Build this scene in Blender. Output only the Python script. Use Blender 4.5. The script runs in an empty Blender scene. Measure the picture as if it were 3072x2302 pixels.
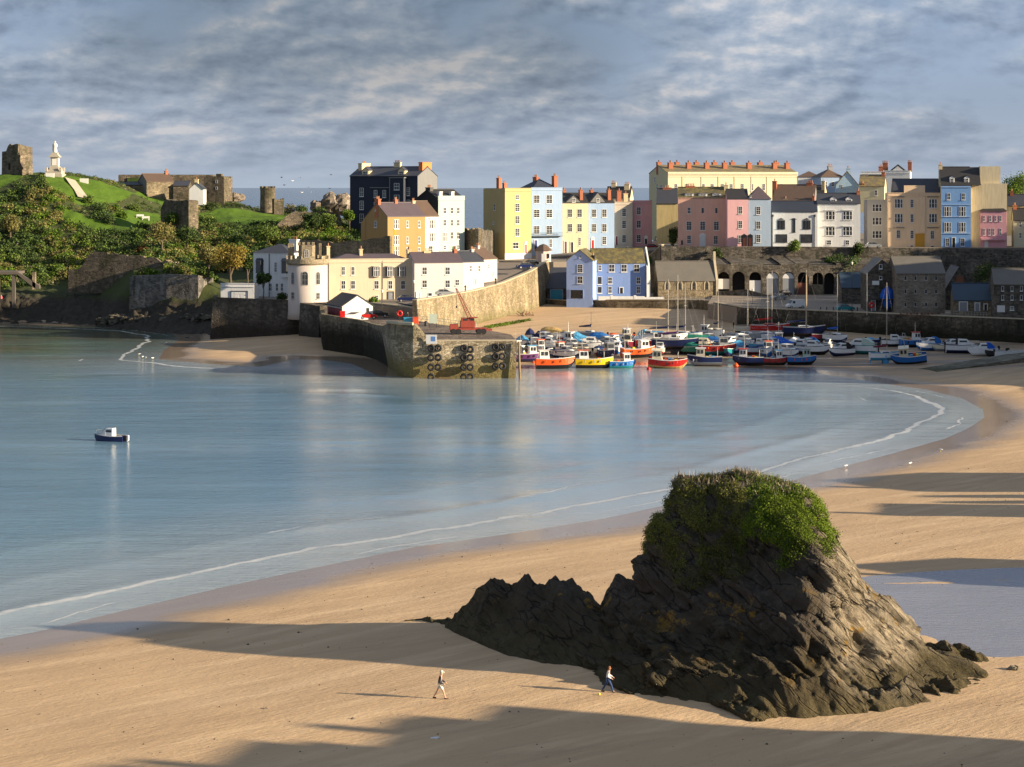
import bpy, bmesh, math, random
import numpy as np
from math import radians, sin, cos, tan, pi, sqrt, atan2
from mathutils import Vector, Matrix
random.seed(7)
rng = np.random.default_rng(11)
scene = bpy.context.scene
COL = scene.collection
F = 6000.0; HC = 34.0; CX = 1536.0; HZ = 562.0      # lens length, eye height, principal column, horizon row

def P(px, py, Y):                 # point at distance Y seen at column px, row py
    return Vector(((px-CX)/F*Y, Y, HC-(py-HZ)/F*Y))
def G(px, py, z):                 # point at height z seen at column px, row py
    Y = (HC-z)*F/(py-HZ)
    return Vector(((px-CX)/F*Y, Y, z))

# ---------------------------------------------------------------- noise (numpy)
_perm = rng.permutation(256)
_perm = np.concatenate([_perm, _perm, _perm])
_val = rng.random(256)
def vnoise(x, y, z=None):
    x = np.asarray(x, float); y = np.asarray(y, float)
    z = np.zeros_like(x) if z is None else np.asarray(z, float)
    xi = np.floor(x).astype(int); yi = np.floor(y).astype(int); zi = np.floor(z).astype(int)
    fx = x-xi; fy = y-yi; fz = z-zi
    fx = fx*fx*(3-2*fx); fy = fy*fy*(3-2*fy); fz = fz*fz*(3-2*fz)
    r = 0
    for a in (0, 1):
        for b in (0, 1):
            for c in (0, 1):
                h = _val[_perm[(_perm[(_perm[(xi+a) & 255]+yi+b) & 255]+zi+c) & 255]]
                r = r + h*(fx if a else 1-fx)*(fy if b else 1-fy)*(fz if c else 1-fz)
    return r*2-1
def fbm(x, y, z=None, o=4, g=0.5):
    r = 0; a = 1.0; s = 1.0
    zz = 0 if z is None else z
    for i in range(o):
        r = r + a*vnoise(np.asarray(x)*s+17*i, np.asarray(y)*s+5*i, np.asarray(zz)*s+9*i+0*np.asarray(x)); a *= g; s *= 2.03
    return r
def sstep(a, b, x):
    t = np.clip((x-a)/(b-a), 0, 1); return t*t*(3-2*t)

# ---------------------------------------------------------------- materials
MATS = {}
def nt(m):
    m.use_nodes = True
    t = m.node_tree; b = t.nodes.get('Principled BSDF')
    return t, b
def N(t, typ, **kw):
    n = t.nodes.new(typ)
    for k, v in kw.items():
        if k in n.inputs: n.inputs[k].default_value = v
        else: setattr(n, k, v)
    return n
def ramp(t, stops, fac=None, interp='LINEAR'):
    n = t.nodes.new('ShaderNodeValToRGB'); n.color_ramp.interpolation = interp
    e = n.color_ramp.elements
    while len(e) < len(stops): e.new(0.5)
    for i, (p, c) in enumerate(stops):
        e[i].position = p; e[i].color = (c[0], c[1], c[2], 1) if not isinstance(c, (int, float)) else (c, c, c, 1)
    if fac is not None: t.links.new(fac, n.inputs[0])
    return n
def mixc(t, fac, a, b, mode='MIX'):
    n = t.nodes.new('ShaderNodeMix'); n.data_type = 'RGBA'; n.blend_type = mode
    for s, v in ((0, fac), (6, a), (7, b)):
        if hasattr(v, 'node'): t.links.new(v, n.inputs[s])
        elif s == 0: n.inputs[0].default_value = v
        else: n.inputs[s].default_value = (v[0], v[1], v[2], 1)
    return n.outputs[2]
def pos(t, scale=(1, 1, 1), rot=(0, 0, 0)):
    g = t.nodes.new('ShaderNodeNewGeometry'); mp = t.nodes.new('ShaderNodeMapping')
    mp.inputs['Scale'].default_value = scale; mp.inputs['Rotation'].default_value = rot
    t.links.new(g.outputs['Position'], mp.inputs[0]); return mp.outputs[0]
def rpos(t, ang, scale):
    g = t.nodes.new('ShaderNodeNewGeometry'); m1 = t.nodes.new('ShaderNodeMapping'); m1.inputs['Rotation'].default_value = (0, 0, radians(-ang))
    m2 = t.nodes.new('ShaderNodeMapping'); m2.inputs['Scale'].default_value = scale
    t.links.new(g.outputs['Position'], m1.inputs[0]); t.links.new(m1.outputs[0], m2.inputs[0]); return m2.outputs[0]
def noise(t, vec, scale, detail=4, rough=.55, dist=0):
    n = t.nodes.new('ShaderNodeTexNoise')
    n.inputs['Scale'].default_value = scale; n.inputs['Detail'].default_value = detail
    n.inputs['Roughness'].default_value = rough; n.inputs['Distortion'].default_value = dist
    t.links.new(vec, n.inputs['Vector']); return n.outputs[0]
def mth(t, op, a, b=None, clamp=False):
    n = t.nodes.new('ShaderNodeMath'); n.operation = op; n.use_clamp = clamp
    for i, v in enumerate((a, b)):
        if v is None: continue
        if hasattr(v, 'node'): t.links.new(v, n.inputs[i])
        else: n.inputs[i].default_value = v
    return n.outputs[0]
def bump(t, b, h, strength=.3, dist=.1):
    n = t.nodes.new('ShaderNodeBump'); n.inputs['Strength'].default_value = strength; n.inputs['Distance'].default_value = dist
    t.links.new(h, n.inputs['Height']); t.links.new(n.outputs[0], b.inputs['Normal'])

def plain(key, col, rough=.5, metal=0, var=.12, spec=.4):
    if key in MATS: return MATS[key]
    m = bpy.data.materials.new(key); t, b = nt(m)
    n = noise(t, pos(t), 3.0, 3)
    c = mixc(t, n, [x*(1-var) for x in col], [min(1, x*(1+var)) for x in col])
    t.links.new(c, b.inputs['Base Color'])
    b.inputs['Roughness'].default_value = rough; b.inputs['Metallic'].default_value = metal
    b.inputs['Specular IOR Level'].default_value = spec
    MATS[key] = m; return m
def render_paint(key, col, dirt=.35):
    """rendered and painted house wall: faint patches, rain streaks below the eaves and sills"""
    if key in MATS: return MATS[key]
    m = bpy.data.materials.new(key); t, b = nt(m)
    a = noise(t, pos(t, (1, 1, 1)), .35, 5, .6)
    s = noise(t, pos(t, (1.6, 1.6, .16)), 1.5, 4, .65)
    k = ramp(t, [(.42, 0), (.72, 1)], s).outputs[0]
    c = mixc(t, a, [x*.9 for x in col], [min(1, x*1.06) for x in col])
    c2 = mixc(t, mth(t, 'MULTIPLY', k, dirt), c, [x*.62+.01 for x in col])
    t.links.new(c2, b.inputs['Base Color']); b.inputs['Roughness'].default_value = .8
    b.inputs['Specular IOR Level'].default_value = .2
    bump(t, b, noise(t, pos(t), 6, 3), .15, .05)
    MATS[key] = m; return m
def slate(key, col, moss=None):
    if key in MATS: return MATS[key]
    m = bpy.data.materials.new(key); t, b = nt(m)
    a = noise(t, pos(t, (1, 1, 1)), .5, 5, .7)
    f = noise(t, pos(t, (3.5, 3.5, 4)), 1.2, 2)
    c = mixc(t, a, [x*.72 for x in col], [x*1.25 for x in col])
    c = mixc(t, mth(t, 'MULTIPLY', f, .5), c, [x*.55 for x in col])
    if moss:
        k = ramp(t, [(.45, 0), (.62, 1)], noise(t, pos(t), .9, 5, .7)).outputs[0]
        c = mixc(t, mth(t, 'MULTIPLY', k, .75), c, moss)
    t.links.new(c, b.inputs['Base Color']); b.inputs['Roughness'].default_value = .6
    w = t.nodes.new('ShaderNodeTexWave'); w.bands_direction = 'Z'; w.inputs['Scale'].default_value = 1.6
    w.inputs['Distortion'].default_value = .6
    t.links.new(pos(t), w.inputs['Vector']); bump(t, b, w.outputs[1], .35, .06)
    MATS[key] = m; return m
def stone(key, c1, c2, mortar, scale=1.6, stain=None, base=None, bz=(1.0, 3.0)):
    """rubble masonry: flattened cells, each its own tone; optional lichen/weed colour low down (world height bz)"""
    if key in MATS: return MATS[key]
    m = bpy.data.materials.new(key); t, b = nt(m)
    v = t.nodes.new('ShaderNodeTexVoronoi'); v.inputs['Scale'].default_value = scale
    t.links.new(pos(t, (1, 1, 1.9)), v.inputs['Vector'])
    sep = t.nodes.new('ShaderNodeSeparateColor'); t.links.new(v.outputs['Color'], sep.inputs[0])
    v2 = t.nodes.new('ShaderNodeTexVoronoi'); v2.feature = 'DISTANCE_TO_EDGE'; v2.inputs['Scale'].default_value = scale
    t.links.new(pos(t, (1, 1, 1.9)), v2.inputs['Vector'])
    c = mixc(t, sep.outputs[0], c1, c2)
    big = noise(t, pos(t, (1, 1, .6)), .22, 5, .65)
    bigk = ramp(t, [(.35, .5), (.7, 1.25)], big).outputs[0]
    c = mixc(t, 1.0, c, bigk, 'MULTIPLY')
    edge = ramp(t, [(0.0, 1), (.09, 0)], v2.outputs[0]).outputs[0]
    c = mixc(t, mth(t, 'MULTIPLY', edge, .8), c, mortar)
    if stain:
        k = ramp(t, [(.5, 0), (.66, 1)], noise(t, pos(t, (1.2, 1.2, .35)), .6, 5, .7)).outputs[0]
        c = mixc(t, mth(t, 'MULTIPLY', k, .75), c, stain)
    if base:
        g = t.nodes.new('ShaderNodeNewGeometry'); sx = t.nodes.new('ShaderNodeSeparateXYZ')
        t.links.new(g.outputs['Position'], sx.inputs[0])
        zz = mth(t, 'ADD', sx.outputs[2], mth(t, 'MULTIPLY', noise(t, pos(t), .5, 4), -1.6))
        mr = t.nodes.new('ShaderNodeMapRange'); t.links.new(zz, mr.inputs[0])
        mr.inputs[1].default_value = bz[0]-.8; mr.inputs[2].default_value = bz[1]-.8; mr.inputs[3].default_value = 1; mr.inputs[4].default_value = 0
        kb = mixc(t, noise(t, pos(t), 1.4, 4, .7), [x*.4 for x in base], [x*1.5 for x in base])
        c = mixc(t, mth(t, 'MULTIPLY', mr.outputs[0], .9), c, kb)
    t.links.new(c, b.inputs['Base Color']); b.inputs['Roughness'].default_value = .9
    b.inputs['Specular IOR Level'].default_value = .2
    h = mth(t, 'ADD', mth(t, 'MULTIPLY', edge, -1.0), noise(t, pos(t), 3, 4))
    bump(t, b, h, .7, .12)
    MATS[key] = m; return m
def glass(key='window_glass'):
    if key in MATS: return MATS[key]
    m = bpy.data.materials.new(key); t, b = nt(m)
    c = mixc(t, noise(t, pos(t), .8, 2), (.012, .015, .02), (.07, .075, .08))
    t.links.new(c, b.inputs['Base Color']); b.inputs['Roughness'].default_value = .15
    MATS[key] = m; return m
def leafmat(key, cols, trans=.15):
    if key in MATS: return MATS[key]
    m = bpy.data.materials.new(key); t, b = nt(m)
    g = t.nodes.new('ShaderNodeNewGeometry')
    r = ramp(t, [(i/(len(cols)-1), c) for i, c in enumerate(cols)], g.outputs['Random Per Island'])
    big = noise(t, pos(t), .25, 4, .6)
    c = mixc(t, 1.0, r.outputs[0], ramp(t, [(.35, .55), (.68, 1.35)], big).outputs[0], 'MULTIPLY')
    t.links.new(c, b.inputs['Base Color']); b.inputs['Roughness'].default_value = .75
    b.inputs['Specular IOR Level'].default_value = .2
    tr = t.nodes.new('ShaderNodeBsdfTranslucent'); t.links.new(c, tr.inputs[0])
    ms = t.nodes.new('ShaderNodeMixShader'); ms.inputs[0].default_value = trans
    out = t.nodes['Material Output']
    t.links.new(b.outputs[0], ms.inputs[1]); t.links.new(tr.outputs[0], ms.inputs[2]); t.links.new(ms.outputs[0], out.inputs[0])
    MATS[key] = m; return m

# ---------------------------------------------------------------- mesh building
class MB:
    def __init__(s): s.v = []; s.f = []; s.m = []; s.cur = 0
    def add(s, vs, fs):
        o = len(s.v); s.v += [tuple(v) for v in vs]
        for f in fs: s.f.append(tuple(i+o for i in f)); s.m.append(s.cur)
        return s
    def slot(s, i): s.cur = i; return s
    def box(s, x0, x1, y0, y1, z0, z1):
        return s.add([(x0,y0,z0),(x1,y0,z0),(x1,y1,z0),(x0,y1,z0),(x0,y0,z1),(x1,y0,z1),(x1,y1,z1),(x0,y1,z1)],
                     [(0,3,2,1),(4,5,6,7),(0,1,5,4),(1,2,6,5),(2,3,7,6),(3,0,4,7)])
    def prism(s, pts, z0, z1):      # pts ccw in plan; z0/z1 number or list
        n = len(pts)
        a = z0 if isinstance(z0, (list, tuple)) else [z0]*n
        b = z1 if isinstance(z1, (list, tuple)) else [z1]*n
        vs = [(p[0], p[1], a[i]) for i, p in enumerate(pts)]+[(p[0], p[1], b[i]) for i, p in enumerate(pts)]
        fs = [tuple(range(n-1, -1, -1)), tuple(range(n, 2*n))]+[(i, (i+1) % n, n+(i+1) % n, n+i) for i in range(n)]
        return s.add(vs, fs)
    def extr(s, pts, y0, y1):       # pts (x,z) polygon in a vertical plane, extruded along y
        n = len(pts)
        vs = [(p[0], y0, p[1]) for p in pts]+[(p[0], y1, p[1]) for p in pts]
        fs = [tuple(range(n)), tuple(range(2*n-1, n-1, -1))]+[((i+1) % n, i, n+i, n+(i+1) % n) for i in range(n)]
        return s.add(vs, fs)
    def extx(s, pts, x0, x1):       # pts (y,z), extruded along x
        n = len(pts)
        vs = [(x0, p[0], p[1]) for p in pts]+[(x1, p[0], p[1]) for p in pts]
        fs = [tuple(range(n-1, -1, -1)), tuple(range(n, 2*n))]+[(i, (i+1) % n, n+(i+1) % n, n+i) for i in range(n)]
        return s.add(vs, fs)
    def tube(s, pts, r, n=6, r1=None, cap=True):
        pts = [Vector(p) for p in pts]; rings = []
        for i, p in enumerate(pts):
            d = (pts[min(i+1, len(pts)-1)]-pts[max(i-1, 0)])
            if d.length < 1e-9: d = Vector((0, 0, 1))
            d.normalize(); u = d.cross(Vector((0, 0, 1)))
            if u.length < .05: u = d.cross(Vector((0, 1, 0)))
            u.normalize(); w = d.cross(u)
            k = i/max(1, len(pts)-1)
            rr = r[i] if isinstance(r, (list, tuple)) else (r if r1 is None else r+(r1-r)*k)
            rings.append([p+(u*cos(2*pi*j/n)+w*sin(2*pi*j/n))*rr for j in range(n)])
        vs = [q for rg in rings for q in rg]; fs = []
        for i in range(len(pts)-1):
            for j in range(n):
                fs.append((i*n+j, i*n+(j+1) % n, (i+1)*n+(j+1) % n, (i+1)*n+j))
        if cap:
            fs.append(tuple(range(n-1, -1, -1))); fs.append(tuple((len(pts)-1)*n+j for j in range(n)))
        return s.add(vs, fs)
    def lathe(s, prof, c=(0, 0, 0), n=16):
        vs = []; fs = []
        for r, z in prof:
            for j in range(n): vs.append((c[0]+r*cos(2*pi*j/n), c[1]+r*sin(2*pi*j/n), c[2]+z))
        for i in range(len(prof)-1):
            for j in range(n): fs.append((i*n+j, i*n+(j+1) % n, (i+1)*n+(j+1) % n, (i+1)*n+j))
        fs.append(tuple(range(n-1, -1, -1))); fs.append(tuple((len(prof)-1)*n+j for j in range(n)))
        return s.add(vs, fs)
    def loft(s, secs, cap=True, close=True):
        n = len(secs[0]); vs = [p for q in secs for p in q]; fs = []
        for i in range(len(secs)-1):
            for j in range(n if close else n-1):
                fs.append((i*n+j, i*n+(j+1) % n, (i+1)*n+(j+1) % n, (i+1)*n+j))
        if cap: fs.append(tuple(range(n-1, -1, -1))); fs.append(tuple((len(secs)-1)*n+j for j in range(n)))
        return s.add(vs, fs)
    def mesh(s, name, smooth=False):
        me = bpy.data.meshes.new(name); me.from_pydata(s.v, [], s.f)
        if max(s.m, default=0) > 0: me.polygons.foreach_set('material_index', s.m)
        if smooth: me.polygons.foreach_set('use_smooth', [True]*len(me.polygons))
        me.update(); return me
    def build(s, name, mats, parent=None, smooth=False):
        me = s.mesh(name, smooth); return obj(name, me, mats, parent)
def obj(name, me, mats=None, parent=None):
    if mats is not None and len(me.materials) == 0:
        for m in (mats if isinstance(mats, (list, tuple)) else [mats]): me.materials.append(m)
    o = bpy.data.objects.new(name, me); COL.objects.link(o)
    if parent is not None: o.parent = parent
    return o
def tag(o, label, cat, group=None, kind=None):
    o['label'] = label; o['category'] = cat
    if group: o['group'] = group
    if kind: o['kind'] = kind
    return o
def thing(name, label, cat, loc=(0, 0, 0), rz=0, group=None):
    o = bpy.data.objects.new(name, None); COL.objects.link(o)
    o.empty_display_size = .3
    o.location = loc; o.rotation_euler = (0, 0, rz)
    return tag(o, label, cat, group)
def struct(o, cat=None):
    o['kind'] = 'structure'; return o
def np_mesh(name, v, f, smooth=True):
    """v (n,3), f (m,4) or (m,3) int arrays"""
    me = bpy.data.meshes.new(name); k = f.shape[1]
    me.vertices.add(len(v)); me.vertices.foreach_set('co', np.ascontiguousarray(v, dtype=np.float32).ravel())
    me.loops.add(f.size); me.loops.foreach_set('vertex_index', np.ascontiguousarray(f, dtype=np.int32).ravel())
    me.polygons.add(len(f)); me.polygons.foreach_set('loop_start', np.arange(0, f.size, k, dtype=np.int32))
    me.polygons.foreach_set('loop_total', np.full(len(f), k, dtype=np.int32))
    me.update(calc_edges=True)
    if smooth: me.polygons.foreach_set('use_smooth', np.ones(len(f), dtype=bool))
    return me
def grid_faces(nr, nc):
    i = np.arange((nr-1)*(nc-1)); r = i//(nc-1); c = i % (nc-1); a = r*nc+c
    return np.stack([a, a+1, a+nc+1, a+nc], 1)
def attr(me, name, vals):
    a = me.attributes.new(name, 'FLOAT', 'POINT'); a.data.foreach_set('value', np.asarray(vals, dtype=np.float32).ravel())
def getattr_node(t, name):
    n = t.nodes.new('ShaderNodeAttribute'); n.attribute_name = name; return n.outputs['Fac']

# ---------------------------------------------------------------- camera, light, sky
SUN_A = 17.0; SUN_E = 15.5
cam_d = bpy.data.cameras.new('camera'); cam = bpy.data.objects.new('camera', cam_d); COL.objects.link(cam)
cam.location = (0, 0, HC); cam.rotation_euler = (radians(90), 0, 0)
cam_d.sensor_width = 36; cam_d.lens = F/3072*36
cam_d.shift_x = 0; cam_d.shift_y = -(1151-HZ)/3072
cam_d.clip_start = 1; cam_d.clip_end = 120000
scene.camera = cam
sd = Vector((-cos(radians(SUN_A))*cos(radians(SUN_E)), sin(radians(SUN_A))*cos(radians(SUN_E)), -sin(radians(SUN_E))))
sun_d = bpy.data.lights.new('sun', 'SUN'); sun = bpy.data.objects.new('sun', sun_d); COL.objects.link(sun)
sun_d.energy = 5.0; sun_d.angle = radians(.6); sun_d.color = (1.0, .83, .60)
sun.rotation_euler = sd.to_track_quat('-Z', 'Y').to_euler(); sun.location = (200, -60, 90)
scene.view_settings.view_transform = 'Standard'; scene.view_settings.look = 'None'
scene.view_settings.exposure = 1.16; scene.view_settings.gamma = 1

w = bpy.data.worlds.new('World'); scene.world = w; w.use_nodes = True
t = w.node_tree; bg = t.nodes['Background']
sky = t.nodes.new('ShaderNodeTexSky'); sky.sky_type = 'NISHITA'; sky.sun_disc = False
sky.sun_elevation = radians(SUN_E); sky.sun_rotation = radians(90+SUN_A)
sky.air_density = 1.0; sky.dust_density = 1.5; sky.ozone_density = 1.5
tc = t.nodes.new('ShaderNodeTexCoord'); sx = t.nodes.new('ShaderNodeSeparateXYZ'); t.links.new(tc.outputs['Generated'], sx.inputs[0])
# clouds: layer seen towards the horizon, stretched sideways; finer and flatter lower down
elev = sx.outputs[2]
cv = t.nodes.new('ShaderNodeCombineXYZ')
e2 = mth(t, 'POWER', mth(t, 'MAXIMUM', mth(t, 'ADD', elev, .010), .001), .62)
t.links.new(sx.outputs[0], cv.inputs[0]); t.links.new(mth(t, 'MULTIPLY', e2, 1.3), cv.inputs[1]); t.links.new(mth(t, 'MULTIPLY', sx.outputs[1], .3), cv.inputs[2])
cvs = t.nodes.new('ShaderNodeMapping'); cvs.inputs['Location'].default_value = (.31, .12, .2); t.links.new(cv.outputs[0], cvs.inputs[0])
n1 = noise(t, cvs.outputs[0], 17, 9, .56, .08)
n2 = noise(t, cvs.outputs[0], 7.5, 4, .5, .0)
cvd = t.nodes.new('ShaderNodeMapping'); cvd.inputs['Location'].default_value = (.31+.004, .12-.008, .2); t.links.new(cv.outputs[0], cvd.inputs[0])
n1b = noise(t, cvd.outputs[0], 17, 9, .56, .08)
dens = mth(t, 'ADD', mth(t, 'MULTIPLY', n1, .48), mth(t, 'MULTIPLY', n2, .66))
edge = mth(t, 'MULTIPLY', mth(t, 'SUBTRACT', n1b, n1), 2.8)       # sunlit rims of the cloud billows
lit = mth(t, 'ADD', mth(t, 'MULTIPLY', mth(t, 'SUBTRACT', dens, .5), 1.35), edge)
horiz = ramp(t, [(0.0, 1), (.045, .35), (.1, 0)], elev).outputs[0]
skyblue = mixc(t, horiz, (.230, .325, .470), (.430, .515, .600))
cloud = ramp(t, [(.22, (.150, .205, .300)), (.44, (.235, .300, .400)), (.64, (.345, .405, .485)), (.88, (.600, .590, .585))], mth(t, 'ADD', lit, .42))
cover = ramp(t, [(.455, 0), (.575, 1)], dens).outputs[0]
cover = mth(t, 'MULTIPLY', cover, ramp(t, [(0.0, .05), (.015, .55), (.04, .95)], elev).outputs[0])
cl = mixc(t, cover, skyblue, cloud.outputs[0])
bigdark = ramp(t, [(.42, 1.12), (.60, .68)], noise(t, cvs.outputs[0], 3.2, 3, .5)).outputs[0]
cl = mixc(t, ramp(t, [(.02, 0), (.06, 1)], elev).outputs[0], cl, mixc(t, 1.0, cl, bigdark, 'MULTIPLY'))
nish = mixc(t, 1.0, sky.outputs[0], (.1, .1, .1), 'MULTIPLY')
fin = mixc(t, 1.0, mixc(t, .82, nish, cl), (1.0, .985, 1.03), 'MULTIPLY')
t.links.new(fin, bg.inputs[0]); bg.inputs[1].default_value = 0.52

scene.render.engine = 'CYCLES'
scene.cycles.max_bounces = 6; scene.cycles.diffuse_bounces = 2; scene.cycles.glossy_bounces = 3
scene.cycles.transmission_bounces = 2; scene.cycles.transparent_max_bounces = 8
# ================================================================ LAND AND WATER
D = 1.3889
shore_disp = [(0,1380),(100,1360),(200,1335),(300,1311),(500,1264),(700,1222),(900,1181),(1100,1153),(1300,1121),(1430,1093),(1600,1060),(1700,1040),
              (1780,1019),(1850,1000),(1920,982),(1980,965),(2040,948),(2090,926),(2125,903),(2122,885),(2080,862),(2000,842),(1900,828),(1760,806),(1650,797),(1560,793),(1400,790),(1250,789),(1118,800)]
shore = [G(x*D, y*D, 0) for x, y in shore_disp]
shore = [Vector((-95, 118, 0)), Vector((-60, 136, 0))]+shore
left_patch = [G(x*D, y*D, 0) for x, y in [(1000, 822),(815,812),(760,786),(700,778),(640,776),(560,793),(470,788),(400,782),(342,776),(352,758),(385,735),(375,722),(300,712),(200,706),(100,703),(0,702),(-300,700)]]
poly = [(p.x, p.y) for p in shore]+[(-5, 370), (-22, 380)]+[(p.x, p.y) for p in left_patch]+[(-400, 500), (-400, 900), (900, 900), (900, -60), (-95, -60)]
coast = [(p.x, p.y) for p in shore]+[(-5, 370), (-22, 380)]+[(p.x, p.y) for p in left_patch]+[(-400, 500)]
def sdist(x, y):
    """signed distance to the waterline, positive on land"""
    x = np.asarray(x, float); y = np.asarray(y, float)
    sh = x.shape; x = x.ravel(); y = y.ravel()
    d = np.full(x.shape, 1e9)
    for (ax, ay), (bx, by) in zip(coast[:-1], coast[1:]):
        vx, vy = bx-ax, by-ay; L = vx*vx+vy*vy
        tt = np.clip(((x-ax)*vx+(y-ay)*vy)/L, 0, 1)
        d = np.minimum(d, np.hypot(x-ax-tt*vx, y-ay-tt*vy))
    ins = np.zeros(x.shape, bool)
    n = len(poly)
    for i in range(n):
        ax, ay = poly[i]; bx, by = poly[(i+1) % n]
        if ay == by: continue
        c = ((ay > y) != (by > y)) & (x < (bx-ax)*(y-ay)/(by-ay)+ax)
        ins ^= c
    return np.where(ins, d, -d).reshape(sh)
PCX, PCY, PRX, PRY = 50., 152., 24., 14.5
def zsand(x, y, s=None):
    x = np.asarray(x, float); y = np.asarray(y, float)
    if s is None: s = sdist(x, y)
    z = np.where(s > 0, np.minimum(s, 40)*.033+np.maximum(s-40, 0)*.010, np.maximum(s*.05, -5))
    z = z+np.where(s > 0, np.clip(y-400, 0, 200)*.02, 0)*sstep(0, 30, s)
    z = z+fbm(x*.05, y*.09, o=3)*.10*sstep(0, 12, s)
    dx = (x-PCX)/PRX; dy = (y-PCY)/PRY
    pd = np.hypot(dx, dy)+.12*fbm(x*.12, y*.2, o=2)
    z = z-.55*(1-sstep(.75, 1.1, pd))
    d2 = np.hypot((x-14)/9., (y-121)/3.)            # scour hollow at the foot of the rock
    z = z-.25*(1-sstep(.4, 1.2, d2))
    return z
def gz(x, y): return float(zsand(np.array([x]), np.array([y]))[0])

# beach sheet
NC = 420; ks = np.linspace(-.52, .62, NC)
Ys = np.concatenate([np.geomspace(28, 360, 330), np.linspace(361, 600, 170)])
K, YY = np.meshgrid(ks, Ys); XX = K*YY
S = sdist(XX, YY); Z = zsand(XX, YY, S)
me = np_mesh('beach', np.stack([XX, YY, Z], -1).reshape(-1, 3), grid_faces(len(Ys), NC)); attr(me, 'sd', S)
m = bpy.data.materials.new('sand'); t, b = nt(m)
sdn = getattr_node(t, 'sd')
c = mixc(t, noise(t, pos(t), .06, 4, .6), (.47, .315, .175), (.58, .400, .225))
stre = noise(t, rpos(t, 42, (.045, .40, 1)), 1.0, 7, .66, .35)
c = mixc(t, mth(t, 'MULTIPLY', ramp(t, [(.48, 0), (.64, 1)], stre).outputs[0], .50), c, (.74, .53, .315))
stre2 = noise(t, rpos(t, 30, (.07, .5, 1)), .8, 7, .68, .5)
c = mixc(t, mth(t, 'MULTIPLY', ramp(t, [(.50, 0), (.66, 1)], stre2).outputs[0], .38), c, (.33, .215, .125))
c = mixc(t, mth(t, 'MULTIPLY', ramp(t, [(.56, 0), (.7, 1)], noise(t, pos(t, (1, 1, 1)), 1.7, 5, .75)).outputs[0], .22), c, (.33, .235, .155))
sp = ramp(t, [(.66, 0), (.70, 1)], noise(t, pos(t), 2.2, 3, .85)).outputs[0]
c = mixc(t, mth(t, 'MULTIPLY', sp, .5), c, (.10, .075, .055))
# harbour bed: greyer, weed and mud patches
gpos = t.nodes.new('ShaderNodeNewGeometry'); sp3 = t.nodes.new('ShaderNodeSeparateXYZ'); t.links.new(gpos.outputs['Position'], sp3.inputs[0])
def mrange(x, a, b_, c_=0, d_=1):
    n = t.nodes.new('ShaderNodeMapRange'); n.inputs[1].default_value = a; n.inputs[2].default_value = b_; n.inputs[3].default_value = c_; n.inputs[4].default_value = d_
    t.links.new(x, n.inputs[0]); return n.outputs[0]
farmask = mth(t, 'MULTIPLY', mrange(sp3.outputs[1], 350, 372), mrange(sp3.outputs[1], 455, 400))
farmask = mth(t, 'MULTIPLY', farmask, mrange(sp3.outputs[0], -4, 16))
mud = ramp(t, [(.36, .25), (.6, 1)], noise(t, pos(t, (.5, 1.4, 1)), .12, 5, .65)).outputs[0]
c = mixc(t, mth(t, 'MULTIPLY', farmask, mth(t, 'MULTIPLY', mud, .9)), c, (.20, .155, .12))
weed = ramp(t, [(.58, 0), (.66, 1)], noise(t, pos(t, (.5, 1.6, 1)), .16, 5, .7)).outputs[0]
c = mixc(t, mth(t, 'MULTIPLY', farmask, mth(t, 'MULTIPLY', weed, .7)), c, (.06, .055, .03))
wetn = mth(t, 'ADD', sdn, mth(t, 'MULTIPLY', noise(t, pos(t, (.4, 1, 1)), .08, 4), -9.0))
wet = mrange(wetn, 6.0, 0.0)
wetp = mth(t, 'MULTIPLY', farmask, ramp(t, [(.5, 0), (.6, .8)], noise(t, pos(t, (.3, 1.5, 1)), .10, 4, .6)).outputs[0])
wet = mth(t, 'MAXIMUM', wet, wetp)
c = mixc(t, mth(t, 'MULTIPLY', wet, .72), c, (.19, .145, .11))
t.links.new(c, b.inputs['Base Color'])
t.links.new(mrange(wet, 0, 1, .85, .15), b.inputs['Roughness'])
t.links.new(mrange(wet, 0, 1, .35, .65), b.inputs['Specular IOR Level'])
rip = noise(t, rpos(t, 35, (.9, 3.0, 1)), 1.1, 5, .62)
bh = mth(t, 'ADD', rip, mth(t, 'MULTIPLY', noise(t, pos(t), 4, 3), .25))
bn = t.nodes.new('ShaderNodeBump'); bn.inputs['Distance'].default_value = .12; t.links.new(bh, bn.inputs['Height'])
t.links.new(mrange(wet, 0, 1, .6, .03), bn.inputs['Strength']); t.links.new(bn.outputs[0], b.inputs['Normal'])
beach = struct(obj('beach', me, m))

# sea
ks2 = np.linspace(-.6, .62, 300)
Ys2 = np.concatenate([np.linspace(110, 520, 340), np.geomspace(524, 90000, 70)])
K, YY = np.meshgrid(ks2, Ys2); XX = K*YY
S2 = sdist(XX, YY)
S2 = np.where(YY > 560, -200, S2)
Zs = .05*fbm(XX*.06+YY*.02, YY*.16, o=3)*sstep(-2, -25, S2)*(YY < 600)
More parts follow.
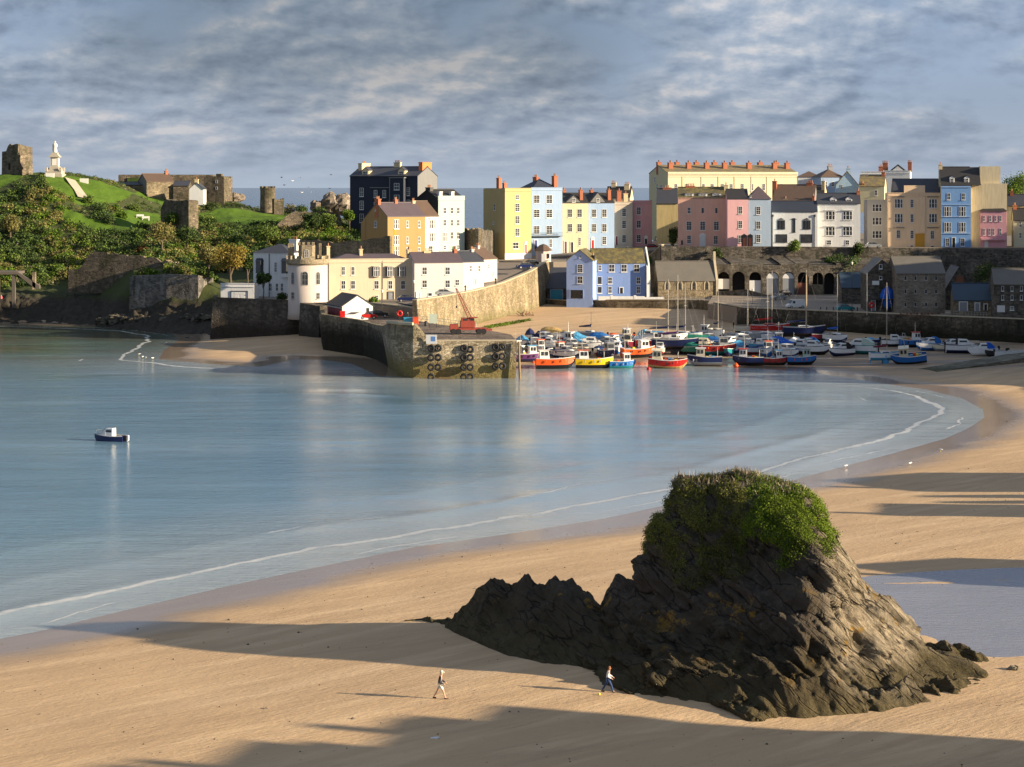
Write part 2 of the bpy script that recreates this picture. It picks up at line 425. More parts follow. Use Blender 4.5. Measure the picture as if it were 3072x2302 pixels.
# two small breaking swells parallel to the shore
for dd, hh in ((-5.5, .30), (-15, .22), (-27, .14)):
    dv = dd+1.6*fbm(XX*.03, YY*.03, o=2)
    Zs = Zs+hh*np.exp(-((S2-dv)/1.3)**2)*(.5+.5*vnoise(XX*.035+dd, YY*.02))*(YY < 330)
me = np_mesh('sea', np.stack([XX, YY, Zs], -1).reshape(-1, 3), grid_faces(len(Ys2), 300)); attr(me, 'sd', S2)
m = bpy.data.materials.new('sea_water'); t, b = nt(m)
sdn = getattr_node(t, 'sd')
gpos = t.nodes.new('ShaderNodeNewGeometry'); sp3 = t.nodes.new('ShaderNodeSeparateXYZ'); t.links.new(gpos.outputs['Position'], sp3.inputs[0])
deep = mixc(t, noise(t, pos(t, (.25, 1, 1)), .035, 4), (.075, .175, .265), (.180, .300, .380))
shallow = mixc(t, noise(t, pos(t, (.4, 1, 1)), .09, 5, .65), (.27, .33, .355), (.37, .40, .40))
c = mixc(t, mrange(sdn, -34, -2), deep, shallow)
# seabed weed showing through on the far left under the hill
wl = mth(t, 'MULTIPLY', mrange(sp3.outputs[0], -58, -80), mrange(sp3.outputs[1], 345, 420))
wk = mixc(t, ramp(t, [(.42, 0), (.62, 1)], noise(t, pos(t, (.35, 1, 1)), .11, 5, .6)).outputs[0], (.075, .125, .085), (.075, .065, .02))
c = mixc(t, mth(t, 'MULTIPLY', wl, .9), c, wk)
c = mixc(t, mrange(sp3.outputs[1], 600, 1500), c, (.030, .085, .165))
# foam along breaking lines
fn = noise(t, pos(t, (.35, 1, 1)), .5, 5, .7); big = noise(t, pos(t, (1, 1, 1)), .035, 3)
sdw = mth(t, 'ADD', sdn, mth(t, 'MULTIPLY', noise(t, pos(t), .06, 4), 7.0))
foam = None
for cc, wdt, thr in ((1.2, .20, .52), (-3.0, .60, .22), (-12.0, .35, .58)):
    k = mth(t, 'SUBTRACT', 1.0, mth(t, 'DIVIDE', mth(t, 'ABSOLUTE', mth(t, 'SUBTRACT', sdw, cc)), wdt), True)
    k = mth(t, 'MULTIPLY', k, ramp(t, [(thr, 0), (thr+.07, 1)], big).outputs[0])
    k = mth(t, 'MULTIPLY', k, ramp(t, [(.30, .25), (.5, 1)], fn).outputs[0])
    foam = k if foam is None else mth(t, 'MAXIMUM', foam, k)
foam = mth(t, 'MULTIPLY', foam, mth(t, 'MAXIMUM', mrange(sp3.outputs[1], 345, 325), mrange(sp3.outputs[0], -52, -58)))
flat = mth(t, 'MULTIPLY', mrange(sdn, -7, 1), ramp(t, [(.52, 0), (.70, .35)], noise(t, pos(t, (.5, 1, 1)), .8, 6, .7)).outputs[0])
foam = mth(t, 'MAXIMUM', foam, mth(t, 'MULTIPLY', flat, mrange(sp3.outputs[1], 300, 200)))
c = mixc(t, mth(t, 'MULTIPLY', foam, .75), c, (.62, .60, .58))
t.links.new(c, b.inputs['Base Color'])
t.links.new(mixc(t, foam, (.09,)*3, (.7,)*3), b.inputs['Roughness'])
b.inputs['IOR'].default_value = 1.33; t.links.new(mrange(sp3.outputs[1], 600, 1500, .85, .16), b.inputs['Specular IOR Level'])
h1 = noise(t, pos(t, (.8, 1.8, 1), (0, 0, radians(-14))), .9, 6, .62, .4)
h2 = noise(t, pos(t, (.25, 1.0, 1), (0, 0, radians(-12))), .28, 3, .5)
hh = mth(t, 'ADD', h1, mth(t, 'MULTIPLY', h2, 1.6))
bn = t.nodes.new('ShaderNodeBump'); bn.inputs['Distance'].default_value = .18; t.links.new(hh, bn.inputs['Height'])
calm = ramp(t, [(.38, .22), (.60, .85)], noise(t, pos(t, (.25, 1, 1), (0, 0, radians(-10))), .03, 3)).outputs[0]
t.links.new(mth(t, 'MULTIPLY', calm, mrange(sp3.outputs[1], 700, 1600, .8, 1.3)), bn.inputs['Strength']); t.links.new(bn.outputs[0], b.inputs['Normal'])
sea = struct(obj('sea', me, m)); WATER = m

# tide pool right of the rock
zc = gz(PCX+PRX*.93, PCY-3)
pts = []
m = bpy.data.materials.new('pool_water'); t, b = nt(m)
t.links.new(mixc(t, noise(t, pos(t, (.4, 1, 1)), .2, 4), (.20, .21, .25), (.34, .34, .38)), b.inputs['Base Color'])
b.inputs['Roughness'].default_value = .12
bump(t, b, noise(t, pos(t, (1, 2.4, 1)), 1.1, 6, .7), .5, .12)
mb = MB(); ring = [(PCX+PRX*1.35*cos(a*2*pi/48), PCY+PRY*1.35*sin(a*2*pi/48)) for a in range(48)]
ZPOOL = gz(PCX, PCY)+.36
mb.add([(x, y, ZPOOL) for x, y in ring]+[(PCX, PCY, ZPOOL)], [(i, (i+1) % 48, 48) for i in range(48)])
struct(mb.build('tide_pool', m))

# ---------------------------------------------------------------- castle hill (left) as a terrain sheet of its own
H_px = [-520, 0, 130, 200, 300, 400, 450, 520, 600, 700, 800, 900, 1000, 1100, 1200, 1400]
H_tab = {
 -520: [(488,1010),(500,960),(512,905),(528,850),(548,770),(575,680),(600,600),(630,545),(660,520)],
 0:    [(488,1010),(500,965),(510,905),(526,852),(546,765),(572,665),(600,580),(622,527),(655,524)],
 130:  [(488,1010),(500,965),(510,905),(526,852),(546,770),(572,672),(598,560),(624,524),(655,521)],
 200:  [(486,1010),(498,965),(508,905),(525,852),(546,772),(572,680),(598,585),(624,526),(655,523)],
 300:  [(482,1010),(495,965),(505,905),(522,850),(545,770),(572,690),(600,612),(626,545),(655,532)],
 400:  [(470,1010),(482,960),(490,930),(492,835),(545,760),(575,690),(602,640),(628,580),(655,560)],
 450:  [(466,1010),(478,960),(486,930),(489,835),(545,745),(575,690),(604,655),(628,602),(655,580)],
 520:  [(462,1010),(474,958),(483,930),(486,832),(545,740),(577,688),(608,662),(632,622),(655,595)],
 600:  [(458,1010),(468,965),(480,930),(486,850),(530,790),(565,705),(605,672),(635,628),(660,600)],
 700:  [(452,1010),(462,960),(475,895),(500,850),(530,765),(568,700),(605,668),(640,622),(662,606)],
 800:  [(450,1000),(460,940),(475,880),(505,820),(530,760),(568,700),(600,668),(635,648),(660,630)],
 900:  [(455,980),(470,900),(490,850),(510,790),(535,745),(565,700),(595,670),(635,655),(660,640)],
 1000: [(455,960),(475,905),(495,850),(512,790),(535,745),(560,700),(590,678),(630,660),(660,650)],
 1100: [(455,955),(480,905),(500,850),(522,790),(540,765),(565,720),(600,700),(630,690),(660,680)],
 1200: [(455,955),(480,905),(505,860),(525,810),(545,785),(565,768),(600,759),(630,750),(660,742)],
 1400: [(455,1000),(480,950),(505,900),(525,840),(545,800),(565,776),(600,762),(630,752),(660,744)]}
yq = np.concatenate([np.linspace(450, 665, 216), np.linspace(668, 740, 20)])
colz = []
for p in H_px:
    a = H_tab[p]; ys = [q[0] for q in a]; zs = [HC-(q[1]-HZ)*q[0]/F for q in a]
    z = np.interp(yq, ys, zs); z = np.where(yq > 660, zs[-1]-(yq-660)*.45, z); colz.append(z)
colz = np.array(colz).T
pxq = np.linspace(-520, 1400, 420)
def hill_noise(px, y, z):
    x = (px-CX)/F*y
    rocky = sstep(9, 4, z)
    return fbm(x*.12, y*.12, o=4)*.55+rocky*(1.7*np.abs(fbm(x*.35, y*.5, z*.4, o=4))-.4)
HZm = np.zeros((len(yq), len(pxq)))
for i in range(len(yq)):
    HZm[i] = np.interp(pxq, H_px, colz[i])
# soften along y a little
k = np.array([1, 2, 3, 2, 1])/9.
HZs = np.apply_along_axis(lambda c: np.convolve(np.pad(c, 2, mode='edge'), k, 'valid'), 0, HZm)
PX, YQ = np.meshgrid(pxq, yq)
HZf = HZs+hill_noise(PX, YQ, HZs)*np.where(YQ < 470, .3, 1)
def hillz(px, y):
    i = np.clip((np.interp(y, yq, np.arange(len(yq)))), 0, len(yq)-1.001); j = np.clip((px+520)/1920*(len(pxq)-1), 0, len(pxq)-1.001)
    i0 = int(i); j0 = int(j); fi = i-i0; fj = j-j0
    return float(HZf[i0, j0]*(1-fi)*(1-fj)+HZf[i0+1, j0]*fi*(1-fj)+HZf[i0, j0+1]*(1-fi)*fj+HZf[i0+1, j0+1]*fi*fj)
def pip(px, py, pg):
    ins = False; n = len(pg)
    for i in range(n):
        ax, ay = pg[i]; bx, by = pg[(i+1) % n]
        if (ay > py) != (by > py) and px < (bx-ax)*(py-ay)/(by-ay)+ax: ins = not ins
    return ins
# lawns given as plan outlines (column, distance)
LAWN = [[(118,602),(150,622),(330,628),(420,632),(360,612),(280,596),(230,592),(160,598)],
        [(330,590),(400,608),(480,612),(490,590),(470,580),(380,576),(330,580)],
        [(590,598),(600,626),(700,636),(860,640),(905,628),(860,604),(760,590),(640,588)],
        [(180,577),(330,570),(520,566),(620,568),(620,574),(520,573),(330,578),(200,586)],
        [(400,626),(520,632),(560,650),(420,650)], [(-30,600),(110,628),(110,655),(-60,655)]]
rows, cols = PX.shape
lawn = np.zeros((rows, cols))
for i in range(rows):
    for j in range(cols):
        if yq[i] < 560: continue
        q = (pxq[j]+6*_val[(i*7) & 255]-3, yq[i])
        for L in LAWN:
            if pip(q[0], q[1], L): lawn[i, j] = 1; break
me = np_mesh('castle_hill', np.stack([(PX-CX)/F*YQ, YQ, HZf], -1).reshape(-1, 3), grid_faces(rows, cols)); attr(me, 'lawn', lawn)
m = bpy.data.materials.new('hillside'); t, b = nt(m)
soil = mixc(t, noise(t, pos(t), .5, 5, .7), (.030, .045, .014), (.085, .095, .035))
grass = mixc(t, noise(t, pos(t), .35, 4, .6), (.060, .120, .010), (.105, .175, .020))
rockc = mixc(t, noise(t, pos(t, (1, 1, 2.5)), .55, 6, .7), (.012, .011, .010), (.090, .076, .055))
lw = getattr_node(t, 'lawn')
c = mixc(t, lw, soil, grass)
gpos = t.nodes.new('ShaderNodeNewGeometry'); sp3 = t.nodes.new('ShaderNodeSeparateXYZ'); t.links.new(gpos.outputs['Position'], sp3.inputs[0])
zz = mth(t, 'ADD', sp3.outputs[2], mth(t, 'MULTIPLY', noise(t, pos(t), .12, 4), 4))
c = mixc(t, mrange(zz, 9.5, 7.5), c, rockc)
t.links.new(c, b.inputs['Base Color']); b.inputs['Roughness'].default_value = .9; b.inputs['Specular IOR Level'].default_value = .15
bump(t, b, noise(t, pos(t), 1.2, 5, .7), .6, .35)
struct(obj('castle_hill', me, m))

# ---------------------------------------------------------------- the great rock on the beach
def _sx(z, p):
    k = .99 if z < 3 else (.93 if z < 8 else (.90 if z < 10 else .87))
    if z < 5: p = [(a, b2_+(1.1*math.exp(-((a-15.5)/4.5)**2) if b2_ < 131 else 0)) for a, b2_ in p]
    kl = {6.3: .86, 9: .82, 11.6: .82}.get(z, k)
    am = {4.2: .6, 6.3: 1.5, 9: 2.1, 11.6: 1.8, 13.0: 1.2}.get(z, 0)
    return [(16.3+(a-16.3)*(kl if a < 16.3 else k), b2_-(am*math.exp(-((a-17.5)/4.5)**2) if b2_ < 138.5 else 0)) for a, b2_ in p]
def crom(p, n):
    p = np.asarray(p, float); out = []; L = len(p)
    for i in range(L):
        a, b_, c_, d_ = p[(i-1) % L], p[i], p[(i+1) % L], p[(i+2) % L]
        for j in range(n):
            u = j/n; out.append(.5*((2*b_)+(c_-a)*u+(2*a-5*b_+4*c_-d_)*u*u+(3*b_-a-3*c_+d_)*u**3))
    return np.array(out)
LV = [
 (-1.5, [(4,141),(3.4,135.6),(5,130.6),(8.4,126.6),(12.6,122.8),(15.5,120.6),(18.2,122.8),(21.2,123.8),(24.4,125.2),(27.6,127.6),(31.6,130.4),(32,135),(28,143),(21,148),(13,149),(6,146)]),
 (1.4, [(5,140.5),(4.5,136),(6,131.3),(9,127.6),(13,123.8),(15.5,122),(18,123.6),(21,124.6),(24,126.2),(27,128.4),(30.1,131),(30.4,135),(27,142),(21,147),(13,148),(7,145)]),
 (3, [(6.0,140),(6.2,136.5),(8,133),(10.5,130),(14,126.8),(16.4,125),(18.6,126),(20.8,127),(23.2,128.4),(25.5,130.2),(27.8,132.4),(28,136),(25,141.5),(20,145.5),(13,146.5),(8,144)]),
 (4.2, [(6.6,140),(7.2,137.8),(9.5,135.2),(12,132.8),(15.4,130),(18,127.6),(19.6,128),(20.9,128.4),(22.7,129.6),(24.6,131),(26.4,133),(26.9,136.2),(24,141),(19.5,144.6),(13,145.6),(8.5,143.5)]),
 (6.3, [(7.8,140),(8.0,138.4),(9.9,136.6),(12.6,134.6),(16,132),(18.7,129.6),(20.1,129.9),(21.0,130.3),(22.1,131.1),(23.3,132.4),(24.6,134),(25,136.5),(22.5,140.5),(18.6,143.6),(13,144.6),(9.1,142.8)]),
 (9, [(8.8,140),(9.1,138.9),(10.7,137.6),(13.2,136.2),(16.4,134.4),(19.4,132.4),(20.6,132.6),(21.2,133),(21.8,133.6),(22.4,134.4),(22.9,135.4),(23,137),(21.3,140),(17.8,142.6),(13,143.4),(9.8,142.3)]),
 (11.6, [(9.9,140.2),(10.2,139.2),(11.5,138.2),(13.6,137.2),(16.2,136),(18.6,134.9),(19.6,135),(20.2,135.3),(20.6,135.6),(21,136.1),(21.3,136.8),(21.2,137.8),(19.9,139.8),(17,141.8),(13,142.4),(10.8,141.6)]),
 (13.0, [(10.2,140.4),(10.5,139.4),(12.0,138.7),(14,138.2),(16,137.6),(17.8,137),(18.7,137),(19.2,137.2),(19.6,137.4),(19.9,137.7),(20.1,138),(20,138.6),(19,139.8),(16.6,141.2),(13.4,141.7),(11.5,141.2)]),
 (13.65, [(10.9,140.3),(11.3,139.8),(12.8,139.3),(14.6,139.0),(16,138.9),(17.2,138.6),(17.8,138.6),(18.1,138.7),(18.3,138.8),(18.5,138.9),(18.6,139),(18.5,139.3),(17.8,139.8),(16.4,140.4),(14.2,140.7),(12.8,140.6)]),
 (13.95, [(15.2,139.6)]*16)]
def loft_levels(LV, nsub, nz, cx, cy, rough, seed, tilt):
    rings = [np.concatenate([crom(_sx(z, p), nsub), np.full((len(p)*nsub, 1), z)], 1) for z, p in LV]
    R = np.array(rings)                                   # levels, n, 3
    out = []
    L = len(R)
    for i in range(L-1):
        a, b_, c_, d_ = R[max(i-1, 0)], R[i], R[i+1], R[min(i+2, L-1)]
        kk = nz if i < L-2 else max(4, nz//2)
        for j in range(kk):
            u = j/kk; out.append(.7*(b_*(1-u)+c_*u)+.3*.5*((2*b_)+(c_-a)*u+(2*a-5*b_+4*c_-d_)*u*u+(3*b_-a-3*c_+d_)*u**3))
    out.append(R[-1]); V = np.array(out); nr, n, _ = V.shape
    x, y, z = V[..., 0], V[..., 1], V[..., 2]
    dx = x-cx; dy = y-cy; r = np.hypot(dx, dy)+1e-6
    s = x*tilt[0]+y*tilt[1]+z*tilt[2]                      # bedding planes dipping to the right
    q = x*.3-y*.6+z*.3
    d = rough*(1.1*fbm(x*.22+seed, y*.22, z*.22, o=3)
        +.9*(1-2*np.abs(fbm(s*.55+seed, q*.13, z*.07, o=4)))-.35
        +.45*(1-2*np.abs(vnoise(s*1.5, q*.25, z*.12)))+.40*fbm(x*1.1, y*1.1, z*1.1, o=4)
        +.26*(np.floor(s*.9+.6*vnoise(q*.3, z*.2))-s*.9+.5)+.22*(1-2*np.abs(fbm(s*2.2, q*.8, z*.5, o=4))))
    fade = sstep(0, .25, np.linspace(1, 0, nr))[:, None]
    V[..., 0] += dx/r*d*fade; V[..., 1] += dy/r*d*fade; V[..., 2] += (d*.35*fade+.35*fbm(x*.5, y*.5, seed+z*0, o=3))*np.where(z > .5, 1, 0)
    idx = np.arange(nr*n).reshape(nr, n); f = []
    a = idx[:-1]; b2 = idx[1:]
    f = np.stack([a, np.roll(a, -1, 1), np.roll(b2, -1, 1), b2], -1).reshape(-1, 4)
    return V.reshape(-1, 3), f
V1, F1 = loft_levels(LV, 26, 18, 16.5, 138, .62, 3.3, (.75, .25, .62))
# the lower jagged reef running out to the left
def ridge_levels(pts, seed):
    """pts along the reef: (x, y, halfwidth_front, halfwidth_back, height)"""
    P_ = []; n = len(pts)
    xs = np.linspace(0, n-1, (n-1)*30+1); pts = np.array(pts, float)
    a = np.stack([np.interp(xs, np.arange(n), pts[:, k]) for k in range(5)], 1)
    us = np.concatenate([np.linspace(-1.25, 1.25, 110)])
    U, A = np.meshgrid(us, np.arange(len(xs)))
    x0 = a[A, 0]; y0 = a[A, 1]; wf = a[A, 2]; wb = a[A, 3]; h = a[A, 4]
    x = x0+U*0; y = y0+np.where(U < 0, U*wf, U*wb)
    x = x-U*1.2
    prof = np.clip(1-np.abs(U), -.3, 1); prof = np.where(prof > 0, prof**.85, prof)
    s = x*.75+y*.35; q = -x*.3+y*.7
    z = h*prof*(1+.10*fbm(x*.3, y*.3, seed, o=3))
    rg = (1-2*np.abs(fbm(s*.5+seed, q*.12, o=4)))
    z = z+np.clip(prof, 0, 1)**.6*(.62*rg+.18*(1-2*np.abs(vnoise(s*1.5, q*.5, seed)))+.42*fbm(x*.8, y*.8, o=5)-.25)
    nr, nc = x.shape
    return np.stack([x, y, z+.9-1.4*(np.abs(U) > 1.02)], -1).reshape(-1, 3), grid_faces(nr, nc)
V2, F2 = ridge_levels([(-7.0,152,1,1,-2.5),(-5.6,151.6,3.0,2,.1),(-3.4,149.8,6.0,3,2.5),(-1.4,148,8.5,3,3.6),(0,147,9,3,3.9),(.9,146.2,9.5,3,4.7),(2.1,145,9,3,3.9),(3.2,144.6,9,3,4.6),(4.4,144,9,3,4.8),(5.3,143.3,9,3,3.9),(6.3,142.6,9,3,3.4),(7.2,142,9,4,5.0),(8.4,141,9,4,5.9),(10.4,140.5,9,4,6.8),(13,140,8,4,6)], 5.1)
V3, F3 = ridge_levels([(24,138.5,2,2,.2),(28,138.6,3,2.5,1.6),(31.5,138,2.6,2.4,1.7),(34,136.6,1.6,1.6,.4),(35,136,1,1,-.5)], 8.4)
# low weed-covered ledge in front
V4, F4 = ridge_levels([(4,133.8,1.2,2,0),(6,132.6,2.2,3,.9),(8.5,130.3,2.4,4,1.7),(11.5,128.2,2.4,4,1.8),(14.5,125.7,2.3,4,2.2),(17,124.5,1.9,4,2.4),(19.6,124.8,1.8,3,2.2),(22.2,125,1.8,3,1.7),(25,126.6,1.5,3,1.5),(28,129.2,1.5,3,1.3),(31.2,131.4,.8,2,.4)], 2.2)
V = np.concatenate([V1, V2, V3, V4]); o1 = len(V1); o2 = o1+len(V2); o3 = o2+len(V3)
Fq = np.concatenate([F1, F2[:, ::-1]+o1, F3[:, ::-1]+o2, F4[:, ::-1]+o3])
rock_V1=V1
me = np_mesh("sea_stack", V, Fq, smooth=False)
m = bpy.data.materials.new('rock'); t, b = nt(m)
gpos = t.nodes.new('ShaderNodeNewGeometry'); sp3 = t.nodes.new('ShaderNodeSeparateXYZ'); t.links.new(gpos.outputs['Position'], sp3.inputs[0])
ax = mth(t, 'ADD', mth(t, 'ADD', mth(t, 'MULTIPLY', sp3.outputs[0], .66), mth(t, 'MULTIPLY', sp3.outputs[1], .12)), mth(t, 'MULTIPLY', sp3.outputs[2], .75))
bx_ = mth(t, 'SUBTRACT', mth(t, 'MULTIPLY', sp3.outputs[2], .66), mth(t, 'MULTIPLY', sp3.outputs[0], .75))
bedv = t.nodes.new('ShaderNodeCombineXYZ'); t.links.new(mth(t, 'MULTIPLY', ax, 1.6), bedv.inputs[0]); t.links.new(mth(t, 'MULTIPLY', sp3.outputs[1], .5), bedv.inputs[1]); t.links.new(mth(t, 'MULTIPLY', bx_, .30), bedv.inputs[2])
str_ = noise(t, bedv.outputs[0], 1.3, 8, .72, .5)
vor = t.nodes.new('ShaderNodeTexVoronoi'); vor.feature = 'DISTANCE_TO_EDGE'; vor.inputs['Scale'].default_value = .8
vm = t.nodes.new('ShaderNodeVectorMath'); vm.operation = 'ADD'; t.links.new(bedv.outputs[0], vm.inputs[0]); wn = t.nodes.new('ShaderNodeTexNoise'); wn.inputs['Scale'].default_value = 1.2; t.links.new(bedv.outputs[0], wn.inputs['Vector']); t.links.new(wn.outputs['Color'], vm.inputs[1]); t.links.new(vm.outputs[0], vor.inputs['Vector'])
crack = ramp(t, [(0.0, 1), (.055, 0)], vor.outputs[0]).outputs[0]
c = mixc(t, str_, (.020, .016, .012), (.185, .150, .110))
c = mixc(t, mth(t, 'MULTIPLY', ramp(t, [(.56, 0), (.68, 1)], noise(t, pos(t), 1.6, 6, .75)).outputs[0], .55), c, (.26, .23, .18))
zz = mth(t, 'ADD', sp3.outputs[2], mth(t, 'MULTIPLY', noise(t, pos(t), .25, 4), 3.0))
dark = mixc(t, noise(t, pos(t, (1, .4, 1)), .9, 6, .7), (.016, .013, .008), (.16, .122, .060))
slab = mth(t, 'MULTIPLY', mrange(mth(t, 'ADD', sp3.outputs[0], mth(t, 'MULTIPLY', noise(t, pos(t), .3, 4), 4)), 21.6, 23.2), mrange(zz, 3.2, 5.0))  # sunlit right flank painted in as pale bedded rock
lit_flank_c = mixc(t, ramp(t, [(.35, 0), (.62, 1)], str_).outputs[0], (.07, .058, .035), (.62, .51, .36))
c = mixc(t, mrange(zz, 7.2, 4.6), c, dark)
c = mixc(t, mth(t, 'MULTIPLY', slab, .8), c, lit_flank_c)
crack = mth(t, 'MULTIPLY', crack, ramp(t, [(.38, 0), (.52, 1)], noise(t, pos(t), .5, 3)).outputs[0])
c = mixc(t, mth(t, 'MULTIPLY', crack, .75), c, (.008, .007, .005))
c = mixc(t, mth(t, 'MULTIPLY', mrange(zz, 4.6, 3.2), .8), c, mixc(t, noise(t, pos(t, (1, 1, 2)), 1.2, 6, .75), (.030, .026, .012), (.21, .165, .075)))
lich = ramp(t, [(.575, 0), (.64, 1)], noise(t, pos(t), .42, 6, .72)).outputs[0]
lich = mth(t, 'MULTIPLY', lich, mth(t, 'MULTIPLY', mrange(zz, 4.6, 6.0), mrange(zz, 9.5, 8.0)))
c = mixc(t, mth(t, 'MULTIPLY', lich, .85), c, (.44, .25, .03))
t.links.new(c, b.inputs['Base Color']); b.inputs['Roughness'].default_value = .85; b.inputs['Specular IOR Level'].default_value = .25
hh = mth(t, 'SUBTRACT', mth(t, 'ADD', str_, mth(t, 'MULTIPLY', noise(t, pos(t), 3.2, 6, .75), .6)), mth(t, 'MULTIPLY', crack, .8))
bump(t, b, hh, 1.0, .8)
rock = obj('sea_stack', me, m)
tag(rock, 'huge dark craggy rock with a green top standing on the beach', 'rock')
rock_mesh = me
# ================================================================ TOWN
LIT = ('mint','orange','yellow','paleblue','palecream','softblue','stonepink','pink','rough')
def pc(k, c, dirt=.35): return render_paint(k, c, dirt)
WALLC = dict(
 navy=(.034,.040,.060), white=(.74,.74,.72), whitewash=(.60,.58,.55), cream=(0.625,0.531,0.381), mint=(0.392,0.486,0.459), orange=(0.390,0.254,0.104),
 yellow=(.53,.410,.190), paleblue=(0.317,0.425,0.581), palecream=(0.644,0.588,0.392), softblue=(0.338,0.463,0.650), stonepink=(0.550,0.473,0.374), pink=(0.621,0.345,0.356),
 olive=(0.690,0.609,0.368), lemon=(0.700,0.644,0.448), ochre=(.58,.46,.22), salmon=(.78,.46,.35), rose=(.80,.46,.46), slateblue=(.42,.52,.64),
 grey=(.48,.47,.43), peach=(.85,.62,.40), blue=(.20,.37,.66), rough=(.66,.56,.37), mauvepink=(.70,.36,.40), primrose=(.62,.60,.42),
 lavender=(.28,.39,.68), lav2=(.19,.285,.54), skyblue=(.40,.56,.70), blush=(0.600,0.504,0.462), black=(.02,.02,.022), greycem=(.20,.20,.195), towerp=(0.600,0.516,0.450))
def W(k): return pc('paint_'+k, [q for q in WALLC[k]], .3 if k not in ('rough', 'ochre') else .7)
RS = dict(slate=slate('roof_slate', (.055,.058,.072)), purple=slate('roof_purple', (.115,.085,.095)), brown=slate('roof_brown', (.14,.09,.06)),
          tan=slate('roof_tan', (.20,.165,.10), (.34,.24,.06)), moss=slate('roof_moss', (.11,.095,.05), (.24,.19,.05)), navy=slate('roof_navy', (.035,.042,.062)),
          dark=slate('roof_dark', (.035,.033,.032)), blue=slate('roof_blue', (.035,.065,.10)), greyslab=slate('roof_grey', (.16,.145,.12)))
BRICK = plain('brick_red', (.42, .15, .08), .9, var=.3); BRICKO = plain('brick_orange', (.75, .22, .07), .9, var=.1)
CREAMC = plain('chimney_render', (.62, .50, .30), .9, var=.25); POT = plain('chimney_pot', (.40, .20, .11), .8)
FRAME = plain('frame_white', (.74, .73, .70), .5, var=.05); FRAMEB = plain('frame_black', (.03, .03, .035), .5); GLASS = glass()
CURT = plain('net_curtain', (.50, .47, .40), .7, var=.5)
STONE_T = stone('stone_town', (.17,.135,.085), (.36,.285,.18), (.30,.25,.18), 1.5, stain=(.09,.08,.05))
STONE_D = stone('stone_dark', (.075,.065,.054), (.215,.185,.150), (.11,.097,.080), 1.3, stain=(.03,.035,.018))
STONE_Q = stone('stone_quay', (.08,.067,.05), (.18,.15,.11), (.055,.048,.038), 1.0, stain=(.012,.016,.008), base=(.020,.020,.009), bz=(3.0, 5.6))
STONE_W = stone('stone_ramp', (.24,.19,.12), (.46,.37,.24), (.22,.18,.12), 1.3, stain=(.17,.15,.07), base=(.13,.12,.045), bz=(2.6, 5.5))
STONE_R = stone('stone_ruin', (.10,.085,.065), (.27,.215,.15), (.14,.11,.08), 1.1, stain=(.06,.065,.025))
STONE_P = stone('stone_pier', (.25,.205,.13), (.56,.47,.33), (.12,.095,.06), 1.5, base=(.22,.175,.065), bz=(1.8, 4.4))
STONE_WH = stone('stone_warehouse', (.20,.165,.125), (.38,.32,.25), (.30,.26,.21), 1.5)
COPING = plain('coping', (.46, .39, .27), .85, var=.2)
_wc = {}
def win_mesh(w, h, style, fr=.10):
    key = (round(w, 1), round(h, 1), style)
    if key in _wc: return _wc[key]
    w, h = key[0], key[1]
    fb = MB(); f = min(.085, w*.12)
    y0, y1 = -.07, .02
    if style == 'arch':
        n = 8; r = w/2; zc = h/2-r
        outer = [(-w/2, -h/2), (w/2, -h/2)]+[(r*cos(a*pi/n), zc+r*sin(a*pi/n)) for a in range(n+1)]
        inner = [(-w/2+f, -h/2+f), (w/2-f, -h/2+f)]+[((r-f)*cos(a*pi/n), zc+(r-f)*sin(a*pi/n)) for a in range(n+1)]
        k = len(outer)
        vs = [(p[0], y0, p[1]) for p in outer]+[(p[0], y0, p[1]) for p in inner]+[(p[0], y1, p[1]) for p in outer]
        fs = [(i, (i+1) % k, k+(i+1) % k, k+i) for i in range(k)]+[((i+1) % k, i, 2*k+i, 2*k+(i+1) % k) for i in range(k)]
        fb.add(vs, fs)
        pane = MB(); pane.add([(p[0], -.03, p[1]) for p in inner], [tuple(range(k))])
        fb.box(-.025, .025, y0, -.03, -h/2+f, h/2-f); fb.box(-w/2+f, w/2-f, y0, -.03, zc-.025, zc+.025); fb.box(-w/2+f, w/2-f, y0, -.03, (zc-h/2)/2-.025, (zc-h/2)/2+.025)
    else:
        fb.box(-w/2, -w/2+f, y0, y1, -h/2, h/2); fb.box(w/2-f, w/2, y0, y1, -h/2, h/2)
        fb.box(-w/2+f, w/2-f, y0, y1, h/2-f, h/2); fb.box(-w/2+f, w/2-f, y0, y1, -h/2, -h/2+f)
        pane = MB(); pane.add([(-w/2+f, -.03, -h/2+f), (w/2-f, -.03, -h/2+f), (w/2-f, -.03, h/2-f), (-w/2+f, -.03, h/2-f)], [(0, 1, 2, 3)])
        if style in ('sash', 'blind'):
            fb.box(-w/2+f, w/2-f, y0, -.025, -.04, .04); fb.box(-.025, .025, y0+.02, -.025, -h/2+f, -.04); fb.box(-.025, .025, y0+.02, -.025, .04, h/2-f)
            if h > 1.9:
                for q in (-h/4, h/4): fb.box(-w/2+f, w/2-f, y0+.02, -.025, q-.02, q+.02)
        if style == 'triple':
            for q in (-w/5, w/5): fb.box(q-.09, q+.09, y0-.03, -.025, -h/2+f, h/2-f)
            fb.box(-w/2+f, w/2-f, y0, -.025, .02, .1)
        if style == 'blind':
            pane.slot(1).add([(-w/2+f, -.034, .05), (w/2-f, -.034, .05), (w/2-f, -.034, h/2-f), (-w/2+f, -.034, h/2-f)], [(0, 1, 2, 3)])
        if style != 'bare':
            fb.box(-w/2-.08, w/2+.08, -.17, 0, -h/2-.14, -h/2-.005)
    r = (fb.mesh('window_frame'), pane.mesh('window_pane')); _wc[key] = r
    return r
_ms = {}
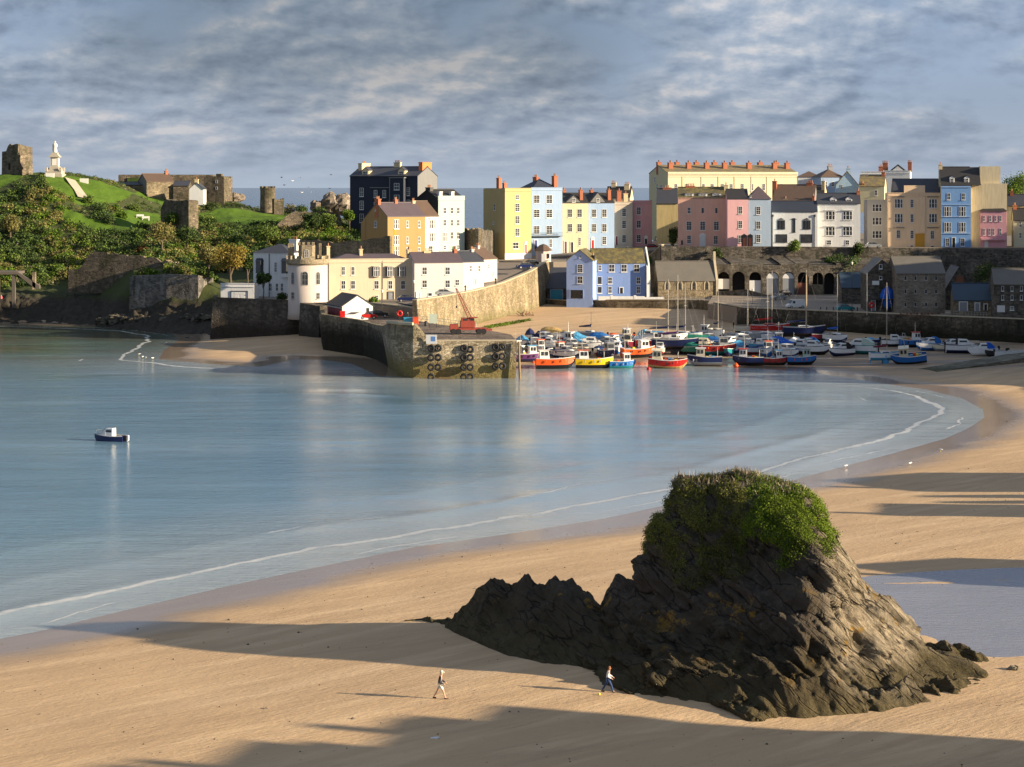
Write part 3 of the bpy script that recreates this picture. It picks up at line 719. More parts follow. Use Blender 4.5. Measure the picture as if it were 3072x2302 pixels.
def with_mats(me, mats):
    key = (me.name, tuple(m.name for m in mats))
    if key in _ms: return _ms[key]
    c = me.copy(); c.materials.clear()
    for m in mats: c.materials.append(m)
    _ms[key] = c; return c

class House:
    def __init__(s, name, label, cat, x0, x1, ytop, ybase, Y, t, depth, wall, roof='gable', rmat='slate', rise=2.2, group=None, wallkey=True, zb=None,
                 over=.25, cornice=True, side=None, extra=0, back=None):
        t = radians(t); s.t = t
        s.k0 = (x0-CX)/F; s.Y = Y; s.L = Vector((s.k0*Y, Y)); k1 = (x1-CX)/F
        s.w = (k1*Y-s.L.x)/(cos(t)-k1*sin(t)); s.u = Vector((cos(t), sin(t))); s.v = Vector((-sin(t), cos(t)))
        Ym = Y+s.w*.5*sin(t)
        s.zb = HC-(ybase-HZ)*Ym/F if zb is None else zb
        s.h = HC-(ytop-HZ)*Ym/F-s.zb; s.d = depth
        s.o = thing(name, label, cat, (s.L.x, s.L.y, s.zb), t, group)
        wm = W(wall) if isinstance(wall, str) else wall
        s.wm = wm; sm = (W(side) if isinstance(side, str) else side) or wm
        w, h, d = s.w, s.h, depth
        s.roofkind = roof; mb = MB(); r = rise; s.rise = rise
        if roof == 'gable':
            mb.extx([(0, -2.5), (d, -2.5), (d, h), (d/2, h+r), (0, h)], 0, w)
        elif roof == 'front':
            mb.extr([(0, -2.5), (w, -2.5), (w, h), (w/2, h+r), (0, h)], 0, d)
        else:
            mb.box(0, w, 0, d, -2.5, h)
        if side:   # flank walls carry their own paint
            nf = len(mb.f)
            def norm(f):
                a, b, c = (Vector(mb.v[f[i]]) for i in range(3)); return (b-a).cross(c-a).normalized()
            for i, f in enumerate(mb.f):
                if abs(norm(f).x) > .7: mb.m[i] = 1
        s.wall = mb.build('wall', [wm, sm] if side else wm, s.o)
        rm = RS[rmat]; ov = over; th = .14
        rb = MB()
        if roof == 'gable':
            for sgn in (0, 1):
                y0 = -ov if sgn == 0 else d+ov; yr = d/2
                z0 = h-ov*r/(d/2)
                a = [(y0, z0+.02), (yr, h+r+.02), (yr, h+r+.02+th*1.3), (y0, z0+.02+th*1.3)]
                if sgn: a = a[::-1]
                rb.extx(a, -.12, w+.12)
            rb.box(-.14, w+.14, d/2-.14, d/2+.14, h+r+.14, h+r+.30)
        elif roof == 'front':
            for sgn in (0, 1):
                x0_ = -ov if sgn == 0 else w+ov
                z0 = h-ov*r/(w/2)
                a = [(x0_, z0+.02), (w/2, h+r+.02), (w/2, h+r+.2), (x0_, z0+.2)]
                if sgn: a = a[::-1]
                rb.extr(a, -.25, d+.2)
        elif roof in ('hip', 'parahip'):
            i = 0 if roof == 'hip' else .35; o_ = ov if roof == 'hip' else -i
            z0 = h+.01 if roof == 'hip' else h-.35
            run = min(w, d)/2
            rr = r
            if w >= d: A = (d/2, d/2); B = (w-d/2, d/2)
            else: A = (w/2, w/2); B = (w/2, d-w/2)
            rb.add([(-o_, -o_, z0), (w+o_, -o_, z0), (w+o_, d+o_, z0), (-o_, d+o_, z0), (A[0], A[1], h+rr), (B[0], B[1], h+rr)],
                   [(0, 1, 5, 4), (2, 3, 4, 5), (1, 2, 5), (3, 0, 4), (3, 2, 1, 0)] if w >= d else [(0, 1, 4), (1, 2, 5, 4), (2, 3, 5), (3, 0, 4, 5), (3, 2, 1, 0)])
        elif roof == 'flat':
            rb.box(.3, w-.3, .3, d-.3, h-.2, h+.06)
        elif roof == 'mono':
            rb.extx([(-ov, h+.02), (d, h+r), (d, h+r+.2), (-ov, h+.2)], -.1, w+.1)
        s.roof = rb.build('roof', rm, s.o)
        if roof in ('parahip', 'flat') and cornice:
            cb = MB(); cb.box(-.08, w+.08, -.10, .3, h-.002, h+.14); cb.box(-.05, w+.05, -.14, -.002, h-.75, h-.55)
            cb.build('cornice', wm, s.o)
    def lx(s, px, side='F'):
        k = (px-CX)/F
        if side == 'F': return (k*s.L.y-s.L.x)/(s.u.x-k*s.u.y)
        if side == 'L': return (k*s.L.y-s.L.x)/(s.v.x-k*s.v.y)
        R = s.L+s.u*s.w; return (k*R.y-R.x)/(s.v.x-k*s.v.y)
    def lz(s, py, a, side='F'):
        if side == 'F': Yp = s.L.y+s.u.y*a
        elif side == 'L': Yp = s.L.y+s.v.y*a
        else: Yp = s.L.y+s.u.y*s.w+s.v.y*a
        return HC-(py-HZ)*Yp/F-s.zb, Yp
    def win(s, px, py, wp, hp, style='sash', side='F', frame=None, name='window', pane=None, fy=0):
        a = s.lx(px, side); z, Yp = s.lz(py, a, side)
        ang = s.t if side == 'F' else (s.t-pi/2 if side == 'L' else s.t+pi/2)
        sc = Yp/F; vis = abs(cos(ang)) if side == 'F' else max(.3, abs(cos(ang)))
        fw, pw = win_mesh(wp*sc/vis, hp*sc, style)
        fm = frame or FRAME
        pm = [pane or GLASS, CURT]
        o = obj(name, with_mats(fw, [fm]), None, s.o)
        if side == 'F': o.location = (a, fy, z)
        elif side == 'L': o.location = (0, a, z); o.rotation_euler = (0, 0, -pi/2)
        else: o.location = (s.w, a, z); o.rotation_euler = (0, 0, pi/2)
        p = obj('pane', with_mats(pw, pm), None, o)
        return o
    def wins(s, xs, ys, wp, hp, style='sash', **kw):
        for y in ys:
            for x in xs:
                st = style
                if style == 'sash' and random.random() < .25: st = 'blind'
                s.win(x, y, wp, hp, st, **kw)
    def door(s, px, py, wp, hp, mat, side='F', surround=FRAME, arch=False):
        a = s.lx(px, side); z, Yp = s.lz(py, a, side); sc = Yp/F; w = wp*sc; h = hp*sc
        mb = MB(); f = .16
        mb.box(a-w/2-f, a-w/2, -.14, 0, z-h/2, z+h/2+f); mb.box(a+w/2, a+w/2+f, -.14, 0, z-h/2, z+h/2+f); mb.box(a-w/2, a+w/2, -.14, 0, z+h/2, z+h/2+f)
        if arch: mb.lathe([(w*.75, -.14), (w*.75, 0)], (0, 0, 0), 16); n = 32; mb.v[-n:] = [(a+v[0], v[2], z+h/2+v[1]) for v in mb.v[-n:]]
        o = mb.build('door_surround', surround, s.o)
        db = MB(); db.box(a-w/2, a+w/2, -.06, 0, z-h/2, z+h/2)
        db.box(a-w*.32, a-w*.06, -.08, -.058, z-h*.35, z+h*.05); db.box(a+w*.06, a+w*.32, -.08, -.058, z-h*.35, z+h*.05)
        db.box(a-w*.32, a+w*.32, -.08, -.058, z+h*.12, z+h*.38)
        d = db.build('door', mat, s.o)
        kb = MB(); kb.box(a+w*.36, a+w*.42, -.12, -.06, z-.05, z+.05); kb.build('door_handle', plain('brass', (.5, .35, .1), .3, 1), d)
        return d
    def chim(s, fx, fy, w, d, hh, mat=BRICK, pots=3, base=None):
        zb = s.h-.3 if base is None else base
        top = s.h+s.rise+hh
        x = fx*s.w; y = fy*s.d
        mb = MB(); mb.box(x-w/2, x+w/2, y-d/2, y+d/2, zb, top); mb.box(x-w/2-.1, x+w/2+.1, y-d/2-.1, y+d/2+.1, top+.001, top+.2)
        o = mb.build('chimney', mat, s.roof)
        pb = MB()
        for i in range(pots):
            q = (i-(pots-1)/2)*.45
            if w >= d: cx_, cy_ = x+q, y
            else: cx_, cy_ = x, y+q
            pb.lathe([(.14, top+.2), (.12, top+.75), (.16, top+.78), (.16, top+.86)], (cx_, cy_, 0), 8)
        pb.build('chimney_pots', POT, s.roof)
        return o
    def dormer(s, px, wpx, z0, z1, y, mat=None, flat=False, rm='slate'):
        a = s.lx(px); w = wpx*s.Y/F; mb = MB()
        m = mat or FRAME
        if flat: mb.box(a-w/2, a+w/2, y, y+2.2, z0, z1)
        else: mb.extr([(a-w/2, z0), (a+w/2, z0), (a+w/2, z1), (a, z1+w*.42), (a-w/2, z1)], y, y+2.4)
        o = mb.build('dormer', m, s.roof)
        fw, pw = win_mesh(w*.7, (z1-z0)*.8, 'sash')
        q = obj('dormer_window', with_mats(fw, [FRAME]), None, s.roof); q.location = (a, y, (z0+z1)/2)
        mb = MB(); rr = RS[rm]
        if flat: mb.box(a-w/2-.1, a+w/2+.1, y-.12, y+2.3, z1+.002, z1+.12)
        else:
            for sg in (-1, 1):
                p = [(a+sg*(w/2+.1), z1-.04), (a, z1+w*.42+.02), (a, z1+w*.42+.14), (a+sg*(w/2+.1), z1+.1)]
                mb.extr(p if sg < 0 else p[::-1], y-.1, y+2.45)
        mb.build('dormer_roof', rr, s.roof)
        mb = MB(); hw = w*.35; hh = (z1-z0)*.4; zc_ = (z0+z1)/2
        mb.add([(a-hw+.1, y-.035, zc_-hh+.1), (a+hw-.1, y-.035, zc_-hh+.1), (a+hw-.1, y-.035, zc_+hh-.1), (a-hw+.1, y-.035, zc_+hh-.1)], [(0, 1, 2, 3)])
        mb.build('dormer_pane', GLASS, s.roof)
    def bx(s, name, x0, x1, y0, y1, z0, z1, mat, parent=None):
        mb = MB(); mb.box(x0, x1, y0, y1, z0, z1); return mb.build(name, mat, parent or s.o)

DR = {k: plain('door_'+k, c, .45) for k, c in dict(red=(.42,.02,.02), blue=(.02,.05,.22), black=(.02,.02,.02), green=(.02,.12,.05), white=(.7,.7,.68), orange=(.60,.30,.03), maroon=(.18,.02,.03), teal=(.01,.28,.42), grey=(.25,.26,.28), brown=(.16,.05,.03)).items()}

# ---- black hotel far behind, facing left
h = House('hotel', 'tall black rendered hotel block with an orange chimney stack, standing above the sea', 'hotel', 1050, 1253, 529, 765, 575, -24, 12.5, 'navy', 'gable', 'slate', 2.6, side='greycem')
h.chim(.06, .5, 1.2, 5.2, 1.0, CREAMC, 4); h.chim(.56, .5, 2.0, 1.0, 1.2, CREAMC, 4); h.chim(.965, .5, 1.2, 5.8, 1.2, BRICKO, 0)
h.dormer(1092, 22, h.h-.2, h.h+1.6, .8, CREAMC); h.dormer(1200, 22, h.h-.2, h.h+1.6, .8, CREAMC)
for x, y in [(1085,577),(1085,616),(1085,655)]: h.win(x, y, 12, 26)
for x, y in [(1127,582),(1153,582),(1127,618),(1153,618)]: h.win(x, y, 11, 22)
h.wins([1172], [583], 9, 38, 'plain'); h.wins([1225], [575, 612], 10, 24)
a = h.lx(1198); mb = MB(); mb.box(a-2.2, a+2.2, -1.6, 0, -2, h.h-.6); mb.build('bay', W('navy'), h.o)
mb = MB(); mb.box(a-2.35, a-2.1, -1.75, -1.601, 4, h.h-.3); mb.box(a+2.1, a+2.35, -1.75, -1.601, 4, h.h-.3); mb.box(a-2.4, a+2.4, -1.8, 0, h.h-.58, h.h-.3); mb.build('bay_trim', W('greycem'), h.o)
for yy in (560, 595, 630): h.win(1198, yy, 16, 20, 'sash', fy=-1.6)
mb = MB(); x1_ = h.lx(1110); x2_ = h.lx(1170); z, _ = h.lz(563, x1_); mb.box(x1_, x2_, -.2, 0, z-.15, z+.1); mb.build('string_course', W('greycem'), h.o)
# ---- pale green house with black slate-hung gable
h = House('town_house', 'tall pale green house with a black slate-hung gable, left of the sea gap', 'house', 1315, 1393.5, 598, 765, 520, 40, 9.5, 'mint', 'gable', 'dark', 2.4, side='black', over=.05)
h.bx('parapet', -.05, h.w+.05, -.08, .25, h.h-.3, h.h+.9, W('mint'))
h.chim(.08, .5, 1.0, 2.0, .5, DR['black'], 3); h.chim(.15, .1, .9, .8, -.6, W('white'), 0); h.chim(.62, .12, .9, .8, -.6, W('white'), 0)
h.wins([1334, 1356, 1374.5], [632, 669], 8.5, 20); h.wins([1334], [711], 13, 28, 'triple'); h.wins([1356, 1374.5], [707], 8.5, 22)
h.wins([1334], [743], 8, 14); h.door(1357, 752, 6, 26, DR['green']); h.win(1374, 742, 8, 14)
# ---- white narrow
h = House('town_house', 'narrow white three storey house squeezed between the orange and the pale green house', 'house', 1276, 1315, 648.5, 765, 505, 38, 10, 'white', 'gable', 'brown', 3.6)
h.wins([1296], [673, 712], 16, 26, 'triple'); h.win(1292, 748, 12, 20); h.bx('window_hood', h.lx(1287), h.lx(1306), -.4, 0, h.lz(657, 1)[0], h.lz(657, 1)[0]+.2, FRAME)
# ---- orange house
h = House('town_house', 'orange rendered three storey house with purple slate roof and a brown gable', 'house', 1163, 1276, 650.5, 765, 490, 38, 9.6, 'orange', 'gable', 'purple', 3.3, over=.1)
h.chim(.03, .5, .8, 1.6, .9, BRICK, 3); h.chim(.5, .5, .8, .9, .7, BRICK, 2); h.chim(.97, .5, .8, .9, .4, CREAMC, 2)
h.wins([1189], [673, 721, 753], 14, 28, 'triple'); h.wins([1222, 1257], [673, 721, 753], 7, 21)
for yy in (697, 742): h.bx('window_panel', h.lx(1182), h.lx(1188), -.05, 0, h.lz(yy+8, 1)[0], h.lz(yy-8, 1)[0], pc('panel_ochre', (.60,.30,.03)))
h.win(1127, 673, 8, 20, side='L'); h.win(1127, 630, 4, 6, 'plain', side='L')
mb = MB(); mb.prism([(-.1, 9.6), (h.w, 9.6), (h.w, 11.6), (-.1, 11.6)], -2, [h.h, h.h, h.h-1.8, h.h-1.8]); mb.build('lean_to', W('orange'), h.o)

# ---- cream terrace and whites along the quay road
h = House('terrace_house', 'long two storey cream house with oriel windows behind the white boat shed', 'house', 987, 1243, 778, 905, 446, 13, 8.5, 'cream', 'parahip', 'purple', 1.1)
h.chim(.40, .45, .7, 1.4, .9, CREAMC, 3); h.chim(.965, .4, .8, 1.6, .7, CREAMC, 3); h.chim(.02, .5, .7, 1.0, 1.6, CREAMC, 1)
h.wins([1030, 1059], [813], 10, 26, 'blind'); h.wins([1030, 1059, 1130, 1171, 1209], [855], 13, 26)
for x in (1128, 1169, 1205):
    a = h.lx(x); z, Yp = h.lz(815, a)
    mb = MB(); w_ = .95; z0, z1 = z-1.0, z+1.0
    mb.prism([(a-w_, 0), (a-w_*.6, -.6), (a+w_*.6, -.6), (a+w_, 0)], z0-.2, z0); mb.prism([(a-w_*1.08, 0), (a-w_*.65, -.7), (a+w_*.65, -.7), (a+w_*1.08, 0)], z1, z1+.22)
    o = mb.build('oriel', plain('oriel_grey', (.40, .36, .32), .6), h.o)
    mb = MB(); mb.prism([(a-w_, 0), (a-w_*.6, -.58), (a+w_*.6, -.58), (a+w_, 0)], z0+.001, z1-.001); mb.build('oriel_glass', GLASS, o)
    mb = MB()
    for q in (-w_*.6, -w_*.2, w_*.2, w_*.6): mb.box(a+q-.05, a+q+.05, -.64, -.56, z0, z1)
    mb.box(a-w_*.6, a+w_*.6, -.63, -.57, z+.25, z+.35); mb.build('oriel_bars', FRAME, o)
h.door(1172, 890, 15, 26, DR['grey'], surround=FRAMEB); h.win(1131, 893, 9, 14); h.win(1240, 895, 8, 16)
mb = MB(); a = h.lx(1148); mb.tube([(a, -.1, 0), (a, -.1, h.h-.4)], .06); mb.build('drain_pipe', plain('pipe', (.3, .25, .2)), h.o)
h = House('terrace_house', 'long white two storey cottage joined to the right end of the cream house', 'house', 1243.5, 1387.5, 789, 889, 448, 18, 8, 'whitewash', 'gable', 'purple', 2.1, over=.12)
h.chim(.36, .5, 1.6, .7, .3, CREAMC, 2); h.chim(.95, .5, .7, 1.0, .6, BRICK, 2)
h.wins([1274, 1343], [813, 852], 14, 23); h.win(1372, 848, 11, 18); h.door(1254, 886, 9, 16, DR['white']); h.win(1290, 884, 13, 11, 'plain')
h = House('terrace_house', 'shorter white cottage with grey slates and orange door in the curving row', 'house', 1388, 1451, 787, 867, 461, 36, 8, 'whitewash', 'gable', 'slate', 2.3, over=.12)
h.chim(.08, .5, .7, 1.0, .5, CREAMC, 2); h.chim(.9, .5, .7, 1.0, .4, W('blush'), 2); h.wins([1412, 1438], [806], 7, 20); h.door(1426, 845, 6, 16, DR['orange'])
h = House('terrace_house', 'pinkish white cottage at the top end of the curving row beside the ramp', 'house', 1451.5, 1491.5, 778, 838, 478, 54, 8, 'blush', 'gable', 'brown', 2.5, over=.12)
h.chim(.5, .5, .7, 1.0, .5, W('blush'), 2); h.wins([1466], [800], 5, 14); h.win(1480, 822, 4, 12)
# ---- white villa left of the round tower
h = House('villa', 'white villa in shade with bay windows, just left of the round tower', 'house', 760, 868, 759, 899, 462, -22, 9, 'white', 'hip', 'slate', 2.0)
h.chim(.82, .6, 2.0, 1.2, .8, W('white'), 4)
for x, y in ((779, 801), (856, 801)):
    a = h.lx(x); z, Yp = h.lz(y, a); w_ = 1.0
    mb = MB(); mb.prism([(a-w_, 0), (a-w_*.6, -.8), (a+w_*.6, -.8), (a+w_, 0)], z-2.4, z-1.5); mb.build('bay', W('white'), h.o)
    mb = MB(); mb.prism([(a-w_, 0), (a-w_*.6, -.76), (a+w_*.6, -.76), (a+w_, 0)], z-1.499, z+1.3); o = mb.build('bay_window', GLASS, h.o)
    mb = MB(); mb.loft([[(a-w_*1.15, .0, z+1.31), (a-w_*.7, -1.0, z+1.31), (a+w_*.7, -1.0, z+1.31), (a+w_*1.15, 0, z+1.31)], [(a-w_*.8, 0, z+2.0), (a-w_*.4, -.4, z+2.0), (a+w_*.4, -.4, z+2.0), (a+w_*.8, 0, z+2.0)]]); mb.build('bay_roof', RS['navy'], h.o)
h.wins([827], [802], 8, 30); h.wins([846, 831, 812, 770], [862], 8, 24)
mb = MB(); a = h.lx(808); mb.tube([(a, -.1, 0), (a, -.1, h.h-.2)], .09); mb.build('drain_pipe', DR['black'], h.o)
h = House('garage', 'low white flat roofed garage at the end of the sea wall', 'garage', 662, 762, 852, 899, 452, -6, 5, 'white', 'flat', 'greyslab', .1)
h.door(718, 886, 48, 22, DR['white'], surround=FRAMEB)
# ---- round tower (crenellated house)
TWX = (923-CX)/F*441; TWZ = 7.0-1.0
tw = thing('round_tower', 'pale pink round tower house with battlements at the corner of the sea wall', 'tower', (TWX, 441, TWZ))
RT = 4.35
mb = MB(); mb.lathe([(RT+.15, -1), (RT, .8), (RT, 10.9)], (0, 0, 0), 48); mb.build('wall', W('towerp'), tw, True)
TST = stone('stone_batt', (.30,.24,.16), (.50,.42,.28), (.28,.22,.15), 2.2)
mb = MB(); mb.lathe([(RT+.02, 10.901), (RT+.35, 11.3), (RT+.35, 12.2), (RT-.1, 12.2), (RT-.1, 11.4)], (0, 0, 0), 48)
for i in range(20):
    a = i*2*pi/20
    if i % 2 == 0:
        r0, r1 = RT-.08, RT+.34; a0, a1 = a-.13, a+.13
        mb.prism([(r1*cos(a0), r1*sin(a0)), (r1*cos(a1), r1*sin(a1)), (r0*cos(a1), r0*sin(a1)), (r0*cos(a0), r0*sin(a0))], 12.15, 12.95)
mb.build('battlement', TST, tw)
mb = MB(); q = 1.75; cxx = -.3; mb.prism([(cxx-q, 0), (cxx-q*.5, -1.2), (cxx+q*.8, -1.2), (cxx+q+.2, 0), (cxx+q, 1.6), (cxx-q, 1.6)], 11, 15.2)
for dx in (-1.5, -.5, .6, 1.6): mb.box(cxx+dx-.28, cxx+dx+.28, -1.2, -.7, 15.201, 15.9)
tt_ = mb.build('turret', TST, tw)
fw, pw = win_mesh(1.0, 1.8, 'arch'); o = obj('turret_window', with_mats(fw, [FRAME]), None, tt_); o.location = (cxx+.2, -1.2, 13.4)
mb = MB(); mb.box(-4.4, -3.2, .5, 1.8, 12, 15.6); mb.box(2.4, 2.9, .8, 1.4, 11, 15.6); mb.build('chimney', TST, tw)
for px, zc_, ww, hh, st in ((884, 8.1, .9, 2.6, 'arch'), (921, 8.1, 1.35, 3.0, 'arch'), (958, 8.1, 1.0, 2.8, 'arch'), (884, 4.3, .9, 1.4, 'sash'), (958, 4.2, .9, 1.4, 'sash')):
    X = (px-923)/F*450; a = math.asin(max(-1, min(1, X/RT)))
    fw, pw = win_mesh(ww, hh, st); o = obj('window', with_mats(fw, [plain('frame_grey', (.35, .33, .3))]), None, tw)
    o.location = (RT*sin(a), -RT*cos(a), zc_); o.rotation_euler = (0, 0, a); p = obj('pane', with_mats(pw, [GLASS, CURT]), None, o)

# ---- houses on the harbour rim
h = House('town_house', 'tall yellow four storey house with a red front door, beside the gap to the sea', 'house', 1515, 1594, 566, 771, 545, 36, 10.2, 'yellow', 'flat', 'slate', .1)
h.chim(.06, .35, .9, 1.2, 2.6, BRICK, 2); h.chim(.4, .5, .9, .9, 1.2, BRICK, 2)
h.win(1552, 592, 11, 14); h.wins([1552], [623, 660, 697], 14, 24); h.win(1547, 737, 18, 20); h.door(1577, 745, 7, 32, DR['red'], arch=True)
h.win(1484, 622, 5, 20, side='L'); h.win(1481, 669, 4, 9, side='L')
h.bx('plinth', -.06, h.w+.06, -.08, -.002, -1, 1.0, FRAME)
h = House('town_house', 'light blue four storey house with a dark iron balcony and hipped slate roofs', 'house', 1594.5, 1687, 564, 761, 562, 26, 10, 'paleblue', 'parahip', 'navy', 2.6)
h.chim(.86, .2, 1.2, 1.6, .6, BRICK, 3); h.chim(.45, .6, .8, 2.4, .3, BRICK, 4)
for yy, st in ((598, 'sash'), (641, 'sash'), (690, 'blind')): h.win(1610, yy, 18, 25, st); h.win(1648, yy, 18, 25, st)
h.door(1607, 737, 10, 32, DR['blue']); h.win(1652, 730, 9, 26, 'blind')
z, _ = h.lz(709, 0); mb = MB(); mb.box(0, h.w*.97, -1.1, 0, z-.12, z); o = mb.build('balcony', FRAMEB, h.o)
mb = MB()
for i in range(26): xx = h.w*.97*i/25; mb.box(xx-.025, xx+.025, -1.1, -1.05, z, z+1.0)
mb.box(0, h.w*.97, -1.11, -1.04, z+1.0, z+1.06); mb.build('railing', plain('rail_blue', (.06, .14, .22)), o)
RSM = [('palecream', 1687.5, 1765, 610, 763, 567, 14, 'pale cream three storey house with a small grey gable and black lamp bracket', (1710, 1739), 'dark'),
       ('softblue', 1765.5, 1843, 610, 754, 571, 14, 'powder blue three storey house with a grey gable and a red door', (1782, 1813), 'dark')]
for wk, a0, a1, yt, yb, YY_, tt2, lb, cols_, rm in RSM:
    h = House('town_house', lb, 'house', a0, a1, yt, yb, YY_, tt2, 10, wk, 'gable', rm, 2.7, over=.08)
    h.wins(cols_, [640, 684], 14, 24)
    if wk == 'palecream': h.win(1739, 725, 7, 24); h.door(1697, 742, 6, 34, DR['maroon']); h.door(1716, 742, 7, 30, DR['black'])
    else: h.win(1813, 722, 12, 24); h.door(1778, 731, 7, 30, DR['red'], arch=True)
    gx = h.lx((cols_[0]+cols_[1])/2-3); gw = 2.5; gh = 3.0 if wk == 'softblue' else 2.2
    mb = MB(); mb.extr([(gx-gw, h.h+.01), (gx+gw, h.h+.01), (gx, h.h+gh)], .15, 4.2); o = mb.build('gable', W('greycem'), h.o)
    mb = MB()
    for sg in (-1, 1):
        p = [(gx+sg*(gw+.2), h.h-.1), (gx, h.h+gh+.03), (gx, h.h+gh+.2), (gx+sg*(gw+.2), h.h+.07)]; mb.extr(p if sg < 0 else p[::-1], .05, 4.6)
    mb.build('gable_roof', RS['dark'], h.o)
    fw, pw = win_mesh(1.0, 1.1, 'sash'); q = obj('gable_window', with_mats(fw, [FRAME]), None, o); q.location = (gx, .15, h.h+.85); obj('pane', with_mats(pw, [GLASS, CURT]), None, q)
    h.chim(.33 if wk == 'palecream' else .40, .75, .9, 1.4, .9, BRICK, 2); h.chim(.78 if wk == 'palecream' else .86, .2, .9, 1.6, .9, BRICK, 3)
h = House('town_house', 'pale stone-pink three storey house between the powder blue and the pink one', 'house', 1843.5, 1898, 607, 738, 576, 8, 9, 'stonepink', 'flat', 'slate', .1)
h.wins([1872], [638, 674, 717], 12, 24); h.chim(.5, .8, 1.2, 1.6, 3.0, BRICK, 3); h.chim(.9, .9, 1.2, 1.6, 2.2, CREAMC, 3); h.door(1850, 722, 6, 26, DR['maroon'])
h = House('town_house', 'pink three storey house with a white arched doorway, left of the grey end wall', 'house', 1898.5, 1956, 603, 738, 578, 4, 9, 'pink', 'flat', 'slate', .1)
h.wins([1916], [633, 673, 716], 13, 23); h.door(1938, 722, 7, 20, DR['black'], arch=True)
h = House('back_house', 'cream gabled house with dark slates, behind the powder blue and pink houses', 'house', 1818, 1890, 592, 680, 606, -10, 9, 'rough', 'gable', 'dark', 3.0)
h.chim(.25, .5, 1.4, 1.4, 1.2, CREAMC, 3); h.chim(.82, .4, 1.6, 1.4, .8, CREAMC, 3)
# ---- little kiosk on the road
k = thing('road_kiosk', 'small pale pink octagonal kiosk with a brown pointed roof on the harbour road', 'kiosk', ((1630-CX)/F*528, 528, 14.3))
mb = MB(); mb.lathe([(2.0, 0), (2.0, 3.0)], (0, 0, 0), 8); mb.build('wall', W('blush'), k)
mb = MB(); mb.lathe([(2.45, 2.99), (1.0, 4.4), (.05, 4.75)], (0, 0, 0), 8); mb.build('roof', RS['brown'], k)
mb = MB(); mb.box(-.5, .5, -2.02, -1.9, 0, 2.2); mb.build('door', FRAME, k); mb = MB(); mb.box(1.0, 1.6, -1.75, -1.55, 1, 2.2); mb.build('window', GLASS, k)
# ---- long cream terrace on the skyline
h = House('long_terrace', 'long cream terrace on the skyline with a row of red brick chimneys', 'terrace', 2004, 2393, 521, 700, 640, 12, 22, 'lemon', 'gable', 'tan', 2.6, side='olive', over=.02)
h.bx('parapet', -.05, h.w+.05, -.25, .25, h.h-.2, h.h+.5, W('lemon'))
for zz_ in (h.h-1.1, h.h-.6): h.bx('string_course', -.05, h.w+.05, -.18, -.002, zz_, zz_+.18, W('lemon'))
cf = [.0, .05, .14, .19, .29, .33, .43, .47, .57, .66, .79, .86, .92, .96]
for i, q in enumerate(cf): h.chim(q+.012, .30 if i % 2 else .55, 1.4, 1.8, 1.0 if i % 2 == 0 else .8, BRICK, 3)
h.wins([2028, 2060, 2110, 2137, 2167, 2194, 2227, 2256, 2291, 2346], [562], 9, 20); h.wins([2060, 2110, 2167, 2227, 2291, 2346], [590], 9, 20)
for q in (.11, .255, .385, .51, .64, .76): h.bx('pilaster', h.w*q-.12, h.w*q+.12, -.12, -.002, 0, h.h-.8, pc('paint_lemon_d', (.72,.60,.34)))
for x, y in ((1965, 540), (1972, 560), (1972, 598), (1985, 562)): h.win(x, y, 5, 17, side='L')
h = House('yard_house', 'ochre house with dark slate roof below the long cream terrace', 'house', 1970, 2036, 610, 712, 572, -6, 10, 'ochre', 'gable', 'slate', 4.0)
h.chim(.45, .5, 2.4, .8, .3, BRICK, 3)
# ---- right-hand row over the arches (faces left, in shade)
h = House('town_house', 'large salmon pink house with three dormers and a white arched doorway', 'house', 2034, 2182, 596, 742, 540, -5, 9, 'salmon', 'gable', 'moss', 2.9, over=.05)
h.bx('parapet', -.05, h.w+.05, -.05, .3, h.h-.2, h.h+.25, W('salmon'))
h.wins([2067], [632], 10, 19); h.wins([2108], [632], 9, 18, 'bare'); h.wins([2149], [632], 9, 18, 'bare'); h.wins([2067, 2108, 2149], [678], 15, 27); h.win(2067, 719, 12, 26); h.win(2147, 720, 13, 26)
h.door(2108, 725, 14, 30, DR['white'], arch=True); h.win(2046, 727, 6, 11, 'plain', frame=FRAMEB)
for x in (2068, 2109, 2150): h.dormer(x, 26, h.h+.3, h.h+1.35, .7, None, True)
h.chim(.25, .5, 2.4, .8, .3, BRICK, 5); h.chim(.98, .42, 1.1, 1.6, .6, CREAMC, 3)
h = House('town_house', 'bright pink narrow house adjoining the salmon one, with three sash windows', 'house', 2182.5, 2245, 599, 741, 532, -2, 10, 'rose', 'gable', 'dark', 2.6, over=.05)
h.wins([2221], [631, 674, 717], 12, 22)
h = House('town_house', 'grey-blue corner house with a pyramid slate roof, right of the bright pink one', 'house', 2245.5, 2313, 598, 741, 532, -3, 10, 'slateblue', 'hip', 'purple', 3.4)
h.wins([2275], [632, 676, 716], 13, 24); h.win(2252, 589, 5, 6, 'plain')
k = thing('entrance_porch', 'black double porch between the bright pink and the grey-blue house', 'porch', ((2242-CX)/F*531, 531, 18.35), radians(-10))
mb = MB(); mb.box(-1.5, -.05, -1.1, -.05, 0, 2.8); mb.box(.05, 1.5, -1.1, -.05, 0, 2.8); mb.extr([(-1.6, 2.8), (0, 2.8), (-.8, 3.3)], -1.2, -.05); mb.extr([(0.001, 2.8), (1.6, 2.8), (.8, 3.3)], -1.2, -.05); mb.build('canopy', FRAMEB, k)
mb = MB(); mb.box(-1.15, -.4, -1.14, -1.1, .1, 2.2); mb.box(.4, 1.15, -1.14, -1.1, .1, 2.2); mb.build('door', DR['brown'], k)
h = House('back_house', 'house with a long brown slate roof and brick chimneys behind the white inn', 'house', 2318, 2440, 612, 690, 560, -14, 14, 'greycem', 'gable', 'brown', 5.2)
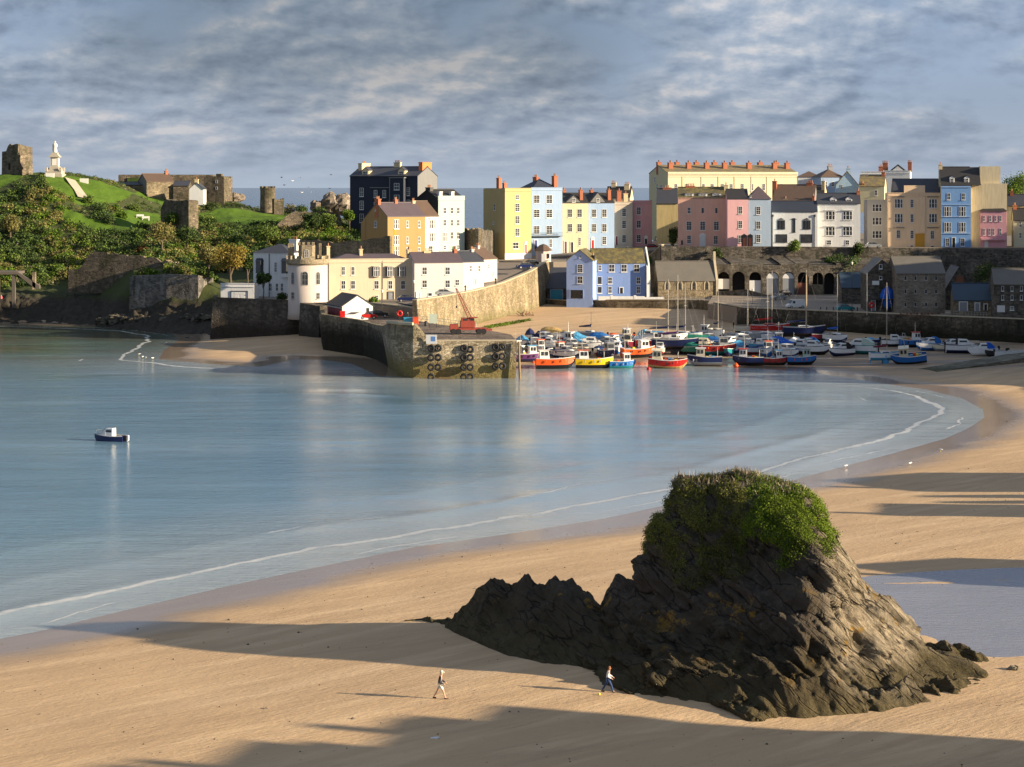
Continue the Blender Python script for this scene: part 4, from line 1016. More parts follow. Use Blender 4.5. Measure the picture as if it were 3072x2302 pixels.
h.chim(-.01, .42, 1.2, 1.6, 1.0, BRICK, 3); h.chim(.30, .15, .9, 1.2, -4, CREAMC, 2); h.chim(.85, .5, 1.8, 1.0, .5, BRICK, 4); h.chim(.99, .1, .7, .9, -3.2, BRICK, 1)
h = House('inn', 'white two storey inn with black trimmed windows and a navy roof', 'inn', 2316, 2452, 635, 741, 535, -5, 9, 'white', 'gable', 'navy', 2.6)
h.wins([2343, 2420], [674], 24, 26, 'triple', frame=FRAMEB); h.win(2381.5, 676, 9, 42, 'plain', frame=FRAMEB); h.wins([2344, 2419], [715], 35, 24, 'plain', frame=FRAMEB)
for x in (2317.5, 2444): a = h.lx(x); mb = MB(); mb.tube([(a, -.1, 0), (a, -.1, h.h-.8)], .08); mb.box(a-.25, a+.25, -.3, 0, h.h-1.4, h.h-.8); mb.build('drain_pipe', FRAMEB, h.o)
for x in (2343, 2420, 2381.5): a = h.lx(x); mb = MB(); z, _ = h.lz(659, a); mb.extr([(a-.9, z), (a+.9, z), (a, z+.4)], -.12, -.075); mb.build('window_hood', FRAMEB, h.o)
h = House('town_house', 'white three storey house with two round-headed dormers, right of the inn', 'house', 2452.5, 2581, 611, 741, 537, -7, 8.5, 'white', 'gable', 'slate', 2.6)
h.wins([2491, 2543], [647, 694], 27, 26, 'triple'); h.win(2487, 728, 13, 14); h.win(2542, 728, 12, 14)
h.dormer(2500, 20, h.h+.1, h.h+1.2, .8, None); h.dormer(2547, 20, h.h+.1, h.h+1.2, .8, None); h.chim(.97, .5, .9, 1.6, .6, BRICK, 3)
for y in (632, 680): 
    for x in (2491, 2543): h.bx('window_hood', h.lx(x)-1.35, h.lx(x)+1.35, -.35, -.002, h.lz(y, 1)[0], h.lz(y, 1)[0]+.2, FRAME)
h = House('town_house', 'narrow grey flat roofed house between the white and the peach houses', 'house', 2602, 2662, 601, 736, 545, -4, 9, 'grey', 'flat', 'slate', .1)
h.wins([2631], [624, 664, 704], 27, 22, 'triple')
h = House('town_house', 'large peach house with a stepped parapet and an orange doorway', 'house', 2665, 2823.5, 580, 743, 540, -6, 11, 'peach', 'flat', 'slate', .1)
a0, a1 = h.lx(2712), h.lx(2775); h.bx('parapet', a0, a1, -.12, .4, h.h+.0, h.h+2.1, W('peach')); h.bx('pilaster', h.lx(2757), h.lx(2775), -.2, -.002, 4, h.h-.9, W('peach'))
mb = MB(); mb.extx([(.6, h.h+.1), (5.5, h.h+4.0), (10.4, h.h+.1)], 1.5, h.w-.2); mb.build('slate_roof', RS['slate'], h.o)
h.wins([2696, 2799], [611, 655], 23, 27, 'triple'); h.wins([2736], [611, 655, 704], 10, 24); h.win(2695, 703, 11, 24); h.win(2797, 705, 11, 24)
for y in (592, 684): 
    for x in (2696, 2799): h.bx('window_hood', h.lx(x)-1.5, h.lx(x)+1.5, -.3, -.002, h.lz(y, 1)[0], h.lz(y, 1)[0]+.2, W('greycem'))
h.door(2760, 722, 24, 38, DR['orange'], surround=DR['orange']); h.win(2735, 739, 10, 6, 'plain'); h.win(2797, 740, 10, 6, 'plain')
h = House('town_house', 'bright blue house with white framed windows and two arched dormers', 'house', 2824, 2913, 558.5, 746, 536, -8, 11, 'blue', 'gable', 'dark', 5.0, side='rough', over=.02)
h.wins([2846, 2890], [590], 10, 20); h.wins([2843, 2887], [635, 682], 20, 29, 'triple'); h.win(2842, 727, 12, 24); h.win(2888, 727, 12, 24); h.door(2861, 729, 8, 30, DR['black'])
h.dormer(2857, 15, h.h+.5, h.h+2.2, .9, None, False, 'dark'); h.dormer(2901, 15, h.h+.5, h.h+2.2, .9, None, False, 'dark')
for y in (563, 652, 702, 616): a_, _ = h.lz(y, 1); h.bx('string_course', -.03, h.w+.03, -.15, -.002, a_, a_+.3, pc('paint_blue_l', (.30,.46,.72)))
zf1, _ = h.lz(551, h.w); zf2, _ = h.lz(499, h.w+4); h.bx('flank_wing', h.w+.02, h.w+9.6, 2.0, 13, -2, zf1, W('rough')); h.bx('chimney_breast', h.w+2.6, h.w+8.0, 3.0, 6.5, zf1+.002, zf2, W('rough'), h.roof); mb = MB(); mb.extx([(.2, h.h+.2), (5.5, h.h+5.1), (10.8, h.h+.2)], h.w+.14, h.w+2.6); mb.build('slate_roof', RS['dark'], h.o); h.chim(.02, .5, .9, 1.6, .6, CREAMC, 2)
h = House('cottage', 'small pink two storey house with an overhanging upper floor, near the right edge', 'house', 2941, 3020, 634, 750, 536, -10, 8, 'mauvepink', 'hip', 'dark', 2.8)
h.wins([2952, 2971, 2987, 3002], [656], 6, 17); h.wins([2952, 2969, 2981, 3002], [696], 6, 20); h.bx('jetty', .2, h.w-.2, -1.0, -.01, h.lz(721, 1)[0], h.lz(717, 1)[0]+.2, W('mauvepink')); h.door(2959, 736, 7, 24, DR['white'])
h = House('cottage', 'primrose yellow cottage cut off by the right edge of the picture', 'house', 3041, 3110, 661, 752, 537, -10, 8, 'primrose', 'gable', 'dark', 3.0)
h.wins([3061, 3090], [673, 707], 7, 17); h.chim(.1, .5, .9, 1.2, .8, BRICK, 3)
# ---- upper row behind
h = House('back_house', 'plain white block on the skyline, right of the long cream terrace', 'house', 2394, 2462, 531, 600, 625, -6, 9, 'white', 'hip', 'brown', 1.8); h.win(2428, 551, 10, 14)
h = House('back_house', 'pale white-blue house with tall windows on the skyline behind the white house with dormers', 'house', 2463, 2532, 532, 600, 615, 10, 9, 'paleblue', 'hip', 'brown', 2.4); h.wins([2477, 2498, 2520], [553], 9, 16); h.chim(.6, .5, 1.4, 1.2, .9, DR['grey'], 3)
h = House('back_house', 'sky blue gable-fronted house on the skyline with a square chimney', 'house', 2508, 2576, 556, 600, 590, -8, 11, 'skyblue', 'front', 'tan', 4.0); h.chim(.55, .05, 1.3, 1.0, .8, W('skyblue'), 2); h.win(2525, 561, 6, 12)
h = House('back_house', 'cream house with a tan mossy roof and brick chimney, behind the narrow grey house', 'house', 2577, 2653, 559, 612, 580, -14, 10, 'palecream', 'gable', 'tan', 3.0); h.chim(.92, .5, 1.0, 1.4, .9, BRICK, 2); h.chim(.14, .1, 1.0, 1.4, -2.4, BRICK, 2); h.win(2628, 579, 8, 16)
h = House('back_house', 'white building with a small dark pediment between two brick chimneys on the skyline', 'house', 2652, 2730, 513, 600, 610, -14, 9, 'white', 'flat', 'slate', .1)
gx = h.lx(2693); mb = MB(); mb.extr([(gx-2.3, h.h+.15), (gx+2.3, h.h+.15), (gx, h.h+2.0)], .4, 5); mb.build('pediment', RS['dark'], h.o); mb = MB(); mb.extr([(gx-1.6, h.h+.16), (gx+1.6, h.h+.16), (gx, h.h+1.5)], .3, .39); mb.build('pediment_face', FRAME, h.o)
h.chim(.03, .3, 1.6, 1.2, 2.2, BRICK, 4); h.chim(.98, .3, 1.2, 1.2, 2.4, BRICK, 3)
h = House('back_house', 'low white wall-like house with a pale parapet, left of the pediment building', 'house', 2582, 2650, 516, 575, 625, -10, 8, 'white', 'flat', 'slate', .1); h.chim(.9, .3, 1.5, 1.5, 1.4, BRICK, 2)
h = House('back_house', 'dark roofed cottage with a cream gable behind the white house with dormers', 'house', 2402, 2470, 585, 640, 575, -16, 9, 'palecream', 'gable', 'dark', 2.6); h.chim(.95, .3, 1.0, 1.4, 1.2, CREAMC, 2)
h = House('back_house', 'grey roofed building half hidden by the round tree at the right edge', 'house', 3050, 3140, 566, 640, 590, -10, 12, 'greycem', 'gable', 'greyslab', 3.0)
h = House('back_house', 'slate roofed cottage with a brick chimney, above the pink and primrose cottages', 'house', 3018, 3075, 618, 680, 550, -14, 9, 'rough', 'gable', 'slate', 3.0); h.chim(.3, .5, .9, 1.6, .9, BRICK, 3)

# ---- harbour-side buildings
h = House('harbour_house', 'lavender blue gable-fronted building with a black garage door', 'house', 1699.5, 1778, 783, 897, 500, -10, 12, 'lavender', 'front', 'moss', 2.7, over=.12)
h.win(1740, 806, 16, 24); h.win(1740, 840, 16, 22); h.win(1740, 770, 5, 8, 'plain'); h.door(1730, 883, 38, 25, DR['black'], surround=W('lavender')); h.chim(.95, .3, .7, 1.4, -1.6, DR['black'], 2)
h = House('harbour_house', 'lavender blue long house with a mossy slate roof and four upper windows', 'house', 1778.5, 1935.5, 790, 890, 506, 5, 9, 'lav2', 'gable', 'moss', 3.4, over=.15)
h.win(1800, 804, 9, 17); h.wins([1835, 1872, 1910], [805], 18, 22); h.wins([1830, 1915], [842], 13, 20); h.wins([1830, 1915], [870], 12, 20); h.door(1864, 872, 9, 17, DR['black']); h.win(1799, 842, 14, 24, 'plain'); h.win(1799, 870, 14, 20, 'plain')
mb = MB(); mb.prism([(h.w+.17, -1.6), (h.w+.7, -1.6), (h.w+.7, 9.2), (h.w+.17, 9.2)], -1, [h.h*.9, h.h*.9, h.h+1, h.h+1]); mb.add([], []); mb.build('end_wall', FRAME, h.o)
mb = MB(); mb.extx([(-1.6, 0), (9.2, 0), (9.2, h.h), (4.5, h.h+4.0), (-.2, h.h*.98), (-1.6, h.h*.35)], h.w+.72, h.w+1.1); mb.build('gable_fin', FRAME, h.o)
h = House('boat_store', 'small stone shed with a dark roof and a teal double door', 'shed', 1641, 1698, 868, 899, 512, -8, 10, STONE_D, 'mono', 'slate', 5.0); h.door(1670, 884, 36, 28, DR['teal'], surround=W('paleblue'))
h = House('chapel', 'small stone chapel with four pointed windows and a stone slate roof', 'chapel', 1974, 2146, 842, 895, 505, 5, 7.5, STONE_T, 'gable', 'greyslab', 4.6, over=.2)
for x in (2002, 2040, 2082, 2120):
    h.win(x, 858, 9, 23, 'arch', frame=plain('lead', (.10, .09, .06))); a = h.lx(x); z, _ = h.lz(857, a)
    mb = MB(); ww = .75
    mb.add([(a+sx_*q, -.1, z+zz_) for sx_, q, zz_ in ((-1, ww, -1.2), (-1, ww, .3), (-1, ww*.75, .95), (1, 0, 1.3), (1, ww*.75, .95), (1, ww, .3), (1, ww, -1.2))]+[(a+sx_*q*.6, -.1, z+zz_*.8) for sx_, q, zz_ in ((-1, ww, -1.2), (-1, ww, .3), (-1, ww*.75, .95), (1, 0, 1.3), (1, ww*.75, .95), (1, ww, .3), (1, ww, -1.2))], [(i, i+7, i+8, i+1) for i in range(6)])
    mb.build('window_arch', COPING, h.o)
mb = MB(); mb.extx([(-.3, -1), (7.8, -1), (7.8, h.h), (4.4, h.h+4.9), (4.2, h.h+7.2), (3.3, h.h+7.2), (3.1, h.h+4.9), (-.3, h.h)], h.w+.12, h.w+.7); mb.build('bellcote', COPING, h.o)
h = House('warehouse', 'tall stone warehouse with three rows of small windows on the quay', 'warehouse', 2690, 2836, 822, 946, 434, 0, 12, STONE_WH, 'gable', 'greyslab', 3.4, over=.15)
h.wins([2716, 2746, 2778, 2808], [835, 875, 914], 7, 13, 'plain', frame=plain('frame_dim', (.4, .38, .34)))
h = House('warehouse', 'stone gable-ended store adjoining the left side of the tall warehouse', 'warehouse', 2602, 2690, 822, 940, 440, -4, 14, STONE_D, 'front', 'greyslab', 3.2)
h.win(2642, 800, 10, 14, 'plain'); h.win(2642, 834, 8, 10, 'plain'); mb = MB(); a = h.lx(2627); z, _ = h.lz(849, a); mb.box(a-.75, a+.75, -.12, 0, z-.45, z+.45); sgn = mb.build('sign_board', FRAME, h.o)
h.bx('awning', .5, h.w, -2.2, -.01, h.lz(899, 1)[0], h.lz(896, 1)[0], RS['dark']); h.door(2620, 918, 10, 30, DR['grey'])
h = House('store', 'low slate roofed store on the quay, left of the gable-ended warehouse', 'shed', 2525, 2600, 863, 899, 470, -2, 8, STONE_D, 'gable', 'blue', 3.2); h.win(2612, 877, 8, 14) if False else None
h = House('store', 'stone gable with an orange brick patch, right of the tall warehouse', 'warehouse', 2838, 2916, 865, 944, 446, -4, 12, STONE_D, 'front', 'slate', 4.6)
a = h.lx(2880); h.bx('brick_patch', a-.8, a+.8, -.06, -.002, 4.5, 8.5, plain('brick_dim', (.22, .08, .04)))
h = House('harbour_shed', 'low shed with a blue slate roof and pale doors near the right edge', 'shed', 2861, 2982, 901, 945, 424, -8, 9, STONE_T, 'gable', 'blue', 3.2)
h.door(2890, 920, 22, 26, DR['grey']); h.door(2932, 922, 12, 24, DR['grey']); h.door(2957, 922, 8, 18, DR['black'])
h = House('harbour_building', 'dark stone building with two rows of white framed windows at the right edge', 'house', 2983, 3110, 854, 940, 416, -8, 10, STONE_D, 'gable', 'greyslab', 3.0)
h.wins([3008, 3036, 3064, 3092], [866, 893], 7, 15, 'plain'); h.door(3003, 928, 18, 18, DR['white']); h.win(3036, 925, 12, 12)
# right side off-picture rows whose long shadows fall over quay and harbour are in the next part
# ================================================================ WALLS, QUAYS, GROUND OF THE TOWN
ROAD = plain('road_surface', (.20, .165, .13), .9, var=.2); PAVE = plain('paving', (.26, .21, .16), .9, var=.2); DECK = stone('deck_stone', (.17,.13,.10), (.26,.205,.16), (.12,.10,.08), .7)
def plate(name, pts, z, mat, thick=1.0):
    mb = MB(); zz = z if isinstance(z, list) else [z]*len(pts)
    mb.prism(pts, [q-thick for q in zz], zz); return struct(mb.build(name, mat))
def XY(px, Y): return ((px-CX)/F*Y, Y)
plate('town_ground', [(-62, 500), XY(1388, 500), XY(1500, 530), XY(1660, 527), XY(1985, 545), XY(2000, 690), XY(900, 690), (-62, 560)], 14.3, ROAD, 14)
plate('upper_square', [(4.2, 553), (45, 562), (45, 600), (4.2, 600)], [14.32, 16.6, 18, 15.6], ROAD, 2)
plate('upper_road', [XY(1980, 531), XY(3072, 531), (215, 531), (215, 700), XY(1960, 700)], 17.9, ROAD, 16)
plate('quay_terrace', [(-66, 443.3), (-50, 443.2), XY(955, 436), XY(1118, 428), XY(1250, 411.6), (-10.4, 460), (-12, 480), (-62, 500)], 8.8, ROAD, 9)
lp_ = [(-26, 440, 8.81), (-16, 456, 9.3), (-11, 466, 10.2), (-7, 482, 11.6), (-5, 500, 13.0), (-4, 524, 14.33)]
rp_ = [(-19.0, 413, 9.3), (-9.4, 459.6, 9.7), (-3.4, 477.4, 10.5), (3.4, 495.8, 12.5), (6.0, 508, 13.6), (8.2, 524, 14.33)]
mb = MB(); mb.add([*lp_, *rp_], [(i, i+6, i+7, i+1) for i in range(5)]); mb.add([(q[0], q[1], q[2]-4) for q in rp_]+rp_, [(i, i+1, i+7, i+6) for i in range(5)]); struct(mb.build('ramp_road', ROAD))
# retaining walls
def wall_strip(name, label, pts, thick, mat, cope=None, cat='wall', battered=0, nomesh=False):
    """pts: (x, y, zbase, ztop) along the outer face; thickness goes behind (away from the camera side given by order left->right)"""
    o = thing(name, label, cat, (pts[0][0], pts[0][1], pts[0][2]))
    def sec(p, q, off):
        return off
    n = len(pts); mb = MB(); cb = MB(); ox, oy, oz = pts[0][0], pts[0][1], pts[0][2]
    nrm = []
    for i in range(n):
        a = Vector(pts[max(0, i-1)][:2]); b_ = Vector(pts[min(n-1, i+1)][:2]); d = (b_-a).normalized(); nrm.append(Vector((-d.y, d.x)))
    secs = []; cs = []
    for (x, y, z0, z1), nn in zip(pts, nrm):
        f0 = Vector((x, y))-nn*battered; bk = Vector((x, y))+nn*thick
        secs.append([(f0.x-ox, f0.y-oy, z0-oz), (x-ox, y-oy, z1-oz), (bk.x-ox, bk.y-oy, z1-oz), (bk.x-ox, bk.y-oy, z0-oz)])
        g0 = Vector((x, y))-nn*.08; g1 = bk+nn*.08
        cs.append([(g0.x-ox, g0.y-oy, z1-oz+.002), (g0.x-ox, g0.y-oy, z1-oz+.22), (g1.x-ox, g1.y-oy, z1-oz+.22), (g1.x-ox, g1.y-oy, z1-oz+.002)])
    mb.loft([s_[::-1] for s_ in secs]); mb.build('masonry', mat, o)
    if cope: cb.loft([s_[::-1] for s_ in cs]); cb.build('coping', cope, o)
    return o
ramp_pts = [(-19.6, 411, 5, 10.7), (-14, 432, 3, 10.5), (-8.2, 458.5, 2.5, 10.3), (-2, 476, 3, 11.2), (4.8, 494, 3, 13.2), (9.6, 519, 3, 14.8)]
# resample smoothly
def resamp(pts, k):
    out = []
    for a, b_ in zip(pts[:-1], pts[1:]):
        for j in range(k): u = j/k; out.append(tuple(a[i]*(1-u)+b_[i]*u for i in range(4)))
    out.append(pts[-1]); return out
wall_strip('ramp_wall', 'tall curving stone wall holding up the harbour road behind the crane', resamp(ramp_pts, 3), .9, STONE_W, COPING, battered=.5)
mb = MB(); mb.prism([(9.0, 520.8), (9.9, 519.2), (12, 530), (11, 531)], 3, 14.4)
wall_strip('retaining_wall', 'high dark stone wall under the right-hand row of houses', [(XY(1984, 530)[0], 530, 2, 18.3), (XY(2350, 529)[0], 529, 2, 18.3), (XY(2750, 528)[0], 528, 2, 18.0), (XY(3072, 527)[0], 527, 2, 17.5), (175, 526, 2, 17.5)], 1.0, STONE_D, None, battered=1.2)
wall_strip('garden_wall', 'stone wall with steps running down beside the lavender house', [(XY(1940, 536)[0], 536, 4, 15.0), (XY(1985, 531)[0], 531, 4, 18.6)], .8, STONE_T, COPING)
wall_strip('promenade_wall', 'low stone wall between harbour sand and the lavender houses', [(XY(1600, 516)[0], 516, 2, 5.2), (XY(1700, 505)[0], 505, 2, 5.3), (XY(1850, 497)[0], 497, 2, 5.9), (XY(2100, 492)[0], 492, 2, 6.2), (XY(2250, 470)[0], 470, 1, 6.4)], .7, STONE_T, COPING)
plate('promenade', [(XY(1600, 516.5)[0], 516.5), (XY(1700, 505.5)[0], 505.5), (XY(1850, 497.5)[0], 497.5), (XY(2100, 492.5)[0], 492.5), (XY(2255, 470.5)[0], 470.5), (60, 560), (5, 560)], [5.0, 5.1, 5.7, 6.0, 6.3, 6.3, 5.0], PAVE, 4)
# arcade under the upper road
AY = 510
def arcade():
    o = thing('arcade_wall', 'dark stone arcade of vaults with pale arched doors along the quay', 'wall', (0, AY, 5.6))
    x0, x1 = XY(2150, AY)[0], XY(2640, AY)[0]; ht = 14.3-5.6
    cx_ = [XY(p, AY)[0] for p in (2171, 2216, 2266, 2318, 2366, 2410, 2454, 2488, 2530, 2575)]
    W_ = [1.5, 1.6, 1.5, 1.55, 1.5, 1.4, 1.35, 1.3, 1.4, 1.4]; spring = 5.3
    mb = MB()
    edges = [x0]+[(cx_[i]+W_[i]+cx_[i+1]-W_[i+1])/2 for i in range(len(cx_)-1)]+[x1]
    for i, c0 in enumerate(cx_):
        w_ = W_[i]; a, b_ = edges[i], edges[i+1]; n = 10
        arc = [(c0+w_*cos(pi-j*pi/n), spring+w_*sin(pi-j*pi/n)) for j in range(n+1)]
        mb.box(a, c0-w_, 0, 1.2, -3, spring); mb.box(c0+w_, b_, 0, 1.2, -3, spring)
        top = ht+.3*sin(i*1.7)
        for j in range(n):
            p, q = arc[j], arc[j+1]
            mb.add([(p[0], 0, p[1]), (q[0], 0, q[1]), (q[0], 0, top), (p[0], 0, top), (p[0], 1.2, p[1]), (q[0], 1.2, q[1])], [(0, 1, 2, 3), (1, 0, 4, 5)])
        mb.add([(a, 0, spring), (c0-w_, 0, spring), (c0-w_, 0, top), (a, 0, top)], [(0, 1, 2, 3)])
        mb.add([(c0+w_, 0, spring), (b_, 0, spring), (b_, 0, top), (c0+w_, 0, top)], [(0, 1, 2, 3)])
        mb.add([(a, 0, top), (b_, 0, top), (b_, 30, top+1.5), (a, 30, top+1.5)], [(0, 1, 2, 3)])
    mb.build('masonry', STONE_D, o)
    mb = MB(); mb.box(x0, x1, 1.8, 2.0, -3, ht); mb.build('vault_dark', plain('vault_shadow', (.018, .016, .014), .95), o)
    for i, kind in enumerate(['w', 'd', 'h', 'a', 'a', 'b', 'g', 'd', 'd', 'g']):
        c0, w_ = cx_[i], W_[i]; mb = MB()
        if kind == 'w': mb.box(c0-w_, c0+w_, .5, .6, 2.4, 5.0); mb.build('door', DR['white'], o)
        if kind == 'h': mb.box(c0-w_, c0+w_, .5, .6, 0, 4.6); mb.build('door', DR['white'], o)
        if kind == 'b': mb.box(c0-w_, c0+w_, .5, .6, 0, 4.0); mb.build('door', DR['brown'], o)
        if kind == 'a':
            mb.box(c0-w_, c0+w_, .45, .55, 0, 5.1); mb.build('door', DR['grey'], o)
            m2 = MB(); n = 10; pts = [(c0+(w_-.02)*cos(j*pi/n), spring-.2+(w_-.02)*sin(j*pi/n)) for j in range(n+1)]
            m2.add([(p[0], .4, p[1]) for p in pts], [tuple(range(n+1))]); m2.build('fanlight', DR['white'], o)
        if kind == 'g': mb.box(c0-w_, c0+w_, .5, .6, 0, 3.6); mb.box(c0-.08, c0+.08, .5, .6, 3.6, 6.6); mb.build('door', STONE_T, o)
arcade()
wall_strip('quay_garden_wall', 'dark low wall sloping past the arches behind the parked cars', [(XY(2150, 506)[0], 506, 4, 7.6), (XY(2240, 504)[0], 504, 4, 8.2), (XY(2340, 500)[0], 500, 4, 6.3)], .5, STONE_D)
# quay with road in front of the arches
qp = [(52.9, 451), (68, 440), (86, 426), (105, 412), (130, 400), (175, 396)]
plate('quay_road', [(x, y+.6) for x, y in qp]+[(175, 540), (XY(2150, 540)[0], 540), (46, 470)], 6.6, PAVE, 4)
wall_strip('quay_wall', 'weedy dark quay wall behind the moored boats on the right', resamp([(x, y, -1, 6.75) for x, y in qp], 2), .9, STONE_Q, COPING, battered=.6)
wall_strip('quay_return_wall', 'short end of the right-hand quay wall beside the harbour sand', [(47.5, 471, 1, 6.75), (52.6, 450.6, -1, 6.75)], .7, STONE_Q, COPING)
# ---- left sea wall and pier
SEAW = stone('stone_seawall', (.085,.07,.056), (.20,.17,.13), (.10,.087,.072), 1.1, stain=(.04,.04,.03), base=(.045,.034,.024), bz=(2.5, 6.0))
wall_strip('sea_wall', 'dark sea wall below the villa and garage', [(-67.5, 452, 0, 9.6), (-66.2, 443, 0, 9.6), (-58, 441.5, 0, 9.4), (-49.7, 440, 0, 9.2), (-45.5, 441, 0, 8.0)], 1.0, SEAW, None, battered=.8)
wall_strip('kink_wall', 'darker stepped piece of wall between the round tower and the pier', [(-46.2, 436, 0, 8.8), (-41.2, 429.5, 0, 8.4)], 2.5, SEAW, None, battered=.5)
PZ = 6.6
pier = thing('stone_pier', 'massive stone pier head with rows of tyre fenders, crane standing on it', 'pier', (0, 356, 0))
def pv(pts): return [(x, y-356) for x, y in pts]
outl = [(.9, 356), (-.2, 372), (-6.6, 388), (-13.9, 398), (-19.8, 411), (-28, 432), (-42, 436), (-40.6, 421), (-39.2, 409.6), (-30, 399), (-27.6, 392), (-24.6, 378), (-22.8, 366), (-21.8, 360), (-20.2, 357), (-17.6, 355.4)]
outl = outl[::-1]
def body(pts, zt, bat):
    c = Vector((sum(p[0] for p in pts)/len(pts), sum(p[1] for p in pts)/len(pts)))
    n = len(pts); bot = []
    for i, p in enumerate(pts):
        a = Vector(pts[i-1]); b_ = Vector(pts[(i+1) % n]); d = (b_-a).normalized(); nn = Vector((d.y, -d.x))
        bot.append((p[0]+nn.x*bat[i], p[1]+nn.y*bat[i]))
    return bot
bats = [1.6 if p[1] < 380 and p[0] < -14 else (.5 if p[1] < 380 else .8) for p in outl]
bot = body(outl, PZ, bats)
mb = MB(); n = len(outl)
L1 = [(x, y, -2.) for x, y in pv(bot)]; L2 = [(x, y, PZ) for x, y in pv(outl)]
P_SHADE_WEED = stone('stone_pier_shade_weed', (.11,.088,.062), (.26,.215,.16), (.07,.058,.045), 1.1, stain=(.022,.022,.012), base=(.020,.019,.010), bz=(4.0, 6.4))  # seaward side: shade painted in as darker stone, plus black weed
mb.add(L1+L2, [(i, (i+1) % n, n+(i+1) % n, n+i) for i in range(n)])
for i in range(n):
    if min(outl[i][1], outl[(i+1) % n][1]) > 370 and outl[i][0] < -22: mb.m[i] = 1
mb.build('masonry', [STONE_P, P_SHADE_WEED], pier)
mb = MB(); mb.add(L2, [tuple(range(n))]); mb.build('deck', DECK, pier)
mb = MB(); mb.prism(pv([(-17.2, 355.7), (.75, 356.1), (.7, 356.9), (-17.2, 356.5)]), PZ+.004, PZ+.22); mb.build('edge_kerb', COPING, pier)
# raised round parapet on the seaward side
par = [(-14.6, 355.9), (-17.6, 355.4), (-20.2, 357), (-21.8, 360), (-22.8, 366), (-24.6, 378), (-27.6, 392), (-30, 399), (-39.2, 409.6), (-40.6, 421)]
ph = [PZ+.1, PZ+3.0, PZ+3.0, PZ+3.0, PZ+2.6, PZ+1.2, PZ+.6, PZ+.8, PZ+1.4, PZ+1.6]
mb = MB(); secs = []
for i, (x, y) in enumerate(par):
    a = Vector(par[max(0, i-1)]); b_ = Vector(par[min(len(par)-1, i+1)]); d = (b_-a).normalized(); nn = Vector((d.y, -d.x)); th = 3.0 if (1 <= i <= 4) else 1.2
    k2 = .45*(ph[i]-PZ)/3
    secs.append([(x, y-356, PZ-.05), (x+nn.x*k2, y+nn.y*k2-356, ph[i]), (x+nn.x*(k2+th*.7), y+nn.y*(k2+th*.7)-356, ph[i]), (x+nn.x*(th+k2), y+nn.y*(th+k2)-356, PZ-.05)])
mb.loft(secs); mb.build('parapet', stone('stone_pier_top', (.19,.155,.10), (.38,.31,.20), (.16,.13,.09), 1.1, stain=(.10,.085,.05)), pier)
mb = MB(); mb.tube([(x+.4*0, y-356, z+.12) for (x, y), z in zip(par[1:5], ph[1:5])], .28, 8); mb.build('parapet_coping', COPING, pier)
# white notice on the end of the parapet
SIGNBLUE = plain('sign_blue', (.12, .25, .55), .5)
sg = thing('notice_board', 'white notice with a blue panel fixed to the pier parapet', 'sign', (-14.3, 355.0, 7.0), radians(-6))
mb = MB(); mb.box(-.95, .95, -.05, .05, -.8, .8); mb.build('board', FRAME, sg); mb = MB(); mb.box(-.1, .7, -.062, -.052, -.35, .5); mb.build('panel', SIGNBLUE, sg)
# tyres
TYRE = plain('tyre_rubber', (.018, .018, .020), .75, var=.3)
tm = MB(); R0, r0 = .47, .215; nn_, mm_ = 18, 8
vs = []; fs = []
for i in range(nn_):
    for j in range(mm_):
        a = 2*pi*i/nn_; b_ = 2*pi*j/mm_; rr = R0+r0*cos(b_)
        vs.append((rr*cos(a), r0*1.1*sin(b_), rr*sin(a)))
for i in range(nn_):
    for j in range(mm_): fs.append((i*mm_+j, i*mm_+(j+1) % mm_, ((i+1) % nn_)*mm_+(j+1) % mm_, ((i+1) % nn_)*mm_+j))
tm.add(vs, fs); TM = tm.mesh('tyre', True); TM.materials.append(TYRE)
rown = ['top', 'second', 'third', 'bottom']; coln = ['left', 'middle', 'right']
chains = MB()
for ci, xs in enumerate(((1293.5, 1314.5), (1392, 1411), (1487, 1507))):
    for ri, yy in enumerate((1045, 1073, 1102, 1131)):
        for si, px in enumerate(xs):
            if ci == 2 and ri == 3: continue
            if ci == 0 and ri == 3 and si == 1: continue
            dy = 4 if (ci == 1 and ri == 0 and si == 1) else (-3 if ci == 2 else 0)
            z = HC-(yy+dy-HZ)*355.2/F
            o = bpy.data.objects.new('tyre', TM); COL.objects.link(o)
            o.location = ((px-CX)/F*355.2, 355.4+((px-CX)/F*355.2+17.6)/18.5*.6-.5*(6.6-z)/8.6-.24, z); o.rotation_euler = (radians(random.uniform(-6, 6)), random.uniform(0, 3), radians(random.uniform(-9, 9)))
            tag(o, f'black tyre fender, {("left","right")[si]} one of the {rown[ri]} pair in the {coln[ci]} column on the pier', 'tyre', 'tyre fenders on the pier')
# light on the left face: mooring pole
mb = MB(); mb.tube([(0, 0, -2), (-.3, 0, 6.6)], [.22, .19], 8); o = mb.build('mooring_pole', plain('old_timber', (.24, .17, .09), .9, var=.3)); o.location = G(1561, 1136, 0)
tag(o, 'leaning wooden mooring pole at the right corner of the pier', 'pole')
# slipway at the right
mb = MB()
A = Vector((76.5, 361.5)); B = Vector((97, 374)); C_ = Vector((150, 392))
mb.loft([[(A.x, A.y, .1), (A.x, A.y, .55), (A.x-3, A.y+5, .55), (A.x-3, A.y+5, 0)], [(B.x, B.y, 0), (B.x, B.y, 2.3), (B.x-3, B.y+6, 2.3), (B.x-3, B.y+6, 0)], [(C_.x, C_.y, 0), (C_.x, C_.y, 5), (C_.x-3, C_.y+7, 5), (C_.x-3, C_.y+7, 0)]])
o = mb.build('slipway', stone('slip_concrete', (.17,.155,.115), (.24,.22,.17), (.10,.09,.06), .5, base=(.05,.055,.015), bz=(.3, 1.4))); tag(o, 'sloping concrete slipway at the right edge of the harbour', 'slipway')
